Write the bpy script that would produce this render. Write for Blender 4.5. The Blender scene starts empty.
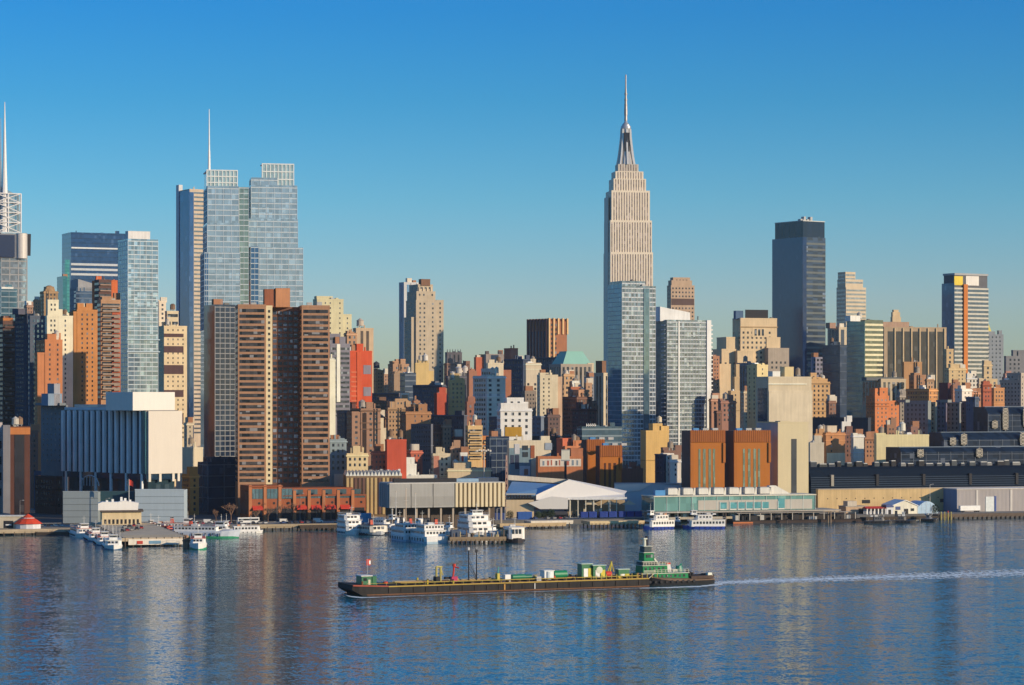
import bpy, math, random
from math import sin, cos, radians as R, pi
random.seed(7)
sc = bpy.context.scene
C = sc.collection
# ---------------------------------------------------------------- camera, sky, sun, exposure
F = 2528.0; HZ = 399.0; EYE = 70.0
cam = bpy.data.objects.new('camera', bpy.data.cameras.new('camera')); C.objects.link(cam)
cam.location = (0, 0, EYE); cam.rotation_euler = (R(90), 0, 0)
cam.data.sensor_width = 36; cam.data.lens = F/1024*36; cam.data.shift_y = (HZ-342.5)/1024
cam.data.clip_start = 1; cam.data.clip_end = 90000
sc.camera = cam
SUN_AZ, SUN_EL = 59.0, 14.0           # degrees to the right of straight behind the camera, and up
sx, sy, sz = sin(R(SUN_AZ))*cos(R(SUN_EL)), -cos(R(SUN_AZ))*cos(R(SUN_EL)), sin(R(SUN_EL))
w = bpy.data.worlds.new('World'); sc.world = w; w.use_nodes = True
nt = w.node_tree; bg = nt.nodes['Background']
sky = nt.nodes.new('ShaderNodeTexSky'); sky.sky_type = 'NISHITA'; sky.sun_disc = False
sky.sun_elevation = R(SUN_EL); sky.sun_rotation = math.atan2(sx, sy)
sky.altitude = 0; sky.air_density = 1.0; sky.dust_density = 0.3; sky.ozone_density = 3.0
hs = nt.nodes.new('ShaderNodeHueSaturation'); hs.inputs['Saturation'].default_value = 1.25; hs.inputs['Value'].default_value = 1.0
nt.links.new(sky.outputs[0], hs.inputs['Color'])
tcw = nt.nodes.new('ShaderNodeTexCoord'); sxw = nt.nodes.new('ShaderNodeSeparateXYZ'); nt.links.new(tcw.outputs['Generated'], sxw.inputs[0])
crw = nt.nodes.new('ShaderNodeValToRGB'); ew = crw.color_ramp.elements          # clear-air colour by height above the horizon
for pz, cz in zip((.154, .117, .0785, .039), [[0.165, 0.818, 1.348], [0.286, 0.891, 1.308], [0.527, 1.005, 1.385], [0.891, 1.056, 1.491]]):
    q = ew.new(pz); q.color = (*[x/2 for x in cz], 1)
ew[0].position = 0; ew[0].color = (.46, .54, .68, 1); ew[-1].position = .32; ew[-1].color = (.54, .72, .86, 1)
nt.links.new(sxw.outputs[2], crw.inputs[0])
mw = nt.nodes.new('ShaderNodeVectorMath'); mw.operation = 'MULTIPLY'; nt.links.new(hs.outputs[0], mw.inputs[0]); nt.links.new(crw.outputs[0], mw.inputs[1])
mw2 = nt.nodes.new('ShaderNodeVectorMath'); mw2.operation = 'SCALE'; nt.links.new(mw.outputs[0], mw2.inputs[0]); mw2.inputs['Scale'].default_value = 2.0
nt.links.new(mw2.outputs[0], bg.inputs['Color']); bg.inputs['Strength'].default_value = 0.10
sd = bpy.data.lights.new('sun', 'SUN'); sd.energy = 4.9; sd.angle = R(0.5); sd.color = (1.0, 0.80, 0.54)
so = bpy.data.objects.new('sun', sd); C.objects.link(so)
from mathutils import Vector
so.rotation_euler = Vector((sx, sy, sz)).to_track_quat('Z', 'Y').to_euler(); so.location = (0, 0, 900)
vs = sc.view_settings; vs.view_transform = 'Standard'; vs.look = 'None'; vs.gamma = 1; vs.exposure = 0.0
vs.use_curve_mapping = False
cy = sc.cycles; cy.max_bounces = 6; cy.diffuse_bounces = 2; cy.glossy_bounces = 4; cy.transmission_bounces = 4
cy.volume_bounces = 0; cy.caustics_reflective = False; cy.caustics_refractive = False; cy.transparent_max_bounces = 8
cy.use_denoising = True; cy.sample_clamp_indirect = 4

# ---------------------------------------------------------------- materials
MC = {}
def newmat(n):
    m = bpy.data.materials.new(n); m.use_nodes = True
    t = m.node_tree; return m, t, t.nodes['Principled BSDF']
def mathn(t, op, a, b=None):
    n = t.nodes.new('ShaderNodeMath'); n.operation = op
    for i, v in enumerate((a, b)):
        if v is None: continue
        if isinstance(v, (int, float)): n.inputs[i].default_value = v
        else: t.links.new(v, n.inputs[i])
    return n.outputs[0]
def mixc(t, f, a, b):
    n = t.nodes.new('ShaderNodeMix'); n.data_type = 'RGBA'
    for k, v in ((0, f), (6, a), (7, b)):
        if isinstance(v, (int, float)): n.inputs[k].default_value = v
        elif isinstance(v, tuple): n.inputs[k].default_value = (*v[:3], 1)
        else: t.links.new(v, n.inputs[k])
    return n.outputs[2]
def wall(c, rough=.85, var=.38):
    """masonry / painted wall: base colour with blotches and rain streaks that belong to the surface"""
    k = ('w', c, rough, var)
    if k in MC: return MC[k]
    m, t, p = newmat('masonry')
    tc = t.nodes.new('ShaderNodeTexCoord')
    n = t.nodes.new('ShaderNodeTexNoise'); n.inputs['Scale'].default_value = .12; n.inputs['Detail'].default_value = 5
    t.links.new(tc.outputs['Object'], n.inputs['Vector'])
    mp = t.nodes.new('ShaderNodeMapping'); mp.inputs['Scale'].default_value = (.9, .9, .05)
    t.links.new(tc.outputs['Object'], mp.inputs['Vector'])
    n2 = t.nodes.new('ShaderNodeTexNoise'); n2.inputs['Scale'].default_value = 1; n2.inputs['Detail'].default_value = 3
    t.links.new(mp.outputs[0], n2.inputs['Vector'])
    f = mathn(t, 'ADD', mathn(t, 'MULTIPLY', n.outputs[0], .6), mathn(t, 'MULTIPLY', n2.outputs[0], .6))
    lo = tuple(x*(1-var) for x in c); hi = tuple(min(x*(1+var*.8), .9) for x in c)
    t.links.new(mixc(t, f, lo, hi), p.inputs['Base Color'])
    p.inputs['Roughness'].default_value = rough; p.inputs['Specular IOR Level'].default_value = .08
    MC[k] = m; return m
def plain(c, rough=.5, metal=0.0, spec=.5):
    k = ('p', c, rough, metal)
    if k in MC: return MC[k]
    m, t, p = newmat('paint')
    tc = t.nodes.new('ShaderNodeTexCoord')
    n = t.nodes.new('ShaderNodeTexNoise'); n.inputs['Scale'].default_value = .6; n.inputs['Detail'].default_value = 4
    t.links.new(tc.outputs['Object'], n.inputs['Vector'])
    t.links.new(mixc(t, n.outputs[0], tuple(x*.78 for x in c), tuple(min(x*1.18, .92) for x in c)), p.inputs['Base Color'])
    p.inputs['Roughness'].default_value = rough; p.inputs['Metallic'].default_value = metal; p.inputs['Specular IOR Level'].default_value = .12 if rough >= .5 else .35
    MC[k] = m; return m
def glass(tint=(.05, .08, .12), refl=.35, fh=3.4, pw=2.4, rough=.08, light=.04, var=.13):
    """curtain wall or window glass: panes differ in tint, blinds and tilt"""
    k = ('g', tint, refl, fh, pw, rough, light, var)
    if k in MC: return MC[k]
    m, t, p = newmat('window_glass')
    tc = t.nodes.new('ShaderNodeTexCoord'); oi = t.nodes.new('ShaderNodeObjectInfo')
    s = t.nodes.new('ShaderNodeSeparateXYZ'); t.links.new(tc.outputs['Object'], s.inputs[0])
    u = mathn(t, 'FLOOR', mathn(t, 'DIVIDE', mathn(t, 'ADD', s.outputs[0], s.outputs[1]), pw))
    v = mathn(t, 'FLOOR', mathn(t, 'DIVIDE', s.outputs[2], fh))
    cb = t.nodes.new('ShaderNodeCombineXYZ'); t.links.new(u, cb.inputs[0]); t.links.new(v, cb.inputs[1])
    t.links.new(mathn(t, 'MULTIPLY', oi.outputs['Random'], 977.0), cb.inputs[2])
    wn = t.nodes.new('ShaderNodeTexWhiteNoise'); t.links.new(cb.outputs[0], wn.inputs['Vector'])
    cr = t.nodes.new('ShaderNodeValToRGB'); e = cr.color_ramp; e.interpolation = 'CONSTANT'
    e.elements[0].color = (*[x*(1-var) for x in tint], 1); e.elements[1].position = .3; e.elements[1].color = (*tint, 1)
    a = e.elements.new(.72); a.color = (*[min(x*(1+var*.8), .9) for x in tint], 1)
    a = e.elements.new(1-light); a.color = (*[min(x*(1+var*2)+.22*var, .9) for x in tint], 1)
    t.links.new(wn.outputs['Value'], cr.inputs[0]); t.links.new(cr.outputs[0], p.inputs['Base Color'])
    p.inputs['Metallic'].default_value = refl; p.inputs['Roughness'].default_value = rough
    g = t.nodes.new('ShaderNodeNewGeometry')
    d = t.nodes.new('ShaderNodeVectorMath'); d.operation = 'SUBTRACT'; t.links.new(wn.outputs['Color'], d.inputs[0]); d.inputs[1].default_value = (.5, .5, .5)
    q = t.nodes.new('ShaderNodeVectorMath'); q.operation = 'MULTIPLY_ADD'; t.links.new(d.outputs[0], q.inputs[0])
    q.inputs[1].default_value = (.05*var, .05*var, .05*var); t.links.new(g.outputs['Normal'], q.inputs[2])
    nn = t.nodes.new('ShaderNodeVectorMath'); nn.operation = 'NORMALIZE'; t.links.new(q.outputs[0], nn.inputs[0])
    t.links.new(nn.outputs[0], p.inputs['Normal'])
    MC[k] = m; return m
WIN = glass((.04, .045, .055), .15, 3.3, 1.5, .2, .12, .6)
ROOF = wall((.16, .15, .14)); GALV = plain((.42, .42, .41), .6); DARK = plain((.03, .03, .035), .6)
WOODT = wall((.22, .14, .09)); WHITE = plain((.78, .77, .74), .45); STEEL = plain((.3, .31, .32), .45, .3)
RED = plain((.55, .06, .04), .5); NAVY = plain((.03, .06, .2), .4)

# ---------------------------------------------------------------- mesh helper
class MB:
    def __init__(s): s.v = []; s.f = []
    def box(s, x0, x1, y0, y1, z0, z1):
        n = len(s.v)
        s.v += [(x0,y0,z0),(x1,y0,z0),(x1,y1,z0),(x0,y1,z0),(x0,y0,z1),(x1,y0,z1),(x1,y1,z1),(x0,y1,z1)]
        s.f += [tuple(n+i for i in q) for q in ((3,2,1,0),(4,5,6,7),(0,1,5,4),(1,2,6,5),(2,3,7,6),(3,0,4,7))]
        return s
    def loft(s, rings, cap=True):
        """rings: lists of points with equal length, bottom to top, counter-clockwise from above"""
        n = len(s.v); k = len(rings[0])
        for r in rings: s.v += [tuple(p) for p in r]
        for i in range(len(rings)-1):
            for j in range(k):
                a = n+i*k+j; b = n+i*k+(j+1) % k
                s.f.append((a, b, b+k, a+k))
        if cap:
            s.f.append(tuple(n+j for j in reversed(range(k)))); s.f.append(tuple(n+(len(rings)-1)*k+j for j in range(k)))
        return s
    def cyl(s, x, y, z0, z1, r0, r1=None, k=10):
        r1 = r0 if r1 is None else r1
        ring = lambda r, z: [(x+r*cos(2*pi*i/k), y+r*sin(2*pi*i/k), z) for i in range(k)]
        return s.loft([ring(r0, z0), ring(max(r1, .01), z1)])
    def bar(s, a, b, r=.1, k=5):
        a = Vector(a); b = Vector(b); d = (b-a).normalized()
        e = d.orthogonal().normalized(); g = d.cross(e)
        return s.loft([[tuple(q+(e*cos(2*pi*i/k)+g*sin(2*pi*i/k))*r) for i in range(k)] for q in (a, b)])
    def rect(s, levels):
        """tapering rectangular shaft; levels = (z, x0, x1, y0, y1)"""
        return s.loft([[(x0,y0,z),(x1,y0,z),(x1,y1,z),(x0,y1,z)] for z, x0, x1, y0, y1 in levels])
    def prism(s, poly, axis, a, b):
        """extrude a polygon of 2-D points along 'x' or 'y' or 'z'"""
        f = {'y': lambda p, q: (p[0], q, p[1]), 'x': lambda p, q: (q, p[0], p[1]), 'z': lambda p, q: (p[0], p[1], q)}[axis]
        return s.loft([[f(p, a) for p in poly], [f(p, b) for p in poly]])
    def build(s, name, mat, parent=None, smooth=False):
        me = bpy.data.meshes.new(name); me.from_pydata(s.v, [], s.f); me.update()
        if smooth: me.polygons.foreach_set('use_smooth', [True]*len(me.polygons))
        if isinstance(mat, (list, tuple)):
            for x in mat: me.materials.append(x)
        else: me.materials.append(mat)
        o = bpy.data.objects.new(name, me); C.objects.link(o)
        if parent: o.parent = parent
        return o
def bx(*a): return MB().box(*a)
def thing(name, label, cat, loc=(0,0,0), rz=0, group=None, o=None):
    if o is None:
        o = bpy.data.objects.new(name, None); C.objects.link(o); o.empty_display_size = 1
        o.location = loc; o.rotation_euler = (0, 0, rz)
    o['label'] = label; o['category'] = cat
    if group: o['group'] = group
    return o
def struct(name, mb, mat, kind='structure', smooth=False):
    o = mb.build(name, mat, None, smooth); o['kind'] = kind; return o
def K(px): return (px-512)/F
def at(px, y, z=0.0):
    """world point on the plane at height z seen at this pixel"""
    Y = F*(EYE-z)/(y-HZ); return K(px)*Y, Y

# ---------------------------------------------------------------- the setting
def water_mat():
    m, t, p = newmat('river_water')
    g = t.nodes.new('ShaderNodeNewGeometry')
    def noise(scale, detail, sc3):
        mp = t.nodes.new('ShaderNodeMapping'); mp.inputs['Scale'].default_value = sc3
        t.links.new(g.outputs['Position'], mp.inputs['Vector'])
        n = t.nodes.new('ShaderNodeTexNoise'); n.inputs['Scale'].default_value = scale; n.inputs['Detail'].default_value = detail
        n.inputs['Roughness'].default_value = .6; t.links.new(mp.outputs[0], n.inputs['Vector']); return n
    n1 = noise(1.1, 3, (.9, .7, 1)); n2 = noise(.22, 3, (.55, 1.0, 1)); n3 = noise(.006, 3, (.4, 1.8, 1))
    def cen(n, a):
        d = t.nodes.new('ShaderNodeVectorMath'); d.operation = 'SUBTRACT'; t.links.new(n.outputs['Color'], d.inputs[0]); d.inputs[1].default_value = (.5,.5,.5)
        s = t.nodes.new('ShaderNodeVectorMath'); s.operation = 'SCALE'; t.links.new(d.outputs[0], s.inputs[0])
        if isinstance(a, float): s.inputs['Scale'].default_value = a
        else: t.links.new(a, s.inputs['Scale'])
        return s
    amp = mathn(t, 'MULTIPLY_ADD', n3.outputs[0], .45); amp.node.inputs[2].default_value = .16
    s1 = cen(n1, amp); s2 = cen(n2, .23)
    ad = t.nodes.new('ShaderNodeVectorMath'); t.links.new(s1.outputs[0], ad.inputs[0]); t.links.new(s2.outputs[0], ad.inputs[1])
    ml = t.nodes.new('ShaderNodeVectorMath'); ml.operation = 'MULTIPLY_ADD'; t.links.new(ad.outputs[0], ml.inputs[0])
    ml.inputs[1].default_value = (.42, 1.3, 0); ml.inputs[2].default_value = (0, 0, 1)
    nn = t.nodes.new('ShaderNodeVectorMath'); nn.operation = 'NORMALIZE'; t.links.new(ml.outputs[0], nn.inputs[0])
    t.links.new(nn.outputs[0], p.inputs['Normal'])
    p.inputs['Base Color'].default_value = (.014, .105, .135, 1); p.inputs['Roughness'].default_value = .11; p.inputs['IOR'].default_value = 1.4
    return m
def sheet(x0, x1, y0, y1, z):
    m = MB(); m.v = [(x0,y0,z),(x1,y0,z),(x1,y1,z),(x0,y1,z)]; m.f = [(0,1,2,3)]; return m
struct('water', sheet(-40000, 40000, -20000, 60000, 0), water_mat())
GZ = 2.4; SA = R(17.9); TS = math.tan(SA)
S0 = 1321+267.6*TS                               # where the shore line meets the view axis
def SH(px): return S0/(1-K(px)*TS)               # distance of the shore line at this pixel column
def shore(name, mb, mat):
    o = struct(name, mb, mat); o.location = (0, S0, 0); o.rotation_euler = (0, 0, SA); return o
shore('ground', bx(-40000, 40000, 0, 60000, -6, GZ), wall((.13, .125, .12)))
shore('road', sheet(-900, 900, 24, 46, GZ+.004), wall((.05, .05, .052)))
km = MB(); km.box(-900, 900, 23.6, 24, GZ-.1, GZ+.13); km.box(-900, 900, 46, 46.4, GZ-.1, GZ+.13)
shore('kerb', km, wall((.4, .39, .37)))
shore('pavement', sheet(-900, 900, 1, 23.5, GZ+.004), wall((.27, .25, .22)))
lm = MB()
for i in range(-60, 60):
    n = len(lm.v); lm.v += [(i*14, 34.9, GZ+.008), (i*14+5, 34.9, GZ+.008), (i*14+5, 35.1, GZ+.008), (i*14, 35.1, GZ+.008)]; lm.f.append((n, n+1, n+2, n+3))
shore('lane_markings', lm, WHITE)

# ---------------------------------------------------------------- buildings
def YY(px, Y):
    # blocks behind the pier sheds stand clear of the sheds' own depth
    return 1545+(Y-1440)*205/310 if 400 < px < 690 and 1440 <= Y < 1750 else Y
class Bld:
    def __init__(s, name, label, Y, x0, xm, x1, a=25, cat='building', group=None, z=GZ, D=None):
        Y = YY(xm, Y); s.a = R(a); s.Y = Y; s.X = K(xm)*Y; s.z = z
        s.ca, s.sa = cos(s.a), sin(s.a)
        s.o = thing(name, label, cat, (s.X, Y, z), s.a, group)
        s.W = s.u(x1)
        s.D = D or (s.v(x0) if x0 < xm-.4 else min(max(s.W*.8, 10), 26))
        s.nw = 0; s.wm = {}; s.rest = MB()
        s.x0, s.xm, s.x1 = x0, xm, x1
    def u(s, px): k = K(px); return (k*s.Y-s.X)/(s.ca-k*s.sa)
    def v(s, px): k = K(px); return (s.X-k*s.Y)/(s.sa+k*s.ca)
    def zz(s, y): return EYE+(HZ-y)/F*s.Y-s.z
    def part(s, name, mb, mat, smooth=False): return mb.build(name, mat, s.o, smooth)
    def drop(s, f, j, n):
        # blank pier or party wall columns differ from house to house
        return n > 3 and random.Random('%s%s%d' % (s.o['label'], f, j)).random() < .16
    def window(s, face, c, z, off, ww, wh):
        if s.nw < 100:
            k = (ww, wh)
            if k not in s.wm: s.wm[k] = bx(-ww/2, ww/2, -.1, .06, 0, wh).build('window', s.gm, s.o); o = s.wm[k]
            else: o = s.wm[k].copy(); C.objects.link(o)
            o.parent = s.o
            if face == 'F': o.location = (c, off, z); o.rotation_euler = (0, 0, 0)
            else: o.location = (off, c, z); o.rotation_euler = (0, 0, -pi/2)
            s.nw += 1
        elif face == 'F': s.rest.box(c-ww/2, c+ww/2, off-.1, off+.06, z, z+wh)
        else: s.rest.box(off-.1, off+.06, c-ww/2, c+ww/2, z, z+wh)
    def slab(s, m, face, c0, c1, off, proud, z0, z1):
        if face == 'F': m.box(c0, c1, off-proud, off+.05, z0, z1)
        else: m.box(off-proud, off+.05, c0, c1, z0, z1)
    def facade(s, fs, z0, z1, st):
        """fs = list of (face, s0, s1, off)"""
        k = st['k']; s.gm = st.get('gm', WIN); fh = st.get('fh', 3.4)
        if k == 'N' or z1-z0 < 3: return
        top = z1-st.get('head', 1.6)
        nf = int((top-z0)/fh)
        if k == 'P':
            wp, ww, wh = st.get('wp', 2.4), st.get('ww', .95), st.get('wh', 1.5)
            for i in range(nf):
                z = top-wh-i*fh
                for (f, a, b, off) in fs:
                    n = int((b-a-.8)/wp)
                    for j in range(n):
                        if s.drop(f, j, n): continue
                        if st.get('skip', 0) and (j % st['skip'] == st['skip']-1): continue
                        s.window(f, a+(b-a)/2+(j-(n-1)/2)*wp, z, off, ww, wh)
        elif k in 'RBC':
            bh = st.get('bh', 1.7)
            for i in range(nf):
                z = top-bh-i*fh; m = MB()
                for (f, a, b, off) in fs:
                    e = st.get('e', .5)
                    if b-a < 2*e+.6: continue
                    if k == 'C': s.slab(m, f, a-.02, b+.02, off, .14, z, z+bh)
                    elif k == 'R':
                        bay = st.get('bay', 0)
                        if bay:
                            n = max(1, int((b-a)/bay)); ww = (b-a-2*e)/n
                            for j in range(n): s.slab(m, f, a+e+j*ww+.35, a+e+(j+1)*ww-.35, off, .1, z, z+bh)
                        else: s.slab(m, f, a+e, b-e, off, .1, z, z+bh)
                    else:
                        s.slab(m, f, a+e, b-e, off, .1, z, z+bh)
                if m.v: s.part('floor_band' if k == 'C' else 'window_band', m, st['bm'] if k == 'C' else s.gm)
                if k == 'B':
                    m = MB()
                    for (f, a, b, off) in fs:
                        if f == 'L' and not st.get('left'): continue
                        n = max(1, int((b-a)/st.get('bw', 9))); ww = (b-a)/n
                        for j in range(n):
                            s.slab(m, f, a+j*ww+.8, a+(j+1)*ww-.8, off, 1.5, z-.55, z-.35)
                            s0 = off-1.5
                            if f == 'F': m.box(a+j*ww+.8, a+(j+1)*ww-.8, s0-.05, s0+.05, z-.55, z+.55)
                            else: m.box(s0-.05, s0+.05, a+j*ww+.8, a+(j+1)*ww-.8, z-.55, z+.55)
                    if m.v: s.part('balcony', m, st['bm'])
            if k == 'C' and st.get('mp'):
                for (f, a, b, off) in fs:
                    n = max(2, round((b-a)/st['mp']))
                    for j in range(n+1):
                        c = a+(b-a)*j/n; m = MB(); h = st.get('mw', .3)/2
                        s.slab(m, f, c-h, c+h, off, .2, max(z0, 0), z1-.1); s.part('mullion', m, st.get('mm', st['bm']))
        elif k == 'V':
            wp, ww = st.get('wp', 4), st.get('ww', 1.8)
            for (f, a, b, off) in fs:
                n = max(1, int((b-a-.6)/wp))
                for j in range(n):
                    c = a+(b-a)/2+(j-(n-1)/2)*wp; m = MB(); s.slab(m, f, c-ww/2, c+ww/2, off, .1, max(z0, 0)+.5, top); s.part('window_strip', m, s.gm)
                    if st.get('pm'):
                        m = MB(); s.slab(m, f, c+wp/2-.35, c+wp/2+.35, off, st.get('pd', .7), max(z0, 0), z1+.1); s.part('pier', m, st['pm'])
    def mass(s, u0, u1, v0, v1, z0, z1, mat, st, vb=None, name='wall', par=True, left=True, i=0):
        e = i*.04
        u0 += e; v0 += e
        s.part(name, bx(u0, u1, v0, v1, z0, z1), mat)
        zb = max(z0, s.zz(vb) if vb else z0, 0)
        fs = [('F', u0, u1, v0)]
        if left: fs.append(('L', v0, v1, u0))
        s.facade(fs, zb, z1, st)
        if par and u1-u0 > 3 and v1-v0 > 3:
            m = MB(); t = .35; h = 1.0
            m.box(u0-.1, u1+.1, v0-.1, v0+t, z1-.25, z1+h); m.box(u0-.1, u0+t, v0+t, v1-t, z1-.25, z1+h)
            m.box(u1-t, u1+.1, v0+t, v1-t, z1-.25, z1+h); m.box(u0-.1, u1+.1, v1-t, v1+.1, z1-.25, z1+h)
            s.part('parapet', m, mat)
    def trim(s, u0, u1, v0, v1, z1, mat, rnd):
        k = rnd.random(); q_ = rnd.choice((.6, 1.25, 1.45)); lm = wall(tuple(min(x*q_, .8) for x in s.col))
        def ringbox(z, h, p):
            m = MB(); m.box(u0-p, u1+p, v0-p, v0-.03, z, z+h); m.box(u0-p, u0-.03, v0-.03, v1, z, z+h); return m
        if k < .65: s.part('cornice', ringbox(z1-.9, .8, .55), lm)
        for q in range(rnd.randint(0, 2)): s.part('belt_course', ringbox(z1-rnd.uniform(4, 22), .5, .22), lm)
        if rnd.random() < .4 and u1-u0 > 9 and s.col[0] < .5:
            c = rnd.uniform(u0+2, u1-4); s.part('fire_escape', bx(c, c+.15, v0-.9, v0-.05, max(2, z1-24), z1+.8).box(c+1.9, c+2.05, v0-.9, v0-.05, max(2, z1-24), z1+.8).box(c, c+2.05, v0-.95, v0-.8, z1-4, z1-3.8).box(c, c+2.05, v0-.95, v0-.1, z1-8, z1-7.8).box(c, c+2.05, v0-.95, v0-.1, z1-12, z1-11.8).box(c, c+2.05, v0-.95, v0-.1, z1-16, z1-15.8), ROOF)
    def bulk(s, u0, u1, v0, v1, z0, z1, mat):
        m = bx(u0, u1, v0, v1, z0-.3, z1); m.box(u0-.15, u1+.15, v0-.15, v1+.15, z1, z1+.25); s.part('bulkhead', m, mat)
    def tank(s, u, v, z, r=2.0, h=3.6, leg=2.6, mat=None):
        t = MB().cyl(u, v, z+leg, z+leg+h, r, r*.94, 12).build('water_tank', mat or WOODT, s.o)
        MB().cyl(u, v, z+leg+h, z+leg+h+r*.7, r*1.08, .05, 12).build('tank_roof', mat or ROOF, t)
        m = MB()
        for dx, dy in ((1,1),(-1,1),(1,-1),(-1,-1)): m.box(u+dx*r*.6-.12, u+dx*r*.6+.12, v+dy*r*.6-.12, v+dy*r*.6+.12, z-.1, z+leg)
        m.box(u-r*.8, u+r*.8, v-r*.8, v+r*.8, z+leg-.25, z+leg); m.build('tank_frame', STEEL, t)
    def clutter(s, z, n, seed, mat):
        if s.W < 4: return
        rnd = random.Random(seed); n += 2
        for i in range(n):
            k = rnd.random(); w_, d_, h_ = rnd.uniform(1.5, 4), rnd.uniform(1.5, 4), rnd.uniform(1.2, 3.0)
            u = rnd.uniform(.6, max(.7, s.W-w_-.6)); v = rnd.uniform(1, max(1.2, min(s.D, 18)-d_-1))
            if k < .2: s.part('chimney', bx(u, u+.9, v, v+.9, z-.3, z+h_+1.5), mat)
            elif k < .33 and s.W > 9 and s.Y < 2300: s.tank(min(u+2, s.W-2), v+2, z, rnd.uniform(1.5, 2.1), rnd.uniform(3, 4), rnd.uniform(1.8, 3.4), rnd.choice([WOODT, wall((.5,.46,.4)), wall((.3,.25,.2))]))
            elif k < .55: s.part('bulkhead', bx(u, u+w_+2, v, v+d_+1, z-.3, z+h_*1.4+1.6), rnd.choice([mat, mat, wall((.6,.54,.44)), wall((.34,.17,.1))]))
            elif k < .65: s.part('roof_pipe', MB().cyl(u, v, z-.2, z+h_*1.8, .14, .12, 6), STEEL)
            else:
                m = bx(u, u+w_, v, v+d_, z-.3, z+h_*.7); m.box(u+.3, u+w_-.3, v+.3, v+d_-.3, z+h_*.7, z+h_*.7+.4)
                s.part('roof_unit', m, rnd.choice([GALV, mat, ROOF, WHITE]))
    def done(s):
        if s.rest.v: o = s.part('window', s.rest, s.gm); o['kind'] = 'stuff'
P = dict(k='P'); N = dict(k='N')
def S(b, **k): return dict(b, **k)
def bld(name, label, Y, x0, xm, x1, yt, vb, col, st=P, a=25, m=(), tank=(), bulk=(), clut=2, cat='building', D=None, group=None, left=True, mat=None, par=True):
    b = Bld(name, label, Y, x0, xm, x1, a, cat, group, D=D)
    mt = mat or wall(col); z1 = b.zz(yt)
    b.col = col
    b.mass(0, b.W, 0, b.D, -.5, z1, mt, st, vb, par=par, left=left)
    if name in ('brick_building', 'loft_building', 'brick_tower', 'apartment_building') and st['k'] == 'P':
        rnd = random.Random(label); b.trim(0, b.W, 0, b.D, z1, mt, rnd)
        if b.W > 11 and rnd.random() < .7:
            w_ = rnd.uniform(.3, .6)*b.W; u_ = rnd.uniform(1, b.W-w_-1); b.mass(u_, u_+w_, 2.2, max(b.D*.8, 6), z1-.3, z1+rnd.uniform(3.2, 5.5), mt, st, None, 'penthouse', True, left, 1)
    for i, q in enumerate(m):         # further masses: (px a, px b, y top, [v0, v1, from_ground, colour])
        pa, pb, y = q[:3]; v0 = q[3] if len(q) > 3 else .4; v1 = q[4] if len(q) > 4 else max(b.D-.6, v0+4)
        low = len(q) > 5 and q[5]
        mm = wall(q[6]) if len(q) > 6 else mt
        b.mass(b.u(pa), b.u(pb), v0, v1, -.4 if low else z1-.3, b.zz(y), mm, st, vb, 'setback_tier', par, left, i+1)
    for q in bulk:
        pa, pb, y = q[:3]; c = wall(q[3]) if len(q) > 3 else mt
        zb = z1 if len(q) < 5 else b.zz(q[4])
        b.bulk(b.u(pa), b.u(pb), 2, min(b.D-1, 9) if b.D > 6 else b.D, zb, b.zz(y), c)
    for q in tank:
        px, y = q[:2]; r = q[2] if len(q) > 2 else 2.0; mtk = q[3] if len(q) > 3 else None
        zt = b.zz(y); base = b.zz(q[4]) if len(q) > 4 else z1
        h = max(zt-base, 4); b.tank(b.u(px), min(4, b.D/2), base, r, h*.5, h*.5-r*.4 if h*.5 > r*.6 else .6, mtk)
    b.clutter(z1, clut, label, mt); b.done()
    return b
TAN=(.33,.21,.115); ORG=(.42,.17,.06); REDB=(.30,.08,.045); CRM=(.58,.48,.34); WHT=(.74,.70,.64); GRY=(.3,.3,.3); BRN=(.2,.11,.07)
DRK=(.06,.065,.08); DGR=(.12,.13,.14); YEL=(.58,.42,.19); PNK=(.33,.21,.155); BLU=(.10,.14,.2); STO=(.45,.37,.27); LGR=(.42,.42,.41)
BLUEG = glass((.10,.17,.25), .55); DARKG = glass((.025,.04,.075), .35); TEALG = glass((.03,.15,.18), .4); GREENG = glass((.14,.24,.22), .45)
PALEG = glass((.30,.36,.40), .5, light=.2); NAVYG = glass((.035,.055,.105), .25)
PS = dict(k='P', wp=2.3, ww=.9, wh=1.4, fh=3.1); PL = dict(k='P', wp=2.9, ww=1.25, wh=1.7, fh=3.4)
PF = dict(k='P', wp=3.7, ww=1.7, wh=2.0, fh=3.9)          # far towers
RB = dict(k='R', bh=1.6, fh=3.2); VS = dict(k='V', wp=4.2, ww=2.0)
def CUR(bm=GALV, **k): return dict(dict(k='C', bm=bm, bh=.7, fh=3.5, head=.4), **k)

# ================= left group
b = bld('office_tower','pale glass and steel tower with white lattice mast, leftmost on the skyline',3000,-14,1,27,233,345,BLU,CUR(wall((.3,.3,.3)),bh=1.4,fh=8,mp=12,mw=1.2),mat=PALEG,clut=0,D=45,cat='tower')
z=b.zz
m=MB(); m.box(2,b.W*.55,1,20,z(234),z(193))
b.part('mechanical_floor',bx(-14,b.W-6,-1,30,z(258),z(234)),wall((.16,.17,.2)))
b.part('screen_panel',bx(b.u(0)-16,b.u(14),-3.4,-1.1,z(257),z(235)),plain((.02,.035,.08),.6))
b.part('corner_turret',MB().cyl(b.u(21.5),1,z(258),z(233),6.5,None,16),plain((.6,.55,.5),.4))
b.part('sign_dish',MB().prism([(b.u(27),z(255)),(b.u(31),z(255)),(b.u(31.4),z(233)),(b.u(26.6),z(233))],'y',2,3),DARK)
lat=MB(); u0,u1=b.u(-4),b.u(21.5)
for uu in (u0,(u0+u1)/2,u1):
    for vv in (3,22): lat.bar((uu,vv,z(234)),(uu,vv,z(193)),.9)
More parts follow.
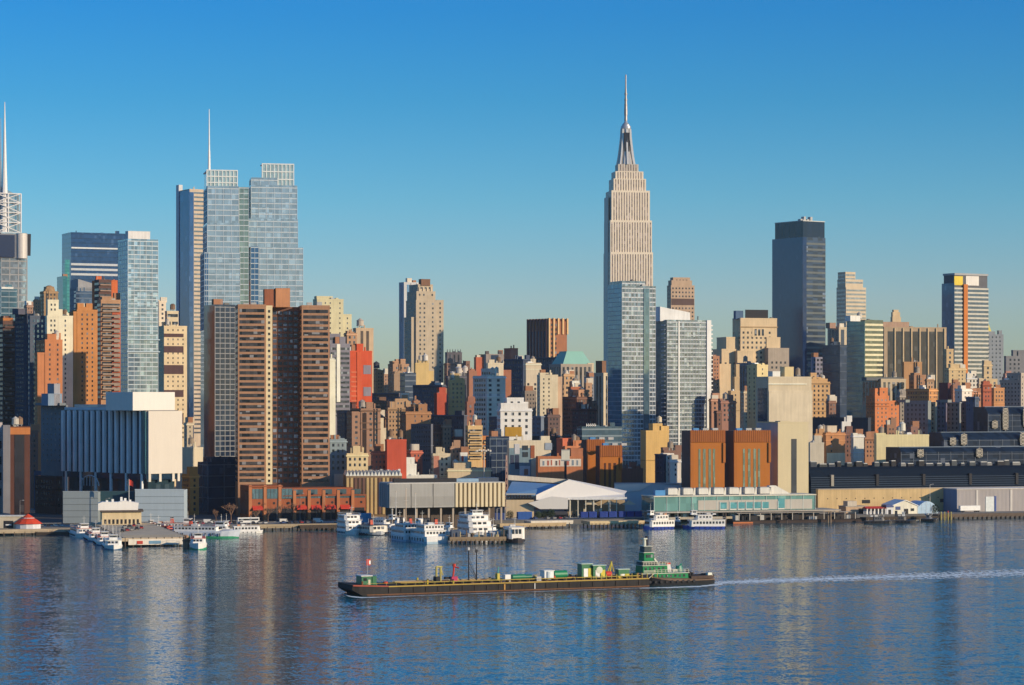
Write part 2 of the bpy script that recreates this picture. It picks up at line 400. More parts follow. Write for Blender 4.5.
for yy in (232,222,212,202,193):
    for vv in (3,22): lat.bar((u0,vv,z(yy)),(u1,vv,z(yy)),.7)
    for uu in (u0,u1): lat.bar((uu,3,z(yy)),(uu,22,z(yy)),.7)
for ya,yb_ in ((232,222),(222,212),(212,202),(202,193)):
    lat.bar((u0,3,z(ya)),(u1,3,z(yb_)),.6); lat.bar((u1,3,z(ya)),(u0,3,z(yb_)),.6)
b.part('lattice_crown',lat,plain((.72,.7,.68),.4))
b.part('crown_screen',MB().prism([(u0,z(233)),(u1+1,z(233)),(u1+1,z(195)),(u0+8,z(186)),(u0,z(188))],'y',10,12),PALEG)
ma=MB(); mu=b.u(6.3)
lv=[(z(233),5),(z(205),4.2),(z(190),3.4),(z(160),2.3),(z(130),1.4),(z(101),.4)]
for (za,ra),(zb,rb) in zip(lv,lv[1:]): ma.cyl(mu,8,za,zb,ra,rb,8)
b.part('mast',ma,plain((.78,.76,.74),.4))
b.part('antenna',MB().cyl(b.u(2.8),10,z(233),z(160),1.3,1.0,6).cyl(b.u(2.8),10,z(160),z(117),.8,.3,6),STEEL)
bld('office_building','teal glazed block under a white cornice at the far left edge',2050,-6,1,17,290,430,BLU,CUR(wall((.25,.3,.33)),fh=4.5,bh=.8,mp=9),mat=glass((.10,.2,.26),.45),bulk=[(2,14,287,WHT)],cat='building')
bld('apartment_tower','dark brown balcony tower with orange sunlit top storey, far left',1720,-4,3,15,322,470,(.13,.075,.06),dict(k='B',bm=wall((.12,.07,.06)),bh=1.8,fh=3.3,bw=6),a=30,m=[(3.3,15,322.5,.3)],bulk=[(4,14,318,ORG)],cat='tower')  # top storey coloured orange to look sunlit above the dark body
bld('apartment_tower','narrow dark navy tower beside the brown balcony tower',1690,15,27,28.5,314,470,(.05,.06,.09),PS,a=45,cat='tower',bulk=[(20,27,309,(.1,.1,.13))])
bld('apartment_tower','slate blue window-grid tower directly left of the cream stepped tower',1665,28,30,46,317,455,(.09,.11,.15),S(PL,gm=BLUEG),a=30,cat='tower')
bld('brick_building','small pink brick top with white bulkhead left of the domed tan building',2300,24,27,33,306,320,PNK,PS,bulk=[(27,32,301,WHT)])
bld('brick_building','small tan brick top lit orange behind the white bulkhead',2450,33,34,41,301,320,(.45,.25,.13),PS)
b=bld('brick_tower','tan brick tower with rounded domed top behind the cream stepped tower',2550,40,44,58,292,330,TAN,PF,cat='tower')
b.part('dome',MB().loft([[(b.W/2+cos(2*pi*i/16)*r,7+sin(2*pi*i/16)*min(r,6),zz) for i in range(16)] for r,zz in ((b.W*.42,b.zz(292.5)),(b.W*.4,b.zz(289)),(b.W*.3,b.zz(286.5)),(b.W*.1,b.zz(285)))]),wall(TAN),True)
bld('apartment_tower','bright cream tower with stepped top and columns of small windows',1630,45,47,73,317,415,(.74,.64,.47),S(PS,skip=3),a=22,m=[(48,59,301,1),(59,63,309,1.2)],tank=[(66,309,1.6)],cat='tower')
bld('apartment_tower','orange brick stepped tower in front of the cream stepped tower',1590,36,45,62.5,341,455,(.50,.20,.09),S(PS,wp=5,skip=3),m=[(37.5,45,354,.3,9,True)],a=22,bulk=[(48,57,334)],cat='tower')
bld('concrete_tower','plain dark grey concrete slab with pale blue top band',1500,41,66,68,405,470,(.17,.19,.21),S(PS,wp=4.2,ww=.8,wh=1),a=44,m=[(60,66,404.6,.3)],bulk=[(56,62,384,(.3,.3,.33)),(50,64,394,(.2,.27,.36))],cat='tower')  # wall colour kept dark to stand in for shade on the slab
bld('glass_tower','slim teal glass tower, the shorter left one of the teal pair',2650,57,63,67,277,320,BLU,CUR(TEALG),mat=TEALG,clut=0,cat='tower')
bld('glass_tower','slim teal glass tower, the taller one with pale green top',2760,63,65,69.5,264,320,BLU,CUR(TEALG),mat=glass((.06,.26,.26),.4),clut=0,cat='tower')
b=bld('glass_tower','wide dark blue glass tower with pale horizontal bands below the roof',2780,68,71,126,233,330,BLU,CUR(DARKG,fh=5,bh=.5),mat=glass((.03,.07,.16),.5),clut=2,cat='tower',D=38)
for yy in (264,269,274): b.part('light_band',bx(b.u(71),b.u(126),-.4,0.02,b.zz(yy+1.2),b.zz(yy-1.0)),plain((.5,.52,.54),.5))
b.part('roof_ledge',bx(b.u(71),b.u(118),-2,.02,b.zz(248.5),b.zz(247)),plain((.6,.62,.62),.4))
b=bld('office_building','grey office block with slanted roof in front of the dark glass tower',2420,70,78,100,288,330,(.22,.23,.25),CUR(wall((.2,.21,.23)),fh=5,bh=1.6),mat=wall((.25,.26,.28)),clut=1)
b.part('slanted_roof',MB().prism([(0.3,b.zz(288.2)),(b.W-.3,b.zz(288.2)),(b.W-.3,b.zz(285)),(0.3,b.zz(279))],'y',.5,b.D-.5),wall((.3,.3,.31)))
bld('office_building','blue ribbon-window block with pale corner edge above the brick towers',2250,74,76,99,292,330,BLU,CUR(wall((.12,.16,.22)),fh=4.5,bh=1.2),mat=glass((.05,.09,.17),.35))
bld('brick_tower','tall tower with one plain red orange brick wall',2180,92,98,121,281,340,(.55,.14,.05),dict(k='N'),a=25,m=[],cat='tower')
b=bld('brick_tower','dark balcony tower joined to the plain red orange wall',2150,96,99,111.5,280.5,320,(.12,.07,.06),dict(k='B',bm=wall((.3,.2,.15)),bh=2,fh=5,bw=8),a=25,cat='tower',D=14)
bld('apartment_tower','orange brick tower with white balconies down its left edge',1650,72,77,97.5,311,405,(.47,.21,.08),S(PS,wp=3.4),a=24,bulk=[(80,92,307)],cat='tower',m=[(73.5,79,313,.2,12,True)])
bld('apartment_tower','tan and red brick tower with stacked balconies beside the grey glass tower',1668,97,101,120.5,301,405,(.42,.25,.15),dict(k='B',bm=wall((.3,.24,.2)),bh=1.8,fh=3.2,bw=7),a=24,bulk=[(103,114,297)],cat='tower',m=[(112,120.4,312,-.5,8,True,(.42,.11,.06))])
b=bld('glass_tower','grey blue glass residential tower with white box on its roof',1860,118,128,158,240,395,BLU,CUR(plain((.5,.56,.6),.35),fh=3.3,bh=.6,mp=4.8,mw=.3),a=26,mat=glass((.20,.28,.35),.4,light=.1,var=.25),bulk=[(129,151,231,(.66,.64,.62))],clut=0,cat='tower')
for yy in (339,351): b.part('setback_ledge',bx(-1.2,b.W+1,-1.6,.02,b.zz(yy+1),b.zz(yy)),plain((.4,.5,.58),.4))
bld('apartment_building','cream slim block beside the glass tower with tall dark slots',2250,158,159,166,302,350,(.7,.58,.44),PF,bulk=[(159,164,300)])
bld('apartment_building','round-cornered cream block with dark balcony bands',2150,165,167,178.5,312,335,(.62,.5,.33),dict(k='R',bh=2.6,fh=6.5,bm=DARK))
bld('apartment_tower','cream tower crossed by broad dark brown bands left of the slender towers',1950,158,164,187,327,445,(.66,.52,.33),S(PS,wp=4,fh=3.6),a=24,m=[],cat='tower')
bt=[o for o in C.objects if o.get('label','').startswith('cream tower crossed')][0]
def band(b_o,W,z0,z1,mat,pad=.16): bx(-pad,W*.86,-pad,0.03,z0,z1).build('dark_band',mat,b_o)
Yb=1950
for ya,yb_ in ((333.5,337),(346,352.5),(365,374),(390,397),(414,424)): band(bt,(187-164)*Yb/F*1.02,EYE+(HZ-yb_)/F*Yb-GZ,EYE+(HZ-ya)/F*Yb-GZ,wall((.10,.06,.06)))
# tall pair and slender neighbour
b=bld('skyscraper','slender tower with dark blue left side and cream front, left of the glass twins',2300,177.5,189.5,209,190,440,(.52,.42,.32),dict(k='R',bh=1.5,fh=3.9,e=4.5,gm=glass((.12,.14,.17),.35)),a=30,clut=1,cat='tower',left=False)
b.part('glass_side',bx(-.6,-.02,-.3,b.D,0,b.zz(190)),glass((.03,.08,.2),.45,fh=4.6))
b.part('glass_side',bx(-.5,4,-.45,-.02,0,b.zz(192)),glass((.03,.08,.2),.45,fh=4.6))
b.part('fin',bx(-1.2,2.5,b.D-6,b.D+.5,b.zz(430),b.zz(183)),plain((.55,.55,.56),.5))
for i in range(7): b.part('crown_fin',bx(3+i*3.2,3.8+i*3.2,1,2,b.zz(197),b.zz(190)),plain((.6,.56,.52),.5))
SILV=glass((.33,.41,.46),.4,3.4,2.2,.15,.06,.15); SILVD=glass((.07,.15,.27),.45,3.4,2.2); SILVG=glass((.22,.28,.25),.4,3.4,2.2)
frm=plain((.52,.58,.62),.35)
def silver(label,Y,x0,xm,x1,yt,levels,crown,extra):
    b=bld('glass_tower',label,Y,x0,xm,x1,yt,330,BLU,CUR(frm,fh=3.5,bh=.6,mp=5,mw=.25),a=12,mat=SILV,clut=0,cat='tower',par=False)
    for i,(pa,pb,y) in enumerate(levels): b.mass(b.u(pa),b.u(pb),1.2+i,b.D-1-i,b.zz(levels[i-1][2] if i else yt)-.3,b.zz(y),SILV,CUR(frm,fh=3.5,bh=.6,mp=5,mw=.25),None,'setback_tier',True)
    pa,pb,ya,yb_=crown
    z0,z1=b.zz(ya),b.zz(yb_); u0,u1=b.u(pa),b.u(pb)
    b.part('crown',bx(u0+.4,u1-.4,4.4,b.D-4,z0-.3,z1-.4),glass((.42,.5,.48),.35,5,2.6))
    m=MB()
    for i in range(9): c=u0+(u1-u0)*i/8; m.box(c-.3,c+.3,4,4.6,z0,z1)
    for i in range(4): zc=z0+(z1-z0)*i/3; m.box(u0-.3,u1+.3,3.9,4.5,zc-.35,zc+.35)
    m.box(u0-.3,u0+.3,4.6,b.D-4,z1-.7,z1); m.box(u1-.3,u1+.3,4.6,b.D-4,z1-.7,z1)
    b.part('crown_frame',m,plain((.7,.72,.7),.4))
    for (pa,pb,y,v0,mm) in extra:
        b.mass(b.u(pa),b.u(pb),v0,b.D-3,-.4,b.zz(y),mm,CUR(frm,fh=3.5,bh=.5,mp=5,mw=.2),330,'side_bay',False,i=1)
    return b
b=silver('left one of the twin silver glass towers, topped by a thin white mast',1640,204,208.5,240,252,[(207.5,239.5,224),(208,239,187)],(207.5,238,188,169.5),[(240.1,249.8,185.5,7,SILVG),(204.5,208.4,252,-.9,SILVD)])
b.part('mast',MB().cyl(b.u(210),6,b.zz(170),b.zz(150),.9,.7,8).cyl(b.u(210),6,b.zz(150),b.zz(108),.55,.2,8),WHITE)
silver('right one of the twin silver glass towers, the taller with broad shoulders',1660,249.5,252.5,303,247,[(249,298,220),(251.5,297.5,186),(252,278,178.5)],(263,294.5,186,163),[(250.6,258.5,246.5,-.9,SILVD)])
bld('apartment_tower','white grid-fronted tower with dark blue glass left side beside the brown twin towers',1570,204,215,235,306,462,BLU,CUR(plain((.27,.27,.28),.5),fh=3.2,bh=.5,mp=3.0,mw=.4,mm=plain((.27,.27,.28),.5)),a=26,mat=DARKG,left=False,cat='tower')
# brown twin tower (U plan)
b=Bld('brick_tower','big brown brick apartment tower with two ribbon-windowed wings and recessed dark middle',1450,234,238,330,10,'tower')
bm=wall((.36,.20,.12)); dk=wall((.15,.08,.06)); z1=b.zz(306); gm=glass((.05,.042,.04),.15,3.0,2.2,.2,.1,.7)
rs=dict(k='R',bh=1.9,fh=3.25,gm=gm,e=.9); D=24
def wing(pa,pb,va,vb_,zt,st,mt,nm='wing'): b.mass(b.u(pa),b.u(pb),va,vb_,-.4,zt,mt,st,490,nm,True)
wing(238,266,0,D,z1,rs,bm)
wing(266.1,272.4,.5,D-1,b.zz(307),dict(k='P',wp=2.6,ww=1.2,wh=1.5,fh=3.25,gm=gm),wall((.74,.58,.36)))  # pale strip painted for the sunlit flank of the left wing
wing(272.5,302,13,D-2,b.zz(307.5),S(rs,bay=3.2,gm=glass((.05,.06,.09),.2,3,2,.2,.15,.7)),dk,'recessed_core')  # core wall painted darker to deepen the shade between the wings
wing(302,330,1.5,D,b.zz(306.4),rs,bm)
b.bulk(b.u(265),b.u(276),4,14,z1,b.zz(289),wall((.3,.11,.06))); b.bulk(b.u(276.2),b.u(290.5),3,13,z1,b.zz(288),wall((.52,.24,.12)))
for i,pp in enumerate((244,252,308,318)): b.part('roof_unit',bx(b.u(pp),b.u(pp)+3,6,9,z1-.2,z1+2+i*.3),GALV)
b.done()
# ================= consulate-like ribbed block and left shore
b=Bld('office_block','wide office block with dark vertical ribs and a blank white end wall',1400,62,146,182,44,'building')
z1=b.zz(411); zb=b.zz(474)
glassr=glass((.02,.05,.09),.3,3.4,2.0); ribm=wall((.74,.78,.76))
b.part('glass_wall',bx(.8,b.W-2,.9,b.D,b.zz(480),z1-.6),glassr)
b.part('end_wall',bx(1.6,b.W,-.2,.85,zb,z1),wall((.62,.56,.48),.8,.1)); 
b.part('end_wall',bx(b.W-1.9,b.W+.1,.9,b.D,zb,z1),wall((.62,.56,.48),.8,.1))
b.part('roof',bx(.4,b.W-2,.95,b.D+.2,z1-.58,z1+.4),ROOF)
n=13
for i in range(n+1):
    v=6+(b.D-6)*i/n
    b.part('rib',MB().prism([(.9,v),(-.9,v-.5),(-.9,v-1.9),(.9,v-2.2)] if i else [(.9,v),(-.5,v-.2),(-.5,v-.9),(.9,v-1.2)],'z',zb,z1+.1),ribm)
b.part('corner_glazing',bx(.2,.75,1,5.4,zb,z1),glass((.05,.16,.2),.4,4,1.5))
for vv in (0.2,9,18,b.W-3): b.part('column',bx(max(vv,1.8),max(vv,1.8)+1.6,0,1.6,b.zz(482),zb+.05),wall((.6,.54,.45)))
for i in range(6): v=4+i*(b.D-8)/5; b.part('column',bx(0,1.2,v,v+1.2,0,zb+.1),ribm)
b.part('roof_box',bx(b.u(136),b.u(178),3,b.D*.35,z1+.3,b.zz(392)),wall((.70,.66,.6),.8,.1))
b.part('parapet',bx(.6,1.2,b.D*.36,b.D*.98,z1+.3,b.zz(407.5)),wall((.5,.55,.58)))
b.part('mechanical_screen',bx(3,10,b.D*.42,b.D*.9,z1+.3,b.zz(404.5)),glass((.25,.38,.5),.4,.9,9))
m=MB(); 
for i in range(9):
    t0=pi*i/9; t1=pi*(i+1)/9; m.bar((-2.2,b.D*.62+9*cos(t0),b.zz(488)+6*sin(t0)),(-2.2,b.D*.62+9*cos(t1),b.zz(488)+6*sin(t1)),.3)
for k in range(-6,7,3): m.bar((-2.2,b.D*.62+k,b.zz(488)),(-2.2,b.D*.62+k,b.zz(488)+6*math.sqrt(max(0,1-(k/9)**2))),.2)
b.part('entrance_arch',m,plain((.5,.55,.58),.5))
b.part('lobby',bx(3.5,b.W-3,3,b.D-2,-.4,zb+.02),glass((.03,.06,.08),.3,4,3))
b.done()
def grooved(name,label,Y,x0,x1,yt,col,a=0,ng=4,cat='building',D=14,**k):
    b=Bld(name,label,Y,x0,x0,x1,a,cat,D=D); z1=b.zz(yt); b.part('wall',bx(0,b.W,0,D,-.5,z1),wall(col,.7,.12))
    for i in range(ng): b.part('groove',bx(-.02,b.W+.02,-.05,.05,z1*(i+1)/(ng+1)-.12,z1*(i+1)/(ng+1)+.12),wall(tuple(x*.45 for x in col)))
    b.part('parapet',bx(-.1,b.W+.1,-.12,.5,z1,z1+.5),wall(tuple(x*1.1 for x in col))); b.part('roof',bx(.1,b.W-.1,.5,D,z1,z1+.1),ROOF)
    return b
grooved('podium_block','low grey panelled podium left of the pier with arched glazing above',1376,63,98,492,(.25,.29,.31))
grooved('podium_block','low pale blue grey panelled podium below the blank white wall',1376,135,184,490,(.36,.43,.48))
grooved('glazed_lobby','dark teal glazed lobby between the two grey panelled podiums',1384,98.5,134.5,492,(.03,.07,.09),ng=2)
b=bld('office_building','grey striped low block cropped by the left edge of the picture',1440,-25,-10,8,432,515,(.42,.36,.34),dict(k='R',bh=4.5,fh=9,e=2,head=5),a=20,clut=1)
b=bld('brick_building','dark glass block framed by an orange brown brick portal',1420,6,10,30,428,515,(.10,.045,.035),N,a=18,clut=1)  # brick darkened in colour to imitate shade below the top
b.part('window',bx(2.5,b.W*.72,-.2,.1,2,b.zz(434)),glass((.03,.025,.03),.15,4,2.5)); b.part('portal_top',bx(-.3,b.W+.1,-.5,.02,b.zz(434.5),b.zz(427.5)),wall((.45,.17,.06)))  # portal top keeps the brighter orange painted as sunlit brick
b.part('stair_shaft',bx(-4,0,-1.5,6,-.4,b.zz(425)),wall((.19,.185,.2)))  # pale shaft greyed in colour to look shaded
bld('brick_building','dark brown brick house with flat blue roof edge behind the shore road',1480,35,56,62,478,515,(.09,.06,.06),PL,a=40,clut=2)
bld('brick_building','dark blue warehouse behind the brown brick house on the shore road',1520,34,60,63,472,512,(.05,.07,.12),N,a=40)
bld('brick_building','small orange brick loft with dark windows beside the navy glass office',1470,182,190,199,476,515,(.52,.25,.08),PL,a=30)
bld('apartment_building','plain cream block behind the blank white end wall',1530,176,181,203,449,480,(.64,.56,.42),N,a=25)
b=bld('glass_office','low navy glass office with faint pale grid and stepped roof',1480,198,208,240,464,512,BLU,CUR(plain((.12,.15,.2),.4),fh=6.5,bh=.35,mp=9,mw=.3),a=28,mat=NAVYG,m=[(213,239,459,3)])
# orange shopping block
b=Bld('brick_building','long low orange brick waterfront block with big bay windows and red awnings',SH(249)+46,236,249,366,18,'building'); D=24
b.D=D; ob=wall((.30,.10,.05),.85,.25); z1=b.zz(486); z2=b.zz(491.5)
b.part('wall',bx(0,b.u(282),0,D,-.5,z1),ob); b.part('wall',bx(b.u(282)+.02,b.W,.6,D,-.5,b.zz(496)),ob)
b.part('upper_terrace',bx(b.u(283),b.u(356),7,D,b.zz(496)-.2,b.zz(489)),ob)
for i in range(8):
    c=b.u(249)+i*(b.W/8); b.part('pier',bx(c-.2,c+1.5,-.6,1,-.4,(z1+.5) if i<3 else b.zz(491)),wall((.42,.17,.08)))
    cc=c+1.8; off=0 if i<3 else .6
    f=b.part('window',bx(cc,cc+b.W/8-2.4,off-.15,off+.1,b.zz(499),b.zz(489) if i<3 else b.zz(497)),glass((.12,.2,.22),.35,3,2.5))
    for j in range(4): q=cc+(b.W/8-2.4)*j/3; bx(q-.12,q+.12,off-.25,off-.1,b.zz(499),b.zz(489) if i<3 else b.zz(497)).build('window_frame',plain((.1,.1,.1)),f)
    b.part('shop_opening',bx(cc,cc+b.W/8-2.6,off-.12,off+.1,0,b.zz(509)),DARK)
    b.part('round_vent',MB().prism([(cc+4+.7*cos(2*pi*q/10),b.zz(503.5)+.7*sin(2*pi*q/10)) for q in range(10)],'y',off-.1,off+.1),DARK)
    if i in (0,3,4,5,6): b.part('awning',MB().prism([(off-.02,b.zz(506)),(off-2.6,b.zz(509.5)),(off-2.6,b.zz(510.2)),(off-.02,b.zz(510.2))],'x',cc,cc+b.W/8-2.6),RED)
    if i>=3: b.part('terrace_window',bx(cc,cc+b.W/8-3,6.85,7.1,b.zz(495.5),b.zz(490.5)),glass((.1,.16,.18),.35,3,2))
for vv in range(3,22,3): b.part('side_window',bx(-.1,.1,vv,vv+1.3,3,z1-2.5),glass((.05,.06,.08),.2))
b.part('cornice',bx(-.3,b.u(282)+.3,-.8,0,z1-.6,z1+.1),ob); b.part('cornice',bx(b.u(282)+.4,b.W+.2,-.15,.6,b.zz(496)-.5,b.zz(496)+.1),ob)
# ================= centre-left
bld('apartment_tower','pale yellow slab tower with stepped right shoulder behind the brown twin towers',2020,313,317,343.5,300,390,(.58,.52,.33),S(PS,wp=4,fh=4),a=20,m=[(343.5,352,315,1,14,True),(318,334,297,4)],cat='tower')
bld('brick_tower','tan brick tower with pale vertical piers and a rooftop tank, left of the red tower',2150,353,356,373.5,329,400,(.52,.38,.25),dict(k='V',wp=5,ww=2.4,gm=glass((.10,.07,.06),.1)),a=20,tank=[(361.5,319,3.2,wall((.5,.42,.34)))],cat='tower',clut=1)
bld('apartment_tower','thin bright cream slab between the brown twin towers and the grey ribbed tower',1560,327,329,335.5,361,440,(.74,.67,.52),N,a=20,cat='tower')
b=bld('apartment_tower','purple grey balcony tower with a white vertical stripe',1680,328,330,350,345,420,(.2,.19,.22),dict(k='R',bh=1.6,fh=3.2),a=24,m=[(331,342,335,3)],cat='tower')
b.part('white_stripe',bx(b.u(336.5),b.u(340),-.5,.02,b.zz(402),b.zz(344)),wall((.74,.68,.58)))
bld('brick_building','small tan brick top above the red tower left shoulder',2000,344,347,357,334,350,(.42,.25,.15),PF,bulk=[(348,352,331)])
bld('brick_tower','bright red ribbed tower with grey panels, tallest red building',1800,346,350,372,352,425,(.50,.085,.04),N,a=28,m=[(357,363.5,345,.5)],bulk=[(351,356,347,(.5,.5,.5))],clut=1,cat='tower')
b=[o for o in C.objects if o.get('label','').startswith('bright red ribbed')][0]
Yr=1800; s_=Yr/F; 
for i in range(24): bx(.8,7.0,-.22,.03,8+i*3.4,9.1+i*3.4).build('red_fin',wall((.54,.15,.08)),b)
for y in (365,387): bx((364-350)*s_*1.05,(372-350)*s_*1.05,-.2,.03,EYE+(HZ-y-9)*s_-GZ,EYE+(HZ-y)*s_-GZ).build('grey_panel',wall((.22,.2,.24)),b)
bx((357-350)*s_*1.06,(357.6-350)*s_*1.06+3,-.5,.02,5,EYE+(HZ-352)*s_-GZ).build('red_fin',wall((.52,.10,.045)),b)
bld('glass_tower','pale tower with white fins and blue glass left side beside the stepped stone tower',2720,399,404,424,283,390,(.5,.5,.5),dict(k='V',wp=7,ww=3.6,gm=glass((.10,.2,.36),.4),pm=plain((.62,.56,.54),.5)),a=30,cat='tower',clut=0)
b=bld('stone_tower','art deco cream stone tower with stepped shoulders and small crown box',2560,406,416,437,301,420,STO,S(PF,wp=4.6,fh=4.6),a=24,m=[(417,436,292,1.5),(419,434,285,3),(412,417,318,2,22,True),(437,444,300.5,1,24,True)],bulk=[(422,431,279,BRN,285)],clut=0,cat='tower')
for i in range(4): b.part('crown_pier',bx(b.u(420)+i*4.2,b.u(420)+i*4.2+1.3,2.2,3,b.zz(299),b.zz(287)),wall(CRM))
b=bld('stone_tower','dark spiked gothic crown rising behind the brown loft building',2950,445,447,462,353,375,(.12,.11,.12),dict(k='V',wp=5,ww=2),a=18,clut=0,cat='tower')
for i in range(6): b.part('pinnacle',MB().rect([(b.zz(353)-.2,i*3.2,i*3.2+1.4,0,1.4),(b.zz(349),i*3.2+.5,i*3.2+.9,.5,.9)]),wall(DGR))
bld('loft_building','broad pinkish brown loft below the spiked gothic crown',2560,444,447,468.5,364,390,(.30,.19,.15),PF,a=20)
bld('brick_building','narrow tan brick block with dark tank on top right of the red tower',2250,372,376,384,371,400,(.44,.25,.13),PS,tank=[(378,362,3,wall(DRK))])
bld('brick_building','stepped tan block next to the narrow tan block with the dark tank',2300,383,384,390,374,400,(.36,.22,.15),PS)
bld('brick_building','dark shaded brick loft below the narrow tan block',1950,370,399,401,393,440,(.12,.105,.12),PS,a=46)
bld('loft_building','flat tan loft with dark left side and low roof clutter below the pale finned tower',2230,388,393,409,365,400,(.40,.24,.15),PF,clut=4,m=[(394,400,362,3)])
bld('brick_building','slim building with a pale arched facade panel in front of the flat tan loft',2080,392,394,402,375,415,(.36,.25,.17),N,a=15,m=[(395,400,372.5,1)])
bld('glass_office','slate blue glass block below the art deco tower',2020,400,405,416,374,425,BLU,CUR(wall((.16,.19,.23)),fh=4.5,bh=1),mat=glass((.08,.11,.16),.3),a=28)
bld('apartment_building','yellow block with pale water tank and stepped side below the art deco tower',2080,414,415.5,429,364,395,YEL,N,a=18,m=[(429,434,372,1,12,True),(419,429,361,2)],tank=[(426,354.5,2.4,wall((.6,.56,.5)))])
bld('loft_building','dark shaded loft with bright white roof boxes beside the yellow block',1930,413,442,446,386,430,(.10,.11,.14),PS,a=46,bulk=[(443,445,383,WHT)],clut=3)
bld('brick_building','tan block with small arched gable above the dark lofts',1770,386,388,411.5,409,440,(.42,.27,.16),PS,a=16,m=[(396,408,400,2)],tank=[(415,404,2.2)],clut=3)
bld('brick_building','small bright red roof block among the dark lofts',1900,434,437,446.5,394,406,(.38,.08,.05),N)
bld('brick_tower','brown brick stepped tower with tank on top and pale stepped right side',1620,351,361,380.5,410,460,(.32,.19,.13),dict(k='P',wp=3.6,ww=1.6,wh=1.5,fh=3.4),a=18,m=[(352,361,413,.4,14,True),(380.5,384,418,.6,14,True,CRM),(383,386.5,428,.8,12,True,CRM)],tank=[(363.5,400.5,2.3,wall((.34,.3,.27)))],clut=2,cat='tower')
bl=[o for o in C.objects if o.get('label','').startswith('brown brick stepped')][0]
bx(1,3.6,-.2,.03,10,EYE+(HZ-413)/F*1620-GZ).build('dark_slot',wall((.05,.035,.03)),bl)
bld('brick_building','low blue grey block with cream upper storey behind the pier sheds',1500,328,330,346.5,441,475,(.24,.30,.33),PL,a=12,m=[(330,345,440,2)])
bld('brick_building','low cream two-storey house with dark arched windows behind the pier sheds',1490,346,347,368,455,470,(.62,.50,.30),PL,a=10)
bld('brick_building','low pink brick house with white window frames left of the blank red wall',1530,371,373,387.5,453,475,(.42,.15,.10),PS,a=10)
bld('brick_building','blank red brick wall building behind the white pier roof',1520,385,387,406.5,441,475,(.45,.085,.05),N,a=14)
bld('brick_building','small red brick house with pale cornice right of the blank red wall',1540,406,411,422.5,452,475,(.46,.14,.09),PS,a=14,clut=2)
bld('brick_building','tall brown brick slab lit on its left edge and shaded below',1700,401,406,431,413,460,(.36,.19,.10),S(PS,skip=2),a=16,m=[(420,428,410,3)],clut=3)
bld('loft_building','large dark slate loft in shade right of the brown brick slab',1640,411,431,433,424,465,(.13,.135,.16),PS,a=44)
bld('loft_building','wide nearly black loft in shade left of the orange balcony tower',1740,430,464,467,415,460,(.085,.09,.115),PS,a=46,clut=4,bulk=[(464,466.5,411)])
bld('apartment_tower','orange and cream tower with curved dark balconies and a pole tank',1570,465.5,468,482.5,427,465,(.58,.40,.20),dict(k='B',bm=wall((.5,.36,.2)),bh=1.6,fh=3.4,bw=5),a=18,m=[(482.5,490,437.5,.6,14,True,(.5,.2,.07))],tank=[(476,415,1.6,wall((.5,.5,.46)))],clut=1,cat='tower')
bld('brick_building','yellow and pink building with three columns of windows below the dark roof tanks',1960,448,449.5,465,381,410,(.52,.35,.16),S(PL,wp=3.2),a=14,m=[(454,464,379,2)])
bld('loft_building','dark roof block carrying two pale water tanks behind the yellow and pink building',2160,446,448,468,377,385,(.10,.10,.12),PF,tank=[(460,367,2.6,wall((.55,.5,.45))),(466,366,2.6,wall((.55,.5,.45)))],clut=1)
bld('brick_building','brown brick slab left of the white curved apartment block',2040,467,469,477,372,420,(.36,.17,.11),N,a=16)
bld('brick_building','small brown brick block below the brown slab with lit left edge',1760,465,467,474,403,430,(.30,.14,.10),PL,a=14)
bld('brick_tower','small red tower with peaked cream cap on the horizon',2760,474,476,484,358,380,(.48,.14,.08),N,a=18,m=[(477,482,356,2)],clut=0,cat='tower')
b=bld('loft_building','grey roof block with two dark chimneys and a dark recessed middle',2640,484,486,504,355,380,(.32,.27,.24),N,a=14,clut=0)
for px in (486.3,499): b.part('chimney',bx(b.u(px),b.u(px)+3.4,2,6,b.zz(356),b.zz(351)),wall((.12,.1,.1)))
b.part('dark_recess',bx(b.u(491),b.u(498.5),-.2,.1,b.zz(366),b.zz(355)),wall((.04,.06,.1)))
bld('brick_tower','small plain brown red block on a dark base left of the bronze ribbed tower',2560,504,511,518,349,385,(.40,.15,.10),N,a=30,m=[],clut=0)
bld('loft_building','dark navy loft under the small brown red block',2330,504,523,531,360,420,(.07,.085,.13),PF,a=40,clut=4)
bld('apartment_building','cream blank roof block behind the white curved apartment building',2160,486,488,503.5,364,400,(.68,.58,.42),N,a=12,m=[(503.5,511.5,371,1,12,True,(.36,.15,.09))])
bld('apartment_building','white apartment building with wrapped balconies and lit right corner',1830,473,487,505.5,377,435,(.66,.62,.52),dict(k='P',wp=3.4,ww=2.2,wh=1.8,fh=3.5),a=30,clut=3)
bld('apartment_building','cream block with blank upper wall and ribbed windows beside the stepped cream tower',2120,524,526,541,364,430,(.62,.52,.38),S(PF,head=16,wp=3),a=14,clut=2)
b=bld('office_tower','bronze brown tower with tall ribs and chamfered corners',2720,527,548,567,322,370,(.30,.13,.07),S(PF,wp=5.4,ww=2.6,wh=2.6,fh=5),a=38,cat='tower',clut=0,left=False)
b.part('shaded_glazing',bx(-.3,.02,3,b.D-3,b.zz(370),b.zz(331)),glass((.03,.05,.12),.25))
for i in range(5):
    u=i*b.W/4.2; b.part('crown_rib',bx(u,u+2,-1.6,.3,b.zz(400) if i<2 else b.zz(334),b.zz(318)),wall((.62,.40,.20)))  # front ribs painted pale gold, as if sunlit
for i in range(7): v=1+i*(b.D-4)/6; b.part('crown_rib',bx(-1.2,.3,v,v+2.2,b.zz(370),b.zz(318.5)),wall((.2,.10,.08)))  # same ribs painted dark to imitate shade on the left side
